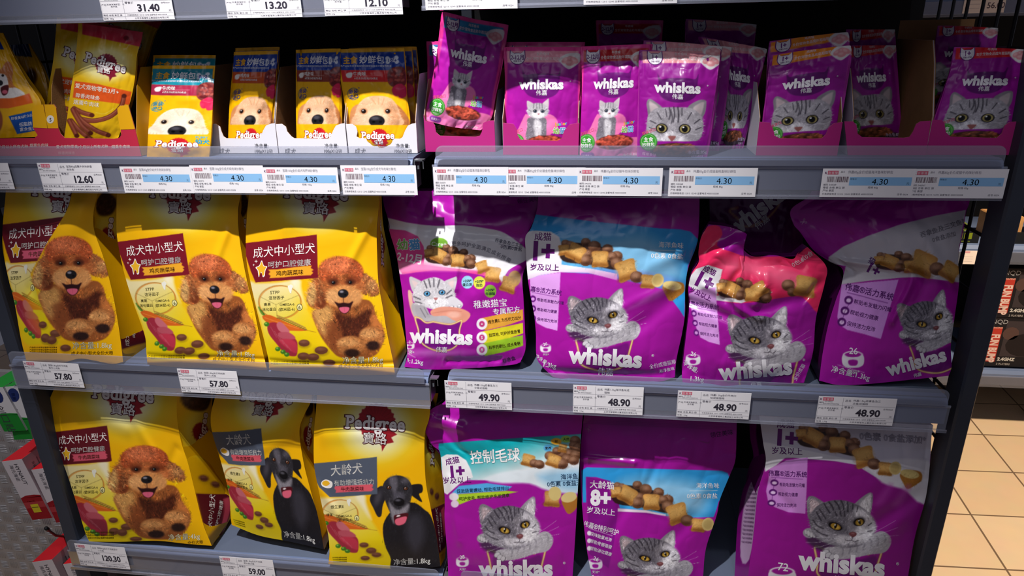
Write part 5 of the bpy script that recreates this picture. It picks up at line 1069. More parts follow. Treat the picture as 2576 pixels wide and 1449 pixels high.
def art_senior():
    a = Art(REF_8, 270, 380, PUR)
    B = '2f9fe4'; a.poly([(92, 700), (130, 676), (600, 674), (1110, 676), (1150, 690), (1168, 735), (1130, 830), (1080, 900), (1045, 1010), (850, 1020), (690, 1010), (560, 975), (370, 965), (345, 860), (300, 770), (200, 745), (125, 745), (128, 930), (104, 930)], B, smooth=False, soft=3)
    a.poly([(380, 780), (700, 740), (980, 800), (960, 980), (700, 960), (400, 900)], 'c4e4f8', soft=120, alpha=.65)
    a.poly([(130, 745), (300, 770), (345, 830), (372, 900), (350, 990), (690, 1000), (620, 1005), (355, 990), (330, 1200), (290, 1400), (150, 1300)], '7e0f84', smooth=False, soft=8, alpha=.8)
    a.M((.93, 0, 0, .93), (572, 490), (597, 915)); kibble_row(a); a.M(); a.poly([(355, 965), (560, 975), (700, 1000), (700, 1012), (560, 992), (355, 988)], 'e8d8e4', smooth=False)
    a.text('大龄猫', 242, 822, 60, 'f2eef4', -3, bold=.012); a.text('8+', 232, 945, 150, 'f2eef4', -2, bold=.05, sx=.9); a.text('岁及以上', 232, 1008, 52, 'f2eef4', -5, bold=.01)
    a.text('伟嘉®特别呵护', 232, 1128, 46, 'f0e8f2', -14, bold=.01, sx=.85); a.line([(150, 1115), (315, 1165)], 3, 'f0e8f2', smooth=False)
    for i, st in enumerate(('保持能量充沛', '帮助骨骼强健', '帮助消化健康')): a.text(st, 232, 1185+i*52, 30, 'f0e8f2', -16, bold=.008, sx=.9); a.ell(150, 1150+i*55, 15, 17, 'f0e8f2', soft=3)
    a.M((.95, 0, 0, .86), (517, 953), (550, 1322)); bowl_line(a); cat_lying(a); a.M(); whiskas_word(a, 640, 1560, 150, 1, 1.0)
    bowl_icon(a, 195, 1365, .75, '26', -16); a.text('净含量:1.3kg', 230, 1500, 50, 'f0ecf2', -8)
    a.text('海洋鱼味', 1005, 800, 42, 'f0f6fa', 1, bold=.008); a.line([(875, 825), (1075, 818)], 3, 'f0f6fa', smooth=False); a.text('0色素 0食盐', 965, 875, 42, 'f0f6fa', 2, bold=.008)
    a.text('领住美味', 1100, 420, 42, '4c1058', 10); a.text('✂', 150, 415, 44, 'b060a8', 30); a.line([(945, 465), (1000, 475), (1010, 465)], 8, '7c2a70', .7)
    for i in range(6): a.line([(118, 300+i*12), (1205, 318+i*11)], 3, '5a0a5c', .5)
    return a
REF_72 = Coons(L=[(175, 1640), (178, 1440), (215, 1150), (246, 850), (302, 640), (285, 500), (262, 340), (255, 290)], R=[(1290, 1640), (1330, 1400), (1375, 1150), (1448, 890), (1478, 650), (1490, 450), (1502, 300)])
def art_big():
    a = Art(REF_72, 330, 400, '9a1490')
    a.poly([(255, 290), (1505, 290), (1480, 600), (1448, 895), (1300, 780), (1120, 720), (950, 620), (800, 600), (500, 590), (380, 600), (300, 685), (270, 500)], 'cdc8d6', smooth=False, soft=4)
    a.poly([(268, 480), (600, 530), (920, 585), (930, 605), (600, 588), (450, 585), (380, 650), (300, 700)], 'e6e3ea', smooth=False, soft=8); a.poly([(990, 600), (1485, 575), (1445, 885), (1300, 790), (1150, 750), (1060, 660)], 'e4e0e8', soft=20)
    a.M((.95, 0, 0, .95), (572, 490), (818, 480)); kibble_row(a); a.M()
    for x in (1180, 1310): a.poly([(x, 760), (x+35, 770), (x-30, 900), (x-90, 900)], 'c050b8', soft=40, alpha=.5)
    a.text('成猫', 445, 366, 66, '62186e', 0, bold=.01); a.text('1+', 445, 500, 160, '62186e', -3, bold=.05); a.text('岁及以上', 455, 562, 56, '62186e', 0, bold=.01)
    a.poly([(330, 680), (450, 610), (604, 582), (598, 800), (590, 994), (470, 988), (370, 955), (318, 905), (306, 840), (325, 740)], 'cf8ad8', smooth=False, soft=3); I = '5c1670'
    a.text('伟嘉®活力系统', 462, 724, 46, I, 0, bold=.012, sx=.9); a.line([(345, 738), (570, 742)], 3, I, smooth=False); a.line([(372, 745), (365, 780), (355, 840), (348, 905)], 3, I)
    for st, x, y in (('帮助毛发魅力闪耀', 402, 798), ('帮助视力健康', 392, 868), ('保持活力充沛', 382, 946)): a.text(st, x, y, 30, I, 0, sx=.76 if len(st) > 6 else .8, align='l', bold=.006); a.ell(x-36, y-22, 30, 24, I, soft=3); a.ell(x-36, y-20, 18, 11, 'e8c8ee', soft=3)
    a.M(rotk(1.12, -3), (517, 953), (806, 1078)); bowl_line(a); cat_lying(a); a.M(); whiskas_word(a, 848, 1415, 192, -4, 1.0)
    a.text('0色素 0食盐添加*', 1215, 432, 62, 'a49eae', -1, bold=.01, out='8a8496', outw=.02); bowl_icon(a, 420, 1450, 1.5, '72', -6); return a
def art_big_side():
    a = Art(Coons([(0, 400), (0, 0)], [(100, 400), (100, 0)]), 60, 240, '8e1288')
    a.poly([(30, 130), (100, 110), (100, 300), (60, 330), (26, 300)], 'dcb8e2', soft=3); a.poly([(40, 20), (100, 20), (100, 110), (40, 120)], '3c1440', soft=10)
    for i in range(16): a.text('产品成分分析保证值原料组成', 62, 150+i*9, 5, '8a5a94', 0, sx=1.0)
    return a
REF_BK = Coons(L=[(240, 1010), (240, 0)], R=[(960, 1010), (960, 0)])
def art_back():
    a = Art(REF_BK, 90, 80, '6e0f6a'); a.M(rotk(.9, 38), (612, 1285), (650, 130)); bowl_line(a); a.M(); whiskas_word(a, 650, 140, 175, 38, 1.0); return a
# ------------------------------------------------------------------ big cat food bags
GW = 'large purple cat food bags'
def side_plain(c, c2=None):
    a = Art(Coons([(0, 400), (0, 0)], [(100, 400), (100, 0)]), 20, 80, c)
    if c2: a.poly([(0, 60), (100, 60), (100, 150), (0, 170)], c2, soft=6)
    return a
WF = 'film_gloss'
big_bag('cat_food_bag', 'purple kitten food bag with a blue-eyed kitten print', GW, M3, [(175, 1335), (200, 1240), (185, 1050), (165, 800), (140, 620), (110, 450), (60, 280), (50, 190), (20, 90), (0, -30)],
        [(1075, 1300), (1115, 1200), (1112, 1050), (1100, 800), (1092, 640), (1125, 530), (1135, 430), (1185, 330), (1215, 130), (1218, -30)], [(175, 1335), (400, 1355), (700, 1345), (1000, 1320), (1075, 1300)], None,
        .03, 'C', .19, .026, .11, art_kitten(), WF, '5a0a58', seed=61, crinkle=.9, seal=.12, folds=[((.0, .8), (.9, .74), .03, -.005), ((.95, .55), (.6, .4), .05, .004), ((.35, .05), (.8, .04), .02, -.005), ((.47, .75), (.45, .45), .025, .004)])
big_bag('cat_food_bag', 'purple adult cat food bag with a blue top band', GW, M4, [(185, 1350), (95, 1250), (85, 1050), (70, 900), (40, 750), (20, 600), (10, 450), (5, 320), (50, 250), (95, 100), (100, -30)],
        [(1140, 1385), (1152, 1250), (1195, 1050), (1217, 900), (1218, 720), (1240, 560), (1300, 400), (1318, 310), (1326, 150), (1328, -30)], [(185, 1350), (250, 1392), (600, 1420), (1000, 1420), (1140, 1385)], None,
        .015, 'C', .18, .024, .11, art_adult(REF_OC), WF, '5a0a58', seed=63, crinkle=.8, seal=.1, folds=[((.95, .45), (.7, .3), .05, -.006), ((.9, .5), (.5, .36), .03, .004), ((1, .72), (.75, .6), .05, .005), ((.1, .06), (.9, .04), .02, -.004)])
big_bag('cat_food_bag', 'crumpled pink-topped purple cat food bag with its top folded down', GW, M5, [(50, 1370), (45, 1300), (60, 1150), (78, 1000), (98, 820), (92, 680), (118, 570), (168, 490), (165, 420), (185, 310), (240, 215)],
        [(935, 1370), (1000, 1150), (1022, 900), (1085, 650), (1096, 520), (960, 380)], [(50, 1370), (250, 1395), (600, 1395), (935, 1370)], [(240, 215), (390, 235), (522, 290), (455, 335), (550, 445), (720, 440), (850, 470), (890, 425), (960, 380)],
        .018, 'C', .13, .024, .10, art_beef(), WF, '5a0a58', seed=65, crinkle=1.25, folds=[((.0, .5), (.35, .42), .03, -.008), ((.1, .6), (.6, .5), .03, .008), ((.95, .7), (.5, .5), .05, -.006), ((.25, .55), (.3, .8), .03, -.008), ((.55, .6), (.6, .85), .03, .007), ((.3, .95), (.05, .75), .05, .012)])
big_bag('cat_food_bag', 'purple cat food bag with a silver-grey top, leaning at the right end', GW, M5, [(1045, 1355), (1072, 1150), (1112, 950), (1170, 760), (1212, 640), (1215, 540), (1110, 480), (1000, 400), (905, 270), (862, 220), (838, 110), (960, 20), (990, -30)],
        [(1990, 1320), (2012, 1250), (2006, 1100), (2032, 900), (2066, 640), (2060, 450), (2098, 260), (2116, 130), (2140, 60), (2150, -30)], [(1045, 1355), (1190, 1387), (1400, 1380), (1700, 1350), (1990, 1320)], None,
        .03, 'C', .20, .022, .10, art_salmon(), WF, '5a0a58', seed=67, crinkle=1.0, seal=.07, folds=[((.15, .6), (.6, .56), .025, .008), ((.62, .55), (.5, .3), .03, .009), ((.75, .6), (.65, .35), .05, -.006), ((.3, .75), (.1, .55), .04, -.006), ((.6, .95), (.95, .5), .04, .004)])
big_bag('cat_food_bag', 'dark cat food bag lying in the row behind the crumpled one', GW, M5, [(255, 1010), (250, 300), (245, 0)], [(900, 1010), (930, 300), (960, 0)], [(255, 1010), (900, 1010)], None,
        .17, 'C', .05, .02, .10, art_back(), WF, '4a0848', (.0, 1), seed=69, crinkle=1.0, res=3)
big_bag('cat_food_bag', 'teal-topped hairball control cat food bag at the left of the lowest right shelf', GW, L4, [(222, 1478), (215, 1300), (195, 1050), (195, 880), (172, 680), (160, 560), (105, 510), (45, 390), (36, 345), (100, 255), (190, 205), (215, 150)],
        [(1108, 1500), (1128, 1200), (1145, 900), (1160, 640), (1172, 440), (1185, 300), (1190, 240)], None, None,
        .0, 'D', .12, .018, .12, art_control(), WF, '5a0a58', (float(REF_CT.inv([(665, 1489)])[0, 1]), 1), seed=71, crinkle=.8, seal=.14, folds=[((.05, .83), (.25, .8), .03, .008), ((.12, .78), (.2, .65), .03, -.005), ((.05, .5), (.1, .2), .03, .004)])
big_bag('cat_food_bag', 'blue-topped senior cat food bag marked 8+', GW, L5, [(178, 1525), (165, 1440), (130, 1250), (102, 1000), (86, 760), (84, 600), (100, 400), (112, 300), (114, 275)],
        [(950, 1545), (965, 1440), (985, 1250), (1060, 1020), (1085, 900), (1150, 740), (1195, 620), (1203, 450), (1206, 310)], None, None,
        .02, 'D', .13, .02, .11, art_senior(), WF, '5a0a58', (float(REF_8.inv([(565, 1535)])[0, 1]), 1), seed=73, crinkle=1.0, seal=.13, folds=[((.0, .74), (.35, .72), .02, .006), ((.35, .5), (.2, .3), .04, -.005), ((.9, .5), (.6, .15), .06, -.006), ((.5, .72), (.45, .55), .03, -.004)])
big_bag('cat_food_bag', 'biggest purple cat food bag, white-topped, at the lower right', GW, L6, [(176, 1590), (178, 1440), (215, 1150), (246, 850), (302, 640), (285, 500), (262, 340), (255, 300)],
        [(1298, 1622), (1330, 1400), (1375, 1150), (1448, 890), (1478, 650), (1490, 450), (1502, 370)], None, None,
        .01, 'D', .11, .024, .13, art_big(), WF, '5a0a58', (float(REF_72.inv([(735, 1605)])[0, 1]), 1), [(68, 1580), (82, 1400), (100, 1080), (135, 850), (185, 730), (215, 600), (190, 450), (185, 300)], art_big_side(), (.03, .08, .09, .07), -1, seed=75, crinkle=.5,
        folds=[((.95, .6), (.7, .4), .05, -.006), ((.9, .45), (.6, .1), .05, .004), ((.06, .62), (.2, .5), .03, -.004)])
# ------------------------------------------------------------------ pouch artwork
def head_shape(a, cx, cy, w, h, col, crisp=False, layer=1):
    P = [(cx-.5*w, cy-.5*h), (cx-.42*w, cy-.3*h), (cx-.25*w, cy-.33*h), (cx, cy-.34*h), (cx+.25*w, cy-.33*h), (cx+.42*w, cy-.3*h), (cx+.5*w, cy-.5*h), (cx+.47*w, cy-.1*h), (cx+.49*w, cy+.12*h), (cx+.36*w, cy+.38*h), (cx+.12*w, cy+.5*h), (cx-.12*w, cy+.5*h), (cx-.36*w, cy+.38*h), (cx-.49*w, cy+.12*h), (cx-.47*w, cy-.1*h)]
    if crisp: a.shape([(cx+u*w, cy+v*h) for u, v in ((-.47, -.52), (-.36, -.4), (-.22, -.3), (-.1, -.32), (.1, -.32), (.22, -.3), (.36, -.4), (.47, -.52), (.49, -.25), (.5, 0), (.47, .15), (.4, .3), (.28, .42), (.12, .49), (-.12, .49), (-.28, .42), (-.4, .3), (-.47, .15), (-.5, 0), (-.49, -.25))], col, layer, False)
    else: a.poly(P, col)
def green_badge(a, x, y, r):
    a.text('原装进口', x+r*.1, y-r*1.05, r*.42, 'e85a80', 20, bold=.01); a.ell(x, y, r, r, '2f8f2a', soft=3); a.ell(x, y, r*.86, r*.86, 'a8d890', soft=2); a.ell(x, y, r*.8, r*.8, '3aa030', soft=2)
    a.text('主食', x, y-r*.08, r*.56, 'f4fbf0', 2, bold=.02); a.text('妙鲜包', x, y+r*.48, r*.5, 'f4fbf0', 2, bold=.02, sx=.95); a.text('保持活力', x, y+r*.8, r*.2, 'd8f0c8')
def food_heap(a, cx, cy, rx, ry, col='b8542e', n=26):
    a.ell(cx, cy, rx, ry, tuple(c*.55 for c in hexc(col)), soft=6); R = a.rng
    for _ in range(n):
        w = R.uniform(0, 6.28); q = math.sqrt(R.rand()); x, y = cx+q*rx*.9*math.cos(w), cy+q*ry*.85*math.sin(w); k = R.uniform(.7, 1.25)
        a.ell(x, y, rx*.15, ry*.2, tuple(min(255, c*k) for c in hexc(col)), soft=2.5, ang=R.uniform(-50, 50)); a.ell(x-3, y-4, rx*.07, ry*.08, tuple(min(255, c*k*1.35) for c in hexc(col)), soft=3, alpha=.8)
def dish(a, x, y, k, fish='e89aa0'):
    g = lambda u, v: (x+u*k, y+v*k)
    a.poly([g(-80, -15), g(-20, -55), g(75, -60), g(85, -10), g(70, 20), g(10, 60), g(-20, 55), g(-60, 20)], 'e8e4e4', soft=3); 
    for u, v, an in ((-25, -5, -20), (15, -15, 10), (40, -5, 30), (5, 15, 0)): a.ell(*g(u, v), 34*k, 22*k, fish, soft=3, ang=an); a.ell(*g(u-6, v-6), 18*k, 10*k, 'f6c8c8', soft=6*k, ang=an, alpha=.7)
P_K = dict(L=[(622, 1160), (634, 900), (638, 600), (640, 368)], R=[(1178, 1160), (1186, 900), (1193, 600), (1197, 368)], T=[(640, 368), (648, 350), (668, 343), (1168, 343), (1189, 350), (1197, 368)])
def wpouch_top(a, band, age, fish, x0, x1, y0, y1, bx, badge2, txt2, cy0=None):
    a.poly(rect(x0, y0, x1, y1), band, smooth=False, soft=3)
    head_shape(a, bx, (y0+y1)/2+5, 118, 108, '6a1878', True, 1); head_shape(a, bx, (y0+y1)/2+5, 104, 95, 'e6e2ea', True, 2)
    a.text(age, bx, (y0+y1)/2+20, 42 if len(age) > 3 else 56, '6a1878', 0, bold=.03, layer=3, sx=.85); a.text(badge2, bx, (y0+y1)/2+38, 15, '6a1878', 0, layer=3)
    a.text(fish, (x0+x1)/2, y0+30, 24, 'fbe8ea', 0, bold=.01); a.text(txt2, (x0+x1)/2+10, y0+66, 27, 'fbe8ea', 0, bold=.01, sx=.9)
    dish(a, x1-70, y1-10, .95)
def art_pouch_kitten(band, fish, edge='e23a92', body='a8169c', age='2-12月', rot=0):
    p = Coons(P_K['L'], P_K['R'], None, P_K['T']); a = Art(p, 150, 215, edge)
    a.poly([(660, 380), (1176, 380), (1170, 700), (1160, 1150), (640, 1150), (652, 700)], body, smooth=False, soft=8); a.poly([(640, 800), (700, 700), (690, 1160), (630, 1160)], 'c01ca8', soft=30, alpha=.6)
    wpouch_top(a, band, age, fish, 655, 1176, 372, 455, 730, '低敏羊奶', '全价宠物食品幼年期猫粮')
    head_shape(a, 905, 610, 280, 215, '6c1074'); whiskas_word(a, 905, 648, 100, 0, 1.0, cn='伟嘉', cns=.42)
    a.poly([(790, 830), (830, 850), (940, 830), (1000, 850), (1025, 900), (1005, 960), (960, 985), (1000, 1010), (1180, 1030), (1170, 1160), (630, 1160), (690, 1020), (740, 930)], 'f07ab4', soft=4)
    a.poly([(810, 860), (800, 930), (790, 1010), (850, 1050), (930, 1010), (940, 930), (930, 860)], '7a757e', soft=5); a.poly([(850, 880), (900, 890), (900, 980), (860, 1000)], 'd8d4d8', soft=16); a.fur([(810, 860), (790, 1020), (900, 1020), (940, 880)], 260, 16, 1, const(-80), .3, .5, 'f0ecf0', .7)
    a.poly([(797, 740), (815, 738), (860, 770), (830, 810), (805, 800)], 'c8bcc0', soft=3); a.poly([(958, 722), (945, 725), (905, 765), (930, 800), (955, 790)], 'd0c4c8', soft=3)
    a.ell(878, 808, 78, 58, 'bdb8be', soft=4); a.ell(878, 835, 44, 26, 'eeeaee', soft=12); a.fur([(805, 790), (878, 752), (950, 790), (940, 850), (815, 850)], 360, 14, 1, away(878, 812), .18, .5, 'ffffff', .65)
    for x in (850, 870, 890, 908): a.line([(x, 755), (x+(x-878)*.1, 790)], 5, '4a4650', .7, soft=4)
    a.line([(812, 800), (830, 812)], 5, '4a4650', .6, soft=4); a.line([(945, 795), (928, 808)], 5, '4a4650', .6, soft=4)
    for x in (858, 912): a.ell(x, 810, 14, 13, '16141a', soft=3); a.ell(x, 810, 9, 9, '5a6c88', soft=2); a.ell(x, 810, 5, 6, '000000', soft=2); a.ell(x-4, 805, 3, 3, 'ffffff', soft=1)
    a.poly([(876, 828), (892, 828), (884, 838)], 'b06a70', soft=2)
    for i, (ch, c) in enumerate(zip('Junior', ('f0a830', '8ac84a', '58b0e0', 'f06aa0', 'f0a830', '58b0e0'))): a.text(ch, 1010+i*15, 915+(2-i)*1.5, 34, c, 8, bold=.04)
    a.text('幼', 1012, 972, 50, '8ac84a', 0, bold=.02, layer=2, out='ffffff', outw=.03); a.text('猫', 1062, 970, 48, '58a0dc', 0, bold=.02, layer=2, out='ffffff', outw=.03)
    a.poly([(780, 1060), (1110, 1060), (1080, 1120), (960, 1140), (850, 1125)], 'e878b4', soft=4); food_heap(a, 940, 1040, 150, 52, 'b04a38', 50); a.line([(785, 1070), (940, 1100), (1105, 1070)], 4, 'f8b8d8', .8)
    green_badge(a, 715, 1040, 66); a.poly(rect(680, 1112, 770, 1150), '8a3a98', soft=2); a.text('鲜嫩多汁', 725, 1140, 20, 'e8d0ee'); a.text('净含量:85g', 1075, 1148, 26, 'f6e0ec', 2); return a
P_A = dict(L=[(150, 1162), (155, 900), (162, 600), (165, 388)], R=[(655, 1182), (690, 1000), (728, 700), (752, 432)], B=[(150, 1162), (400, 1182), (655, 1182)], T=[(165, 388), (172, 370), (192, 363), (450, 380), (735, 407), (750, 415), (752, 432)])
def catface(a):
    """adult tabby face cropped at the chin line"""
    a.poly([(228, 800), (222, 750), (240, 720), (275, 735), (340, 790), (330, 850), (245, 870)], '8a858c', soft=4); a.poly([(240, 745), (262, 745), (310, 790), (262, 850)], 'c6b4b8', soft=10)
    a.poly([(520, 790), (590, 735), (640, 728), (658, 745), (645, 830), (600, 870)], '8a858c', soft=4); a.poly([(560, 790), (625, 745), (640, 755), (615, 840)], 'c2b2b6', soft=10)
    P = [(225, 900), (235, 840), (290, 790), (370, 782), (440, 782), (530, 785), (600, 820), (632, 880), (630, 960), (610, 1010), (560, 1030), (300, 1030), (240, 990), (220, 950)]
    a.poly(P, 'a39ea6', soft=4); a.poly([(340, 1030), (350, 985), (400, 960), (460, 985), (520, 1030)], 'dedae0', soft=20); a.poly([(235, 960), (300, 980), (330, 1025), (250, 1010)], 'd0ccd2', soft=24)
    a.fur(P, 1300, 22, 1, away(415, 960), .2, .4, 'ececf0', .7)
    for p, w in (([(388, 785), (395, 830), (385, 870)], 9), ([(420, 780), (425, 840), (415, 890)], 9), ([(450, 782), (455, 830), (452, 890)], 9), ([(480, 790), (480, 840)], 8), ([(360, 795), (370, 850)], 7), ([(400, 800), (410, 860), (402, 900)], 6), ([(250, 880), (290, 900)], 8), ([(240, 930), (280, 940)], 7), ([(610, 870), (570, 900)], 8), ([(620, 930), (580, 945)], 7), ([(300, 820), (330, 870)], 7), ([(550, 820), (520, 870)], 7)): a.line(p, w, '322e38', .8, soft=5)
    for cx, cy in ((332, 936), (500, 940)):
        a.ell(cx, cy, 44, 36, '15121a', soft=4); a.ell(cx, cy, 35, 30, 'a89a5c', soft=3); a.ell(cx, cy, 22, 24, '08080a', soft=3); a.ell(cx-10, cy-12, 7, 6, 'ffffff', soft=2)
    a.poly([(378, 995), (405, 990), (436, 995), (420, 1020), (405, 1030), (392, 1018)], 'a0605c', soft=4)
    a.poly([(200, 1030), (660, 1030), (650, 1090), (200, 1090)], '961296', soft=3, smooth=False)
def art_pouch_adult(band, fish):
    p = Coons(P_A['L'], P_A['R'], P_A['B'], P_A['T']); a = Art(p, 150, 215, 'b0329e'); D = '9a1494'
    a.poly([(172, 385), (745, 425), (720, 700), (690, 900), (645, 1170), (160, 1150)], D, smooth=False, soft=5)
    a.M((1, .06, 0, 1), (165, 385), (175, 375)); wpouch_top(a, band, '1+', fish, 180, 740, 383, 470, 270, '低敏+羊奶', '全价宠物食品成年期猫粮'); a.M()
    head_shape(a, 452, 640, 300, 210, '5f0f68'); whiskas_word(a, 448, 675, 104, -2, 1.0, cn='伟嘉', cns=.4); catface(a)
    a.poly([(255, 1090), (640, 1095), (590, 1140), (430, 1160), (310, 1145)], '4a3a48', soft=4); food_heap(a, 430, 1085, 165, 42, '9c5a3c', 50)
    green_badge(a, 236, 1035, 64); a.text('鲜嫩多汁', 240, 1135, 26, 'f0a8e0', -8); a.text('净含量:85g', 590, 1120, 30, 'e8d0ee', 2); a.text('精选食材', 590, 1150, 22, 'e8d0ee', 2); return a
P_D = dict(L=[(1138, 1130), (1110, 1000), (1080, 850), (1040, 620), (1012, 480), (1002, 388)], R=[(1500, 1130), (1525, 1000), (1542, 880), (1520, 700), (1512, 500), (1502, 378)], T=[(1002, 388), (1005, 368), (1022, 360), (1250, 352), (1480, 350), (1497, 356), (1502, 378)])
def art_pouch_dog(b2='d8282c', fish='牛肉味', pup=False):
    a = Art(Coons(P_D['L'], P_D['R'], None, P_D['T']), 150, 215, 'f2b210'); Y = 'f4b606'
    a.poly([(1015, 378), (1495, 370), (1515, 700), (1540, 1130), (1130, 1130), (1070, 800)], Y, smooth=False, soft=4)
    a.poly([(1016, 385), (1496, 375), (1506, 512), (1034, 512)], '0f3a9c' if not pup else '148498', smooth=False, soft=3); a.poly([(1034, 512), (1506, 512), (1512, 597), (1050, 597)], b2, smooth=False, soft=3)
    a.text('主食', 1105, 460, 58, 'f4b430', 2, bold=.03, sx=.9); a.text('妙鲜包', 1262, 458, 62, 'eef0f6', 0, bold=.02); 
    for u, v in ((1375, 425), (1378, 452), (1440, 420), (1443, 450)): a.ell(u, v, 16, 15, 'dfe4ee', soft=3)
    a.poly(rect(1375, 424, 1442, 452), 'dfe4ee', soft=3, smooth=False); a.text('1岁+' if not pup else '0-12', 1409, 452, 34, '12389a', 0, bold=.02)
    a.text('整肉产品配方符合美国饲料管理协会成犬期营养标准', 1210, 488, 17, 'dfe4ee', 0, bold=.004)
    a.poly([(1072, 545), (1085, 532), (1118, 530), (1116, 560), (1105, 568), (1082, 566)], 'f0ece6', soft=3); a.text(fish, 1172, 550, 32, 'f6ece6', 0, bold=.015); a.line([(1130, 556), (1325, 550)], 2, 'f6ece6', smooth=False); a.text('0诱食剂0胶粘剂0食盐', 1220, 578, 18, 'f6ece6', 0)
    a.poly([(1375, 540), (1400, 500), (1450, 485), (1500, 500), (1512, 600), (1480, 640), (1430, 640), (1385, 610)], '7a2a2a', soft=5)
    for _ in range(26): x, y = a.rng.uniform(1385, 1500), a.rng.uniform(500, 625); a.ell(x, y, 15, 9, a.rng.choice(['a03c34', '6a1c20', 'b85a4c']), soft=3, ang=a.rng.uniform(-60, 60))
    for p in ([(1408, 650), (1450, 612), (1490, 618), (1480, 680), (1430, 700)], [(1450, 640), (1505, 625), (1512, 700), (1460, 712)]): a.poly(p, 'e02858', soft=4)
    a.line([(1430, 640), (1470, 650), (1500, 640)], 4, 'f07090', .7)
    I = '1a3a8c' if not pup else '1a90b0'; a.line([(1128+42*math.cos(t), 685+42*math.sin(t)) for t in np.linspace(0.4, 5.9, 16)], 4, I); a.text('原装', 1128, 680, 34, I, 5, bold=.02); a.text('进口', 1132, 716, 34, I, 5, bold=.02); a.text('+', 1168, 650, 26, I)
    H = 'e6b48a' if not pup else 'f0e2c8'; Dk = 'c07c4e' if not pup else 'd8bc94'
    if not pup:
        a.poly([(1105, 915), (1110, 800), (1170, 760), (1200, 830), (1190, 915)], 'd08c58', soft=8); a.poly([(1430, 760), (1510, 830), (1542, 915), (1450, 915)], 'b87240', soft=10)
    P = [(1135, 915), (1140, 830), (1165, 760), (1220, 710), (1310, 698), (1390, 712), (1440, 760), (1470, 840), (1475, 915)]
    a.poly(P, H, soft=4); a.ell(1290, 860, 110, 60, 'f2cca8' if not pup else 'faf0de', soft=50, alpha=.8); a.poly([(1400, 740), (1465, 840), (1460, 915), (1390, 915)], Dk, soft=40, alpha=.6)
    a.fur(P, 900, 20, 1, away(1295, 880), .1, .5, 'fff0dc', .6)
    for q in ([(1260, 720), (1290, 760)], [(1310, 715), (1310, 760)], [(1350, 720), (1335, 765)]): a.line(q, 5, Dk, .6, soft=6)
    if pup:
        for x in (1155, 1440): a.ell(x, 900, 52, 34, 'f4e6cc', soft=5); [a.line([(x+d, 900), (x+d*1.1, 930)], 4, 'c8a878', .7) for d in (-20, 0, 20)]
    for x in (1202, 1378): a.ell(x, 811, 27, 21, Dk, soft=12, alpha=.9); a.ell(x, 811, 18, 16, '1c0f0c', soft=3); a.ell(x-5, 805, 5, 4, 'f0f0f0', soft=2)
    a.ell(1298, 882, 58, 42, '1a181c', soft=5); a.ell(1285, 862, 30, 13, '55525a', soft=12, alpha=.8); a.ell(1275, 888, 12, 9, '000000', soft=4); a.ell(1325, 888, 12, 9, '000000', soft=4)
    a.poly([(1100, 912), (1560, 912), (1560, 1150), (1100, 1150)], 'f0b40c', smooth=False, soft=3)
    rosette(a, 1315, 1000, 62, 'cf1c28'); ped_word(a, 1308, 1012, 74, 0, 'f6f2ee', 'a8222a'); a.text('宝路', 1312, 1050, 34, 'f6f2ee', 0, bold=.02)
    if pup: a.text('PUPPY', 1450, 945, 26, '40b0c8', -5, bold=.02); a.text('幼犬', 1450, 985, 42, '30a0c0', -5, bold=.03)
    return a
P_S = dict(L=[(462, 1040), (490, 850), (515, 660), (545, 480), (562, 300), (572, 165)], R=[(850, 1040), (905, 880), (955, 720), (985, 560), (1000, 400), (1030, 300), (1042, 235)])
def art_sticks():
    a = Art(Coons(P_S['L'], P_S['R']), 140, 260, 'e8b810')
    a.poly([(600, 150), (1050, 220), (1040, 345), (600, 250)], 'cf3048', smooth=False, soft=3); a.ell(920, 278, 20, 18, '8a1c2c', soft=3)
    a.ell(770, 460, 190, 130, 'f0e8a8', soft=70, alpha=.9); rosette(a, 775, 470, 78, '8a1c34'); a.text('寶路', 755, 530, 50, 'ece4e2', -8, bold=.01, layer=3, out='5a1420'); ped_word(a, 765, 490, 96, -17)
    a.poly([(545, 590), (700, 610), (960, 670), (945, 765), (740, 740), (530, 712)], 'e2571c', smooth=False, soft=3)
    a.text('爱犬宠物零食3月+', 705, 662, 40, 'f6ead8', -9, bold=.01); a.text('鲜香肉味条', 638, 718, 36, 'f6ead8', -8, bold=.01); a.text('烟熏牛肉味', 628, 768, 38, 'f6ead8', -8, bold=.01)
    a.line([(700, 820), (760, 830), (830, 790)], 4, 'f6e060', .8)
    for p in ([(905, 700), (880, 780), (800, 850), (690, 880), (600, 870)], [(670, 840), (600, 820), (540, 790)], [(790, 985), (700, 950), (600, 880), (540, 800)], [(660, 970), (600, 920), (550, 840), (530, 800)], [(670, 1020), (590, 960), (520, 880)], [(560, 990), (530, 930), (505, 880)]):
        a.line(p, 34, '6a2c1c'); a.line(p, 24, '8e4430'); a.line([(x-3, y-8) for x, y in p], 6, 'b87058', .7, soft=6); a.ell(p[0][0], p[0][1], 19, 15, '5a2418', soft=4)
    return a
P_C = dict(L=[(-150, 1010), (-160, 700), (-150, 500), (-130, 240)], R=[(278, 998), (298, 880), (300, 750), (240, 650), (205, 600), (110, 430), (22, 240)])
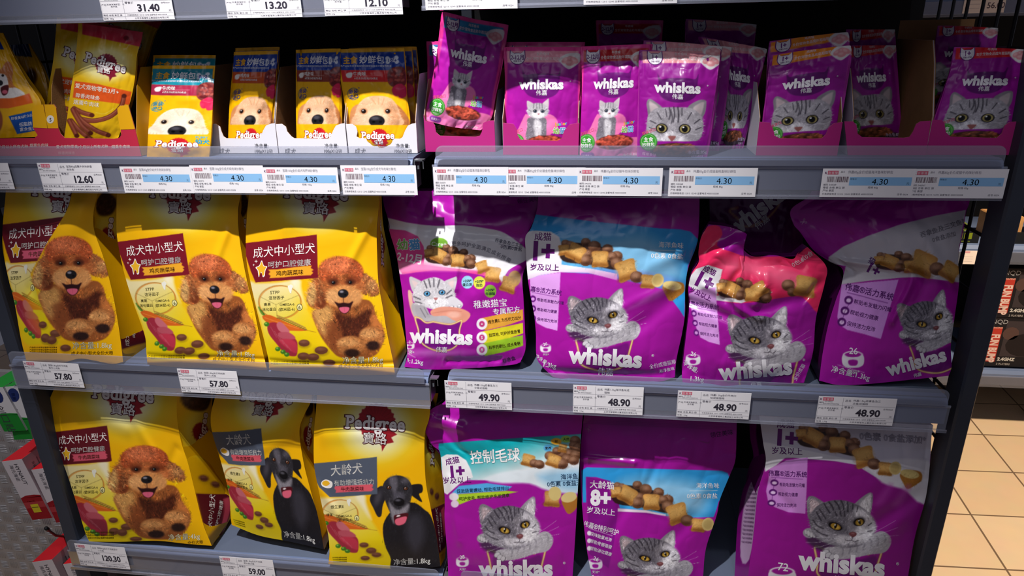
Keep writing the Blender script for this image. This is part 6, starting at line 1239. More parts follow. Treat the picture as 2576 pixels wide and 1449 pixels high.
def art_corgi():
    a = Art(Coons(P_C['L'], P_C['R']), 120, 220, 'f0b40c')
    a.poly([(-200, 270), (0, 300), (30, 360), (-200, 350)], '12348c', smooth=False, soft=3)
    a.poly([(-60, 560), (10, 500), (40, 455), (70, 450), (95, 500), (90, 600), (120, 640), (185, 690), (150, 710), (-60, 720)], 'c8763c', soft=5); a.poly([(-60, 560), (30, 540), (60, 600), (60, 640), (120, 640), (185, 690), (100, 712), (-60, 720)], 'f0eae4', soft=6)
    a.fur([(-60, 560), (60, 460), (95, 600), (180, 690), (0, 710)], 300, 16, 1, const(40), .15, .5, 'ffffff', .6); a.ell(20, 550, 10, 9, '1a0f0c', soft=3); a.ell(0, 605, 22, 20, '1a181c', soft=4)
    a.poly([(5, 640), (60, 620), (55, 680), (20, 695)], '5a1418', soft=3); a.ell(35, 670, 20, 14, 'e06a80', soft=4)
    a.poly([(-160, 720), (100, 715), (215, 680), (240, 750), (60, 790), (-160, 790)], 'e8641c', smooth=False, soft=3)
    a.poly([(62, 848), (235, 808), (272, 860), (272, 950), (125, 978)], '1452a8', smooth=False, soft=3); a.text('鲜香美味', 130, 868, 24, 'f0f0f8', 8); a.text('安全品质', 215, 850, 22, 'f0f0f8', 8)
    a.text('低脂肪', 188, 916, 32, 'f0f0f8', 6, bold=.01); a.text('富含蛋白', 205, 950, 30, 'f0f0f8', 6, bold=.01); a.ell(-30, 880, 50, 90, '9a5230', soft=8)
    return a

# ------------------------------------------------------------------ pouches and display trays
ZB = .475
def pouch(name, label, group, conv, P, y0, lean, art, A=None, seed=1, thick=.012, z0=None, bulge=.012, crinkle=.7, yx=0, vr=(0, 1), cat='pouch', off=None, res=None):
    """P = dict of outlines; A maps them onto this pouch: (matrix, p0, p1)"""
    Q = {}
    for k in 'LRBT':
        if k in P and P[k]:
            v = np.array(P[k], float)
            if A: v = (v-A[1])@np.array(A[0], float).reshape(2, 2).T+A[2]
            Q[k] = conv([tuple(q) for q in v])
    S = film(Q['L'], Q['R'], Q.get('B'), Q.get('T'), y0, z0 or ZB, lean, bulge, 2.0, seed, crinkle, yx, res=res)
    b = S.P[0].mean(0); r = empty(name, (b[0], b[1]+thick*.4, b[2]), label, cat, group)
    sheet('front_panel', S, art, 'pouch_film', r, vr); bagbody(S, thick, 'pouch_film', r, '8a1c84' if 'purple' in label or 'cat' in name else 'c89408', 'back_panel'); return r
def tray(label, group, conv, front, bot, yt, depth, col, texts=(), zones=(), hback=.12, hs=None, outer=None, inner='cardboard', tabh=None, drop=0):
    """front: outline of the cut-out front; bot=(x0,x1) its bottom corners' picture positions"""
    F = hit(np.array(conv(front), float), (0, 1, 0), yt); zb = ZB+.0002; F[:, 2] = np.maximum(F[:, 2], zb)
    x0, x1 = F[:, 0].min(), F[:, 0].max(); xb0, xb1 = [hit(np.array(conv([p]), float), (0, 1, 0), yt)[0][0] for p in bot]
    r = empty('display_tray', ((xb0+xb1)/2, yt+depth/2, zb), label, 'display box', group)
    m = MB(); n = len(F); from mathutils.geometry import tessellate_polygon
    T = tessellate_polygon([[Vector((p[0], p[2], 0)) for p in F]])
    c = srgb(hexc(col)); cb = srgb((170, 130, 90)); V = [(p[0], yt, p[2]) for p in F]+[(p[0], yt+.0016, p[2]) for p in F]
    Fc = [tuple(t) for t in T]+[tuple(reversed([i+n for i in t])) for t in T]+[(i, (i+1) % n, n+(i+1) % n, n+i) for i in range(n)]
    C = [c]*n+[cb]*n; V = list(V)
    def addp(P2, T2, cc, la):
        b = len(V); W_ = hit(np.asarray(P2, float), (0, 1, 0), yt-.00025*la); V.extend([tuple(w) for w in W_]); Fc.extend([tuple(int(i)+b for i in t) for t in T2]); C.extend([cc]*len(P2))
    for zi, (pts, cc) in enumerate(zones):
        P2 = conv(pts); T2 = tessellate_polygon([[Vector((a, -b_, 0)) for a, b_ in P2]]); addp(P2, T2, srgb(hexc(cc)), 1+.4*zi)
    for st, x, y, s, cc, ang in texts:
        Vv, T2 = layout(st, s, .01, 0, .95, 0, 'c'); w = math.radians(ang)
        if len(Vv): addp(conv([(x+a*math.cos(w)-b_*math.sin(w), y-(a*math.sin(w)+b_*math.cos(w))) for a, b_ in Vv]), T2, srgb(hexc(cc)), 3)
    mesh_obj('front_panel', np.array(V), Fc, 'card_print', r, np.array(C), False)
    hs = hs or (.06, .06); outer = outer or col
    for s_, xb, x_t in ((0, xb0, F[0][0]), (1, xb1, x1)):
        h = hs[s_]; pr = [(yt+.0018, zb), (yt+.0018, zb+tabh if tabh else zb+.04), (yt+.03, zb+h*.8), (yt+.05, zb+h), (yt+depth, zb+h+drop), (yt+depth, zb)]
        xa = xb+.0004 if s_ == 0 else xb-.0014
        sd = MB().prism(pr, 0, xa, xa+.001).build('side_panel', inner, r)
        MB().prism(pr, 0, xa-.0004 if s_ == 0 else xa+.001, xa if s_ == 0 else xa+.0014, outer).build('outer_print', 'card_print', sd, attr=True)
    MB().box((xb0+.002, yt+depth-.001, zb), (xb1-.002, yt+depth, zb+hback)).build('back_flap', inner, r)
    MB().box((xb0+.002, yt+.002, zb), (xb1-.002, yt+depth-.001, zb+.0012)).build('tray_base', inner, r)
    return r
GD, GC = 'yellow dog food pouches', 'purple cat food pouches'
D1, D2, D3 = art_pouch_dog('c8501c', '鸡肉味'), art_pouch_dog('8a3020', '鸡肝味'), art_pouch_dog()
DP = art_pouch_dog('a02444', '牛肉味', True)
K2sh = lambda a, b: (a-0, b)
GT, GTM = 'white card display trays', 'magenta card display trays'
# -- dog side
tray('red and yellow display tray cut off at the far left', 'red and yellow display trays', K1, [(-200, 1012), (250, 1007), (274, 986), (240, 930), (232, 795), (250, 768), (315, 762), (345, 930), (412, 1158), (-200, 1150)], ((-200, 1150), (412, 1158)), .012, .2, 'c82c48',
     [('个月以上所有犬种', 95, 1080, 29, 'f0e4d8', 1), ('烟熏牛肉味', 285, 1070, 29, 'f0e4d8', 1)], [([(240, 930), (232, 795), (250, 768), (315, 762), (338, 880), (348, 935)], 'eeb010')], .1, (.1, .12), 'd8a010')
tray('red and yellow display tray holding meat sticks, marked 5', 'red and yellow display trays', K1, [(322, 762), (392, 762), (408, 785), (425, 935), (440, 975), (470, 1006), (830, 1012), (870, 1005), (884, 985), (862, 870), (855, 790), (875, 770), (935, 768), (985, 945), (1035, 1160), (412, 1158), (345, 930)], ((412, 1158), (1032, 1160)), .012, .21, 'c82c48',
     [('爱犬宠物零食', 488, 1080, 28, 'f0e4d8', 1), ('3个月以上所有犬种', 675, 1080, 28, 'f0e4d8', 1), ('烟熏牛肉味', 880, 1080, 29, 'f0e4d8', 1), ('鲜香肉味条', 486, 1125, 26, 'e89a98', 0), ('5', 367, 885, 36, '141414', 0)],
     [([(322, 762), (392, 762), (408, 785), (425, 935), (345, 935), (340, 900)], 'eeb010'), ([(862, 870), (855, 790), (875, 770), (935, 768), (983, 942), (880, 945), (884, 985)], 'eeb010'), ([(367+27*math.cos(t), 870+30*math.sin(t)) for t in np.linspace(0, 6.28, 17)[:-1]], 'ece8e0')], .13, (.15, .15), 'd8a010')
pouch('treat_pouch', 'yellow pouch with a corgi print cut by the left edge', 'yellow treat pouches', K1, P_C, .03, .18, art_corgi(), seed=81, bulge=.014)
pouch('treat_pouch', 'tall yellow meat stick pouch with a red top, in the tray marked 5', 'yellow treat pouches', K1, P_S, .022, .12, art_sticks(), seed=83, bulge=.014)
AS = art_sticks()
pouch('treat_pouch', 'yellow meat stick pouch behind the tall one, its left half showing', 'yellow treat pouches', K1, P_S, .06, .12, AS, ((1, 0, 0, 1), (560, 160), (403, 120)), seed=85, bulge=.01)
pouch('treat_pouch', 'yellow meat stick pouch lying across the back of the tray', 'yellow treat pouches', K1, P_S, .10, .3, AS, (rotk(.9, -12), (1030, 235), (1180, 120)), seed=86, bulge=.01)
pouch('treat_pouch', 'open yellow pouch with a dark blue window standing at the far left', 'yellow treat pouches', K1, dict(L=[(150, 1000), (80, 700), (60, 330)], R=[(400, 1000), (330, 560), (215, 318)]), .09, .2, None or (lambda a: (a.poly([(60, 315), (205, 318), (235, 415), (100, 405)], '0c2458', smooth=False, soft=3), a.ell(230, 560, 40, 60, '4a2a18', soft=20), a)[-1])(Art(Coons([(150, 1000), (80, 700), (60, 330)], [(400, 1000), (330, 560), (215, 318)]), 60, 90, 'd8a00c')), seed=88)
PU = dict(L=[(1070, 1140), (1076, 1060), (1090, 850), (1108, 690), (1124, 498)], R=[(1515, 1145), (1530, 1000), (1540, 800), (1548, 620), (1556, 500)], B=[(1070, 1140), (1080, 1165), (1100, 1178), (1490, 1178), (1510, 1168), (1515, 1145)], T=[(1124, 498), (1128, 484), (1142, 478), (1540, 478), (1553, 484), (1556, 500)])
pouch('dog_pouch', 'yellow puppy pouch with a cream puppy and a teal band', GD, K1, PU, .014, .26, DP, seed=89, bulge=.016, z0=.47)
pouch('dog_pouch', 'teal banded puppy pouch directly behind the front puppy pouch', GD, K1, PU, .05, .26, DP, ((1, 0, 0, 1), (1340, 480), (1345, 403)), seed=90, res=2.2)
PD = dict(L=P_D['L'], R=P_D['R'], T=P_D['T'])
sq = lambda x0, x1, y0, y1, b0, b1: dict(L=[(b0, y1), ((b0*2+x0)/3-4, y1*.55+y0*.45), (x0, y0+26)], R=[(b1, y1), ((b1+x1)/2+2, y1*.5+y0*.5), (x1, y0+22)], T=[(x0, y0+26), (x0+6, y0+8), (x0+24, y0), (x1-20, y0-8), (x1-5, y0), (x1, y0+22)])
for k, (lab, g, y0, kk, A, sd) in enumerate((('dark orange banded retriever pouch in the first white tray', sq(256, 577, 378, 1120, 212, 535), .062, 'a', D1, 91), ('slightly set back retriever pouch behind the one in the first white tray', sq(266, 588, 350, 1120, 225, 560), .078, 'b', D1, 92),
        ('brown banded retriever pouch in the middle white tray', sq(708, 1032, 362, 1120, 715, 1050), .062, 'a', D2, 93))):
    pouch('dog_pouch', lab, GD, K2, g, y0, .10, A, seed=sd, bulge=.014, res=1.5 if kk == 'a' else 2.4)
pouch('dog_pouch', 'bright red banded retriever pouch leaning in the third white tray', GD, K2, PD, .058, .12, D3, seed=95, bulge=.016)
pouch('dog_pouch', 'retriever pouch second in line behind the bright red banded one', GD, K2, PD, .088, .10, D3, ((1, 0, 0, 1), (1500, 350), (1556, 348)), seed=96, res=2.4)
pouch('dog_pouch', 'retriever pouch last in line in the third white tray', GD, K2, PD, .112, .10, D3, ((1, 0, 0, 1), (1500, 350), (1590, 340)), seed=97, res=2.4)
def wtray(lab, x0, c0, c1, x1, b0, b1, yt, tabr, hs):
    tray(lab, GT, K2, [(x0, 905), (x0+45, 903), (x0+75, 925), (x0+85, 960), (c0-10, 995), (c0+10, 1008), (c1-15, 1012), (c1+5, 1000), (c1+25, 950), (c1+45, 915), (x1-30, 902), (x1, 898), (b1, 1146), (b0, 1142)], ((b0, 1142), (b1, 1146)), yt, .2, 'e4e2e8',
         [('成犬', (b0+x0)/2+92, 1118, 44, '222026', -3), ('净含量:', x1-98, 1075, 34, '222026', 0), ('100gX12袋', b1-112, 1112, 31, '222026', 0)], [], .12, hs, 'd8d4dc', tabh=.055)
wtray('white display tray at the left, marked with the adult dog sign', 80, 190, 445, 555, 108, 583, .046, 0, (.15, .14))
wtray('middle white display tray with the adult dog sign', 560, 685, 955, 1065, 590, 1088, .048, 0, (.145, .13))
wtray('white display tray at the right end of the left shelf', 1072, 1160, 1480, 1584, 1098, 1598, .05, 0, (.13, .13))
# -- cat side
W1a, W2a, W3a = art_pouch_kitten('2a86b8', '海洋鱼味'), art_pouch_kitten('f2a0b2', '金枪鱼味'), art_pouch_kitten('c01c24', '牛肉味')
A1, A2, A3 = art_pouch_adult('f0a0a8', '金枪鱼味'), art_pouch_adult('ee8c14', '鸡肉味'), art_pouch_adult('d4202c', '牛肉味')
PW1 = dict(L=[(48, 875), (75, 740), (110, 570), (140, 400), (158, 250), (172, 118)], R=[(462, 950), (540, 860), (572, 700), (612, 520), (645, 330), (662, 205)], B=[(48, 875), (250, 925), (462, 950)], T=[(172, 118), (180, 95), (200, 88), (400, 135), (645, 178), (658, 190), (662, 205)])
pouch('cat_pouch', 'tilted kitten pouch with a blue band, standing tall in its tray', GC, K3, PW1, .075, .06, W1a, seed=101, bulge=.012, z0=.50, crinkle=1)
PWk = dict(L=P_K['L'], R=P_K['R'], T=P_K['T'])
pouch('cat_pouch', 'dim kitten pouch sunk at the back of the leftmost magenta tray', GC, K3, PWk, .13, .06, W1a, ((.92, 0, 0, .92), (640, 345), (74, 303)), seed=102, res=2.4)
pouch('cat_pouch', 'kitten pouch with a pink band in the second magenta tray', GC, K3, PWk, .052, .08, W2a, seed=103)
pouch('cat_pouch', 'kitten pouch behind the pink banded one, its rim showing', GC, K3, PWk, .08, .08, W2a, ((1, 0, 0, 1), (640, 345), (655, 308)), seed=104, res=2.4)
PW3 = dict(L=[(1183, 1120), (1190, 900), (1205, 600), (1202, 362)], R=[(1640, 1140), (1668, 900), (1690, 600), (1702, 345)], B=[(1183, 1120), (1190, 1150), (1212, 1166), (1400, 1170), (1640, 1160)], T=[(1202, 362), (1208, 345), (1226, 338), (1680, 322), (1697, 330), (1702, 345)])
pouch('cat_pouch', 'kitten pouch with a dark red band standing loose on the shelf', GC, K3, PW3, .03, .11, W3a, seed=105)
pouch('cat_pouch', 'shaded kitten pouch standing high at the very back', GC, K3, PWk, .22, .05, W3a, ((.85, 0, 0, .85), (640, 345), (1310, 150)), seed=106, res=2.6)
PA = dict(L=P_A['L'], R=P_A['R'], B=P_A['B'], T=P_A['T'])
pouch('cat_pouch', 'adult cat face pouch with a pink band, foremost of the loose ones', GC, K4, PA, .016, .13, A1, seed=107, bulge=.018)
pouch('cat_pouch', 'adult cat face pouch just behind the foremost pink banded one', GC, K4, PA, .05, .11, A1, ((.98, 0, 0, 1), (750, 410), (768, 342)), seed=108, res=2.4)
pouch('cat_pouch', 'third adult cat face pouch in the loose row', GC, K4, PA, .075, .11, A1, ((.98, 0, 0, 1), (750, 410), (838, 345)), seed=109, res=2.2)
PW4d = dict(L=[(720, 1085), (760, 900), (740, 600), (600, 285)], R=[(925, 1085), (985, 850), (1045, 600), (1098, 372)], T=[(600, 285), (620, 268), (850, 310), (1080, 352), (1098, 372)])
pouch('cat_pouch', 'leaning adult cat face pouch turned to the right beside the white tray side', GC, K4, PW4d, .10, .08, A1, seed=110, crinkle=1)
pouch('cat_pouch', 'shaded adult cat face pouch high at the back of the loose row', GC, K4, PA, .2, .05, A1, ((.88, 0, 0, .88), (165, 365), (503, 140)), seed=111, res=2.6)
x5 = 500*2.898
PW5 = dict(L=[(1058, 1100), (1066, 880), (1090, 700), (1112, 500), (1130, 425)], R=[(1590, 1100), (1640, 880), (1680, 650), (1712, 450), (1716, 362)], T=[(1130, 425), (1138, 405), (1160, 395), (1500, 352), (1690, 332), (1710, 340), (1716, 362)])
pouch('cat_pouch', 'orange banded adult cat face pouch in a magenta tray', GC, K4, PW5, .045, .09, A2, seed=112)
pouch('cat_pouch', 'orange banded cat face pouch peeking over the front orange one', GC, K4, PW5, .07, .09, A2, ((1, .06, 0, 1), (1130, 395), (1115, 298)), seed=113, res=2.2)
PW6 = dict(L=[(215, 1050), (215, 600), (235, 330)], R=[(640, 1050), (610, 600), (590, 330)])
pouch('cat_pouch', 'barely lit cat face pouch deep inside the dark middle magenta tray', GC, K5, PW6, .15, .05, A3, seed=114, res=2.6)
pouch('cat_pouch', 'barely lit cat pouch behind the dark one, standing higher', GC, K5, PW6, .19, .05, A3, ((1, 0, 0, 1), (235, 330), (228, 215)), seed=115, res=2.8)
PW7 = dict(L=[(800, 1080), (865, 872), (925, 700), (980, 520), (1008, 372)], R=[(1420, 1080), (1492, 850), (1520, 650), (1550, 500), (1565, 385)], T=[(1008, 372), (1015, 352), (1040, 342), (1300, 348), (1545, 362), (1562, 370), (1565, 385)])
pouch('cat_pouch', 'red banded adult cat face pouch at the right end', GC, K5, PW7, .05, .10, A3, seed=116, bulge=.014)
pouch('cat_pouch', 'unlit cat pouch behind the red banded one at the right end', GC, K5, PW7, .16, .05, A3, ((.8, 0, 0, .8), (1008, 345), (890, 190)), seed=117, res=2.8)
def mtray(conv, lab, O, bot, yt, hs, txt=(), outer='c4bcc8', hb=.13):
    tray(lab, GTM, conv, O, bot, yt, .2, 'b8287c', txt, [], hb, hs, outer, tabh=.06)
mtray(K3, 'magenta display tray at the left holding the tilted kitten pouch', [(45, 835), (60, 882), (110, 890), (128, 915), (136, 965), (165, 990), (420, 997), (455, 990), (470, 960), (480, 895), (520, 880), (560, 878), (570, 1132), (62, 1132)], ((62, 1132), (570, 1132)), .062, (.12, .10))
mtray(K3, 'magenta display tray holding the pink banded kitten pouch', [(625, 895), (700, 905), (722, 940), (730, 985), (750, 1018), (1020, 1028), (1050, 1010), (1072, 950), (1110, 908), (1180, 896), (1172, 1160), (625, 1158)], ((625, 1158), (1172, 1160)), .034, (.11, .12))
mtray(K4, 'magenta display tray holding the orange banded pouches', [(1045, 888), (1120, 895), (1145, 940), (1155, 988), (1190, 1008), (1430, 1012), (1500, 1008), (1530, 980), (1550, 930), (1590, 898), (1652, 890), (1606, 1168), (1015, 1158)], ((1015, 1158), (1606, 1168)), .03, (.11, .13), outer='dcd8e0')
mtray(K5, 'magenta display tray that is nearly empty and dark inside', [(215, 885), (280, 885), (304, 915), (312, 975), (345, 1000), (650, 1004), (690, 998), (715, 960), (738, 905), (770, 885), (845, 880), (805, 1160), (235, 1162)], ((235, 1162), (805, 1160)), .035, (.13, .17))
mtray(K5, 'magenta display tray at the right end holding the red banded pouch', [(850, 875), (925, 875), (945, 900), (955, 965), (990, 996), (1325, 1006), (1362, 975), (1385, 915), (1420, 890), (1492, 885), (1432, 1162), (806, 1158)], ((806, 1158), (1432, 1162)), .038, (.17, .15), hb=.2)
# ------------------------------------------------------------------ across the aisle on the right
RK = (1.55+1.1237)/(1.25+1.1237)      # the far rack's distance
def rz(z): return .6745-(.6745-z)*RK
def rx(x): return .3164+(x-.3164)*RK
def rack_shelf(z0, lab, x0=1.25, x1=3.4, y=1.55):
    z0 = rz(z0)
    r = empty('aisle_shelf', ((x0+x1)/2, y+.25, z0), lab, 'shelf', 'grey shelves across the aisle')
    MB().box((x0, y+.006, z0+.055), (x1, y+.43, z0+.072)).build('deck', 'steel_blue', r)
    MB().prism([(y, z0+.008), (y-.004, z0+.01), (y-.004, z0+.058), (y+.004, z0+.071), (y+.02, z0+.072), (y+.02, z0+.05)], 0, x0, x1).build('front_lip', 'steel_blue', r)
    MB().prism([(y-.005, z0), (y-.0068, z0), (y-.0068, z0+.05), (y-.005, z0+.05)], 0, x0, x1).build('label_channel', 'clear', r)
    return r
rack_shelf(.682, 'grey shelf strip seen through the wires at the top right')
rack_shelf(-.098, 'grey shelf across the aisle with green boxes on it')
rack_shelf(-.562, 'lowest grey shelf across the aisle under the toy boxes')
rk = empty('aisle_rack', (2.1, 1.72, ZF), 'dark back frame of the shelves across the aisle', 'rack')
MB().box((1.25, 2.03, ZF+.12), (3.4, 2.05, 1.2)).build('back_sheet', 'back_black', rk)
for x in (1.25, 2.2, 3.1): MB().box((x, 1.99, ZF), (x+.04, 2.03, 1.2)).build('post', 'steel_dark', rk)
for x in (1.3, 2.17, 3.2):
    MB().tube([(x, 1.68, ZF+.03), (x, 1.68, rz(-.562)+.05)], .018, 12).tube([(x, 1.68, ZF), (x, 1.68, ZF+.03)], .032, 14).build('foot', 'clip', rk)
def bg_tag(px, py, px2, py2, price, lab, Y=1.541):
    a = at(px, py2, 1, Y); b = at(px2, py2, 1, Y); c = at(px, py, 1, Y); w = b[0]-a[0]; h = c[2]-a[2]; P = []
    frect(P, .02*w, .82*h, .28*w, .95*h, 'e0a0a8'); flat_text(P, price, .78*w, .2*h, .34*h, '6a5a60', .02, 'c')
    frect(P, .5*w, .05*h, .505*w, .95*h, 'b0a0a0')
    for k in range(3): frect(P, .04*w, (.2+.17*k)*h, .4*w, (.22+.17*k)*h, 'c8b8b8')
    frect(P, .52*w, .62*h, .95*w, .64*h, 'c0b0b0')
    card('price_tag', np.array([a[0], Y, a[2]]), (1, 0, 0), (0, 0, 1), (0, -1, 0), w, h, P, 'paper', base='f6e6da', label=lab, cat='price tag', group='pale price tags across the aisle')
bg_tag(2420, -26, 2524, 34, '56.00', 'pale price tag reading 56.00 seen through the wires at the top right'); bg_tag(2412, 630, 2492, 664, '6.00', 'pale price tag ending in 6.00 behind the wire grid')
def toy_box(px, py, px2, py2, lab, zf):
    zf = rz(zf)-.0
    Y = 1.57; a = at(px, py2, 1, Y); b = at(px2, py, 1, Y); x0, z0, z1 = a[0], zf, b[2]; w = .38; h = z1-z0; d = .18
    r = empty('toy_box', (x0+w/2, Y+d/2, z0), lab, 'toy box', 'black boxes of bumper cars')
    P = []
    frect(P, 0, 0, w, h, '16141a'); frect(P, .012*1, .02, .046, h*.80, 'b8382c', 2)
    for st, yy, s, c, b_ in (('NQD', h*.87, .026, 'a8a8ac', 0),): flat_text(P, st, .03, yy, s, c, .0, 'c')
    P[-1] = (P[-1][0], P[-1][1], P[-1][2], 3)
    V, T = layout('FUN BUMP', .046, .045, .0, .9, 0, 'c'); V = np.stack([V[:, 1]*.9, -V[:, 0]*.62], 1)+[.0135, h*.37]; P.append((V, T, srgb((226, 196, 186)), 3))
    flat_text(P, 'RACING', .012, h*.775, .009, 'e0a898', .03); P[-1] = P[-1][:3]+(3,)
    frect(P, .058, .045, w-.01, h*.93, '3a3236', 2); P.append(([(.08+.03*math.cos(t), h*.68+.028*math.sin(t)) for t in np.linspace(0, 6.28, 13)[:-1]], [(0, i, i+1) for i in range(1, 11)], srgb((84, 62, 58)), 3))
    P.append(([(.14+.07*math.cos(t), h*.45+.05*math.sin(t)) for t in np.linspace(0, 6.28, 15)[:-1]], [(0, i, i+1) for i in range(1, 13)], srgb((28, 22, 26)), 3))
    flat_text(P, '2.4GHZ', .054, .026, .019, 'c8c4c0', .05); P[-1] = P[-1][:3]+(3,)
    flat_text(P, '2 PLAYERS', .054, .007, .011, '9a9490', .03); P[-1] = P[-1][:3]+(3,)
    card('front_print', (x0, Y, z0), (1, 0, 0), (0, 0, 1), (0, -1, 0), w, h, P, 'card_print', parent=r, base='16141a', th=.001)
    MB().box((x0, Y+.001, z0), (x0+w, Y+d, z1), '17151a').build('carton', 'card_print', r, attr=True)
toy_box(2498, 676, 2576, 800, 'upper black toy box with a red FUN BUMP band', -.3015)
toy_box(2466, 800, 2576, 925, 'lower black toy box with a red FUN BUMP band', -.4895)
ZG = rz(-.098)+.0722
for k, (x, h, c, nm, l) in enumerate(((1.40, .1, (150, 104, 70), 'small_carton', 'tan carton on the green box shelf seen through the wires'), (1.64, .085, (206, 150, 92), 'small_carton', 'bright tan carton to the right of the upright'), (1.80, .12, (120, 84, 60), 'small_carton', 'brown carton at the picture edge across the aisle'))):
    m_ = MB().box((rx(x), 1.62, ZG), (rx(x)+.1, 1.74, ZG+h*1.1), bev=.004); tag(m_.build(nm, mat(nm+str(k), c, rough=.6, noise=.2, nscale=20)), l, 'box', 'tan cartons across the aisle')
for x, l in ((1.385, 'black display sleeve with yellow-green squares seen through the wires'), (1.62, 'plain black display sleeve right of the upright')):
    P = []; w = .22 if x < 1.5 else .45; x = rx(x)
    if w < .3:
        for i in range(5): frect(P, .03+i*.034, .016, .058+i*.034, .04, '7e8c1c')
        frect(P, .08, .004, .19, .009, '5a641c')
    card('display_sleeve', (x, 1.575, ZG), (1, 0, 0), (0, 0, 1), (0, -1, 0), w, .045, P, 'card_print', base='14161a', th=.004, label=l, cat='display box', group='black display sleeves across the aisle')
P = []
for i in range(3):
    for j in range(2): frect(P, .006+i*.022, .006+j*.022, .024+i*.022, .024+j*.022, '2a3418')
card('green_pack', (rx(1.478), 1.60, ZG+.06), (.83, 0, -.56), (.56, 0, .83), (0, -1, 0), .072, .05, P, 'card_print', base='7c8a34', th=.02, label='olive green pack tilted among the cartons across the aisle', cat='pack')
dk = empty('dark_toy', (rx(1.44), 1.8, ZG), 'dark glossy toy in a clear bag behind the wire grid', 'toy')
S_ = MB(); 
for i in range(5): w = i*1.3; S_.tube([(rx(1.40)+.02*i, 1.80, ZG+.016), (rx(1.40)+.02*i+.012*math.cos(w), 1.80+.01*math.sin(w), ZG+.08+.01*i), (rx(1.42)+.015*i, 1.81, ZG+.16)], .016, 10)
S_.build('toy_body', mat('dark_glossy_toy', (24, 26, 34), rough=.2), dk, smooth=True)

# ------------------------------------------------------------------ checker plate wall and hanging cartons on the left
MT['alu'] = mat('embossed_aluminium_plate', (172, 170, 172), rough=.42, metal=.35, noise=.06, nscale=30)
pl = empty('checker_plate_panel', (-1.45, .225, ZF), 'silver checker plate panel behind the hanging cartons at the left', 'panel')
m_ = MB(); m_.box((-2.3, .22, ZF), (-.897, .235, -.1))
for i in range(22):
    for j in range(20):
        cx, cz = -.96-i*.03, ZF+.03+j*.033
        if cx < -1.62: continue
        for k in range(5):
            o = (k-2)*.0052
            if (i+j) % 2: c0, a_, b_ = (cx+o, cz), (.0014, 0), (0, .0125)
            else: c0, a_, b_ = (cx, cz+o), (0, .0014), (.0125, 0)
            q = [(c0[0]+b_[0]*t+a_[0]*w, c0[1]+b_[1]*t+a_[1]*w) for t, w in ((-1, 0), (-.5, 1), (.5, 1), (1, 0), (.5, -1), (-.5, -1))]
            V = [(x, .2199, z) for x, z in q]+[(c0[0]+b_[0]*t, .2182, c0[1]+b_[1]*t) for t in (-.5, .5)]
            m_.add(V, [(0, 1, 6), (1, 2, 7, 6), (2, 3, 7), (3, 4, 7), (4, 5, 6, 7), (5, 0, 6)])
m_.build('plate_sheet', 'alu', pl)
MB().box((-2.3, .452, -.098), (-.893, .472, 1.15)).build('upper_panel', 'back_black', pl)
LX = lambda x, y: (x/2.64, 900+y/2.64)
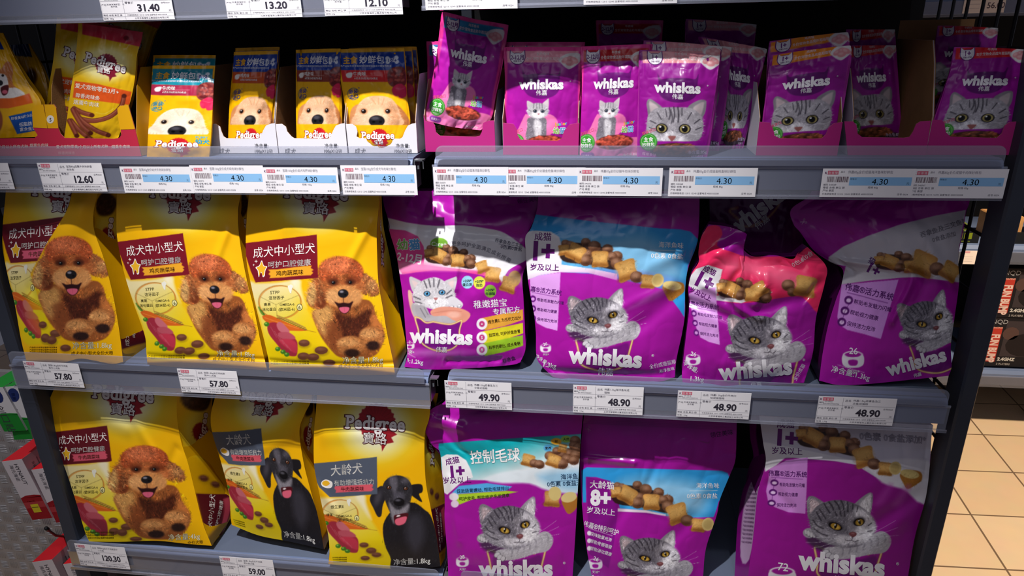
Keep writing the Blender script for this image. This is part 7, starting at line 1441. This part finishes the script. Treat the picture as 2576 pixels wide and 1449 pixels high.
def carton(lab, TL, TR, BL, Y, depth, kind, group, hook=True):
    tl, tr, bl = [at(*LX(*p), 1, Y) for p in (TL, TR, BL)]
    ex = tr-tl; w = np.linalg.norm(ex); ex = ex/w; ez = tl-bl; h = np.linalg.norm(ez); ez = ez/h; ey = np.array([0, 1.0, 0])
    r = empty('hanging_carton', bl+ex*w/2, lab, 'carton', group); rd, wh = ('9c1420', 'd8d0d4') if kind == 'red' else ('1c8a30', 'dcdadc')
    P = []; frect(P, 0, 0, w, h*.38, rd); P.append(([(0, h*.38), (w*.3, h*.415), (w*.7, h*.415), (w, h*.40), (w, h*.37)], [(0, 1, 4), (1, 2, 4), (2, 3, 4)], srgb(hexc(rd)), 1))
    def vert(st, x, y, s, c, b_=0):
        V, T = layout(st, s, b_, 0, 1, 0, 'l'); P.append((np.stack([V[:, 1]+x, -V[:, 0]+y], 1), T, srgb(hexc(c)), 2))
    if kind == 'red':
        frect(P, 0, h*.20, w, h*.30, 'b43a40', 2); vert('HYNAUT', w*.50, h*.94, w*.25, '3a3640', .01); vert('海氏海诺', w*.26, h*.93, w*.2, '4a4650', .02)
        frect(P, w*.28, h*.12, w*.66, h*.26, 'd8c428', 3); flat_text(P, '100片', w*.2, h*.28, w*.17, 'e8c4c0', .01); frect(P, w*.3, h*.2, w*.62, h*.215, '7a6a20', 4)
    else:
        P.append(([(w*.5+w*.3*math.cos(t), h*.84+w*.36*math.sin(t)) for t in np.linspace(0, 6.28, 15)[:-1]], [(0, i, i+1) for i in range(1, 13)], srgb((34, 50, 110)), 2))
        vert('医用', w*.42, h*.88, w*.2, 'dcdadc'); vert('创口贴', w*.2, h*.62, w*.42, '3a3a42', .01)
    P2 = []
    card('front_face', bl, ex, ez, (0, -1, 0), w, h, P, 'card_print', parent=r, base=wh, th=.0006)
    for k in range(7): frect(P2, depth*(.3+.07*k), h*.55, depth*(.33+.07*k), h*(.9-.03*k), '8a7078')
    V, T = layout('产品说明书', w*.15, .01, 0, 1, 0, 'l'); P2.append((np.stack([-V[:, 1]+depth*.22, V[:, 0]+h*.62], 1), T, srgb((74, 50, 58)), 2))
    card('side_face', bl+ex*w+ey*.0007, ey, ez, ex, depth, h, P2, 'card_print', parent=r, base='c8b0b8' if kind == 'red' else 'd0ced0', th=.0006)  # red carton's side base is pinker and darker, shade put into the colour
    card('top_face', tl+ey*.0007, ex, ey, ez, w, depth, [], 'card_print', parent=r, base='e0202c' if kind == 'red' else '2a9a3c', th=.0006)
    b0 = bl+ey*.0014+ex*.0006; V = [b0+ex*(w-.0012)*i+ez*(h-.0012)*j+ey*(depth-.002)*k for i in (0, 1) for j in (0, 1) for k in (0, 1)]
    MB().add(V, [(0, 1, 3, 2), (4, 6, 7, 5), (0, 4, 5, 1), (2, 3, 7, 6), (0, 2, 6, 4), (1, 5, 7, 3)], (170, 160, 165) if kind == 'red' else (160, 165, 160)).build('carton_body', 'card_print', r, attr=True)
GR_, GG_ = 'red and white hanging cartons', 'green and white hanging cartons'
carton('red and white carton hanging by the checker plate, fully visible', (10, 690), (145, 673), (215, 1077), .095, .11, 'red', GR_)
carton('red and white carton half hidden behind the left upright', (207, 745), (345, 728), (375, 1095), .10, .11, 'red', GR_)
carton('red and white carton at the bottom left corner below the black hook', (212, 1358), (345, 1340), (420, 1760), .095, .11, 'red', GR_)
carton('red and white carton at the bottom edge, mostly behind the upright', (418, 1372), (560, 1352), (590, 1740), .10, .11, 'red', GR_)
carton('red and white carton seen through the wires beside the 4kg bag', (500, 1102), (640, 1090), (660, 1400), .17, .04, 'red', GR_)
carton('green and white carton cut by the left edge', (-130, 205), (18, 196), (30, 490), .095, .11, 'green', GG_)
carton('green and white carton leaning against the left upright', (15, 195), (140, 185), (95, 545), .10, .10, 'green', GG_)
hk = MB().tube([at(*LX(310, 1135), 1, .06), at(*LX(322, 1145), 1, .07), at(*LX(370, 1180), 1, .12), at(*LX(440, 1188), 1, .2)], .0032, 8).tube([at(*LX(306, 1132), 1, .055), at(*LX(320, 1142), 1, .068)], .0048, 8).build('peg_hook', 'black_wire', smooth=True)
tag(hk, 'black peg hook with a rounded tip on the checker plate', 'hook')
for i, (z, c, l) in enumerate(((.08, '2a7a40', 'green small carton behind the left upright at the middle row'), (-.02, '2f9a4a', 'bright green small carton showing beside the leftmost poodle bag'), (.2, '3a3640', 'grey small carton in the dark behind the left upright'), (.3, '2a2a30', 'dark small carton at the left edge behind the upright'))):
    x = (-.985, -.965, -.99, -1.0)[i]; tag(MB().box((x, .1, z-.03), (x+.06, .2, z+.03), c, bev=.003).build('small_carton', 'card_print', attr=True), l, 'box', 'small cartons behind the left upright')
# -- the row below the lowest shelves
r = empty('base_plinth', (0, .23, ZF), 'dark base under the lowest shelves', 'plinth'); MB().box((XL0+.02, .02, ZF), (XR1-.02, .43, ZF+.09)).build('plinth_box', 'steel_dark', r)
for i, (x, w, c, l) in enumerate(((-.83, .085, '222028', 'dark pack under the lowest shelf beside the upright'), (-.735, .1, '14224a', 'navy pack with white corners under the lowest shelf'), (-.62, .11, '18284e', 'second navy pack under the lowest shelf'), (-.5, .12, '1c1c24', 'black pack under the 59.00 tag'))):
    r = empty('bottom_pack', (x+w/2, .09, ZF+.09), l, 'pack', 'dark packs on the base under the shelves')
    MB().box((x, .045, ZF+.0902), (x+w, .2, -.53), c, bev=.006).build('pack_body', 'card_print', r, attr=True)
    if i in (1, 2): MB().prism([(x-.001, -.56), (x+.028, -.56), (x+.034, -.5285), (x-.001, -.5285)], 1, .043, .046).build('white_corner', 'white_card', r)
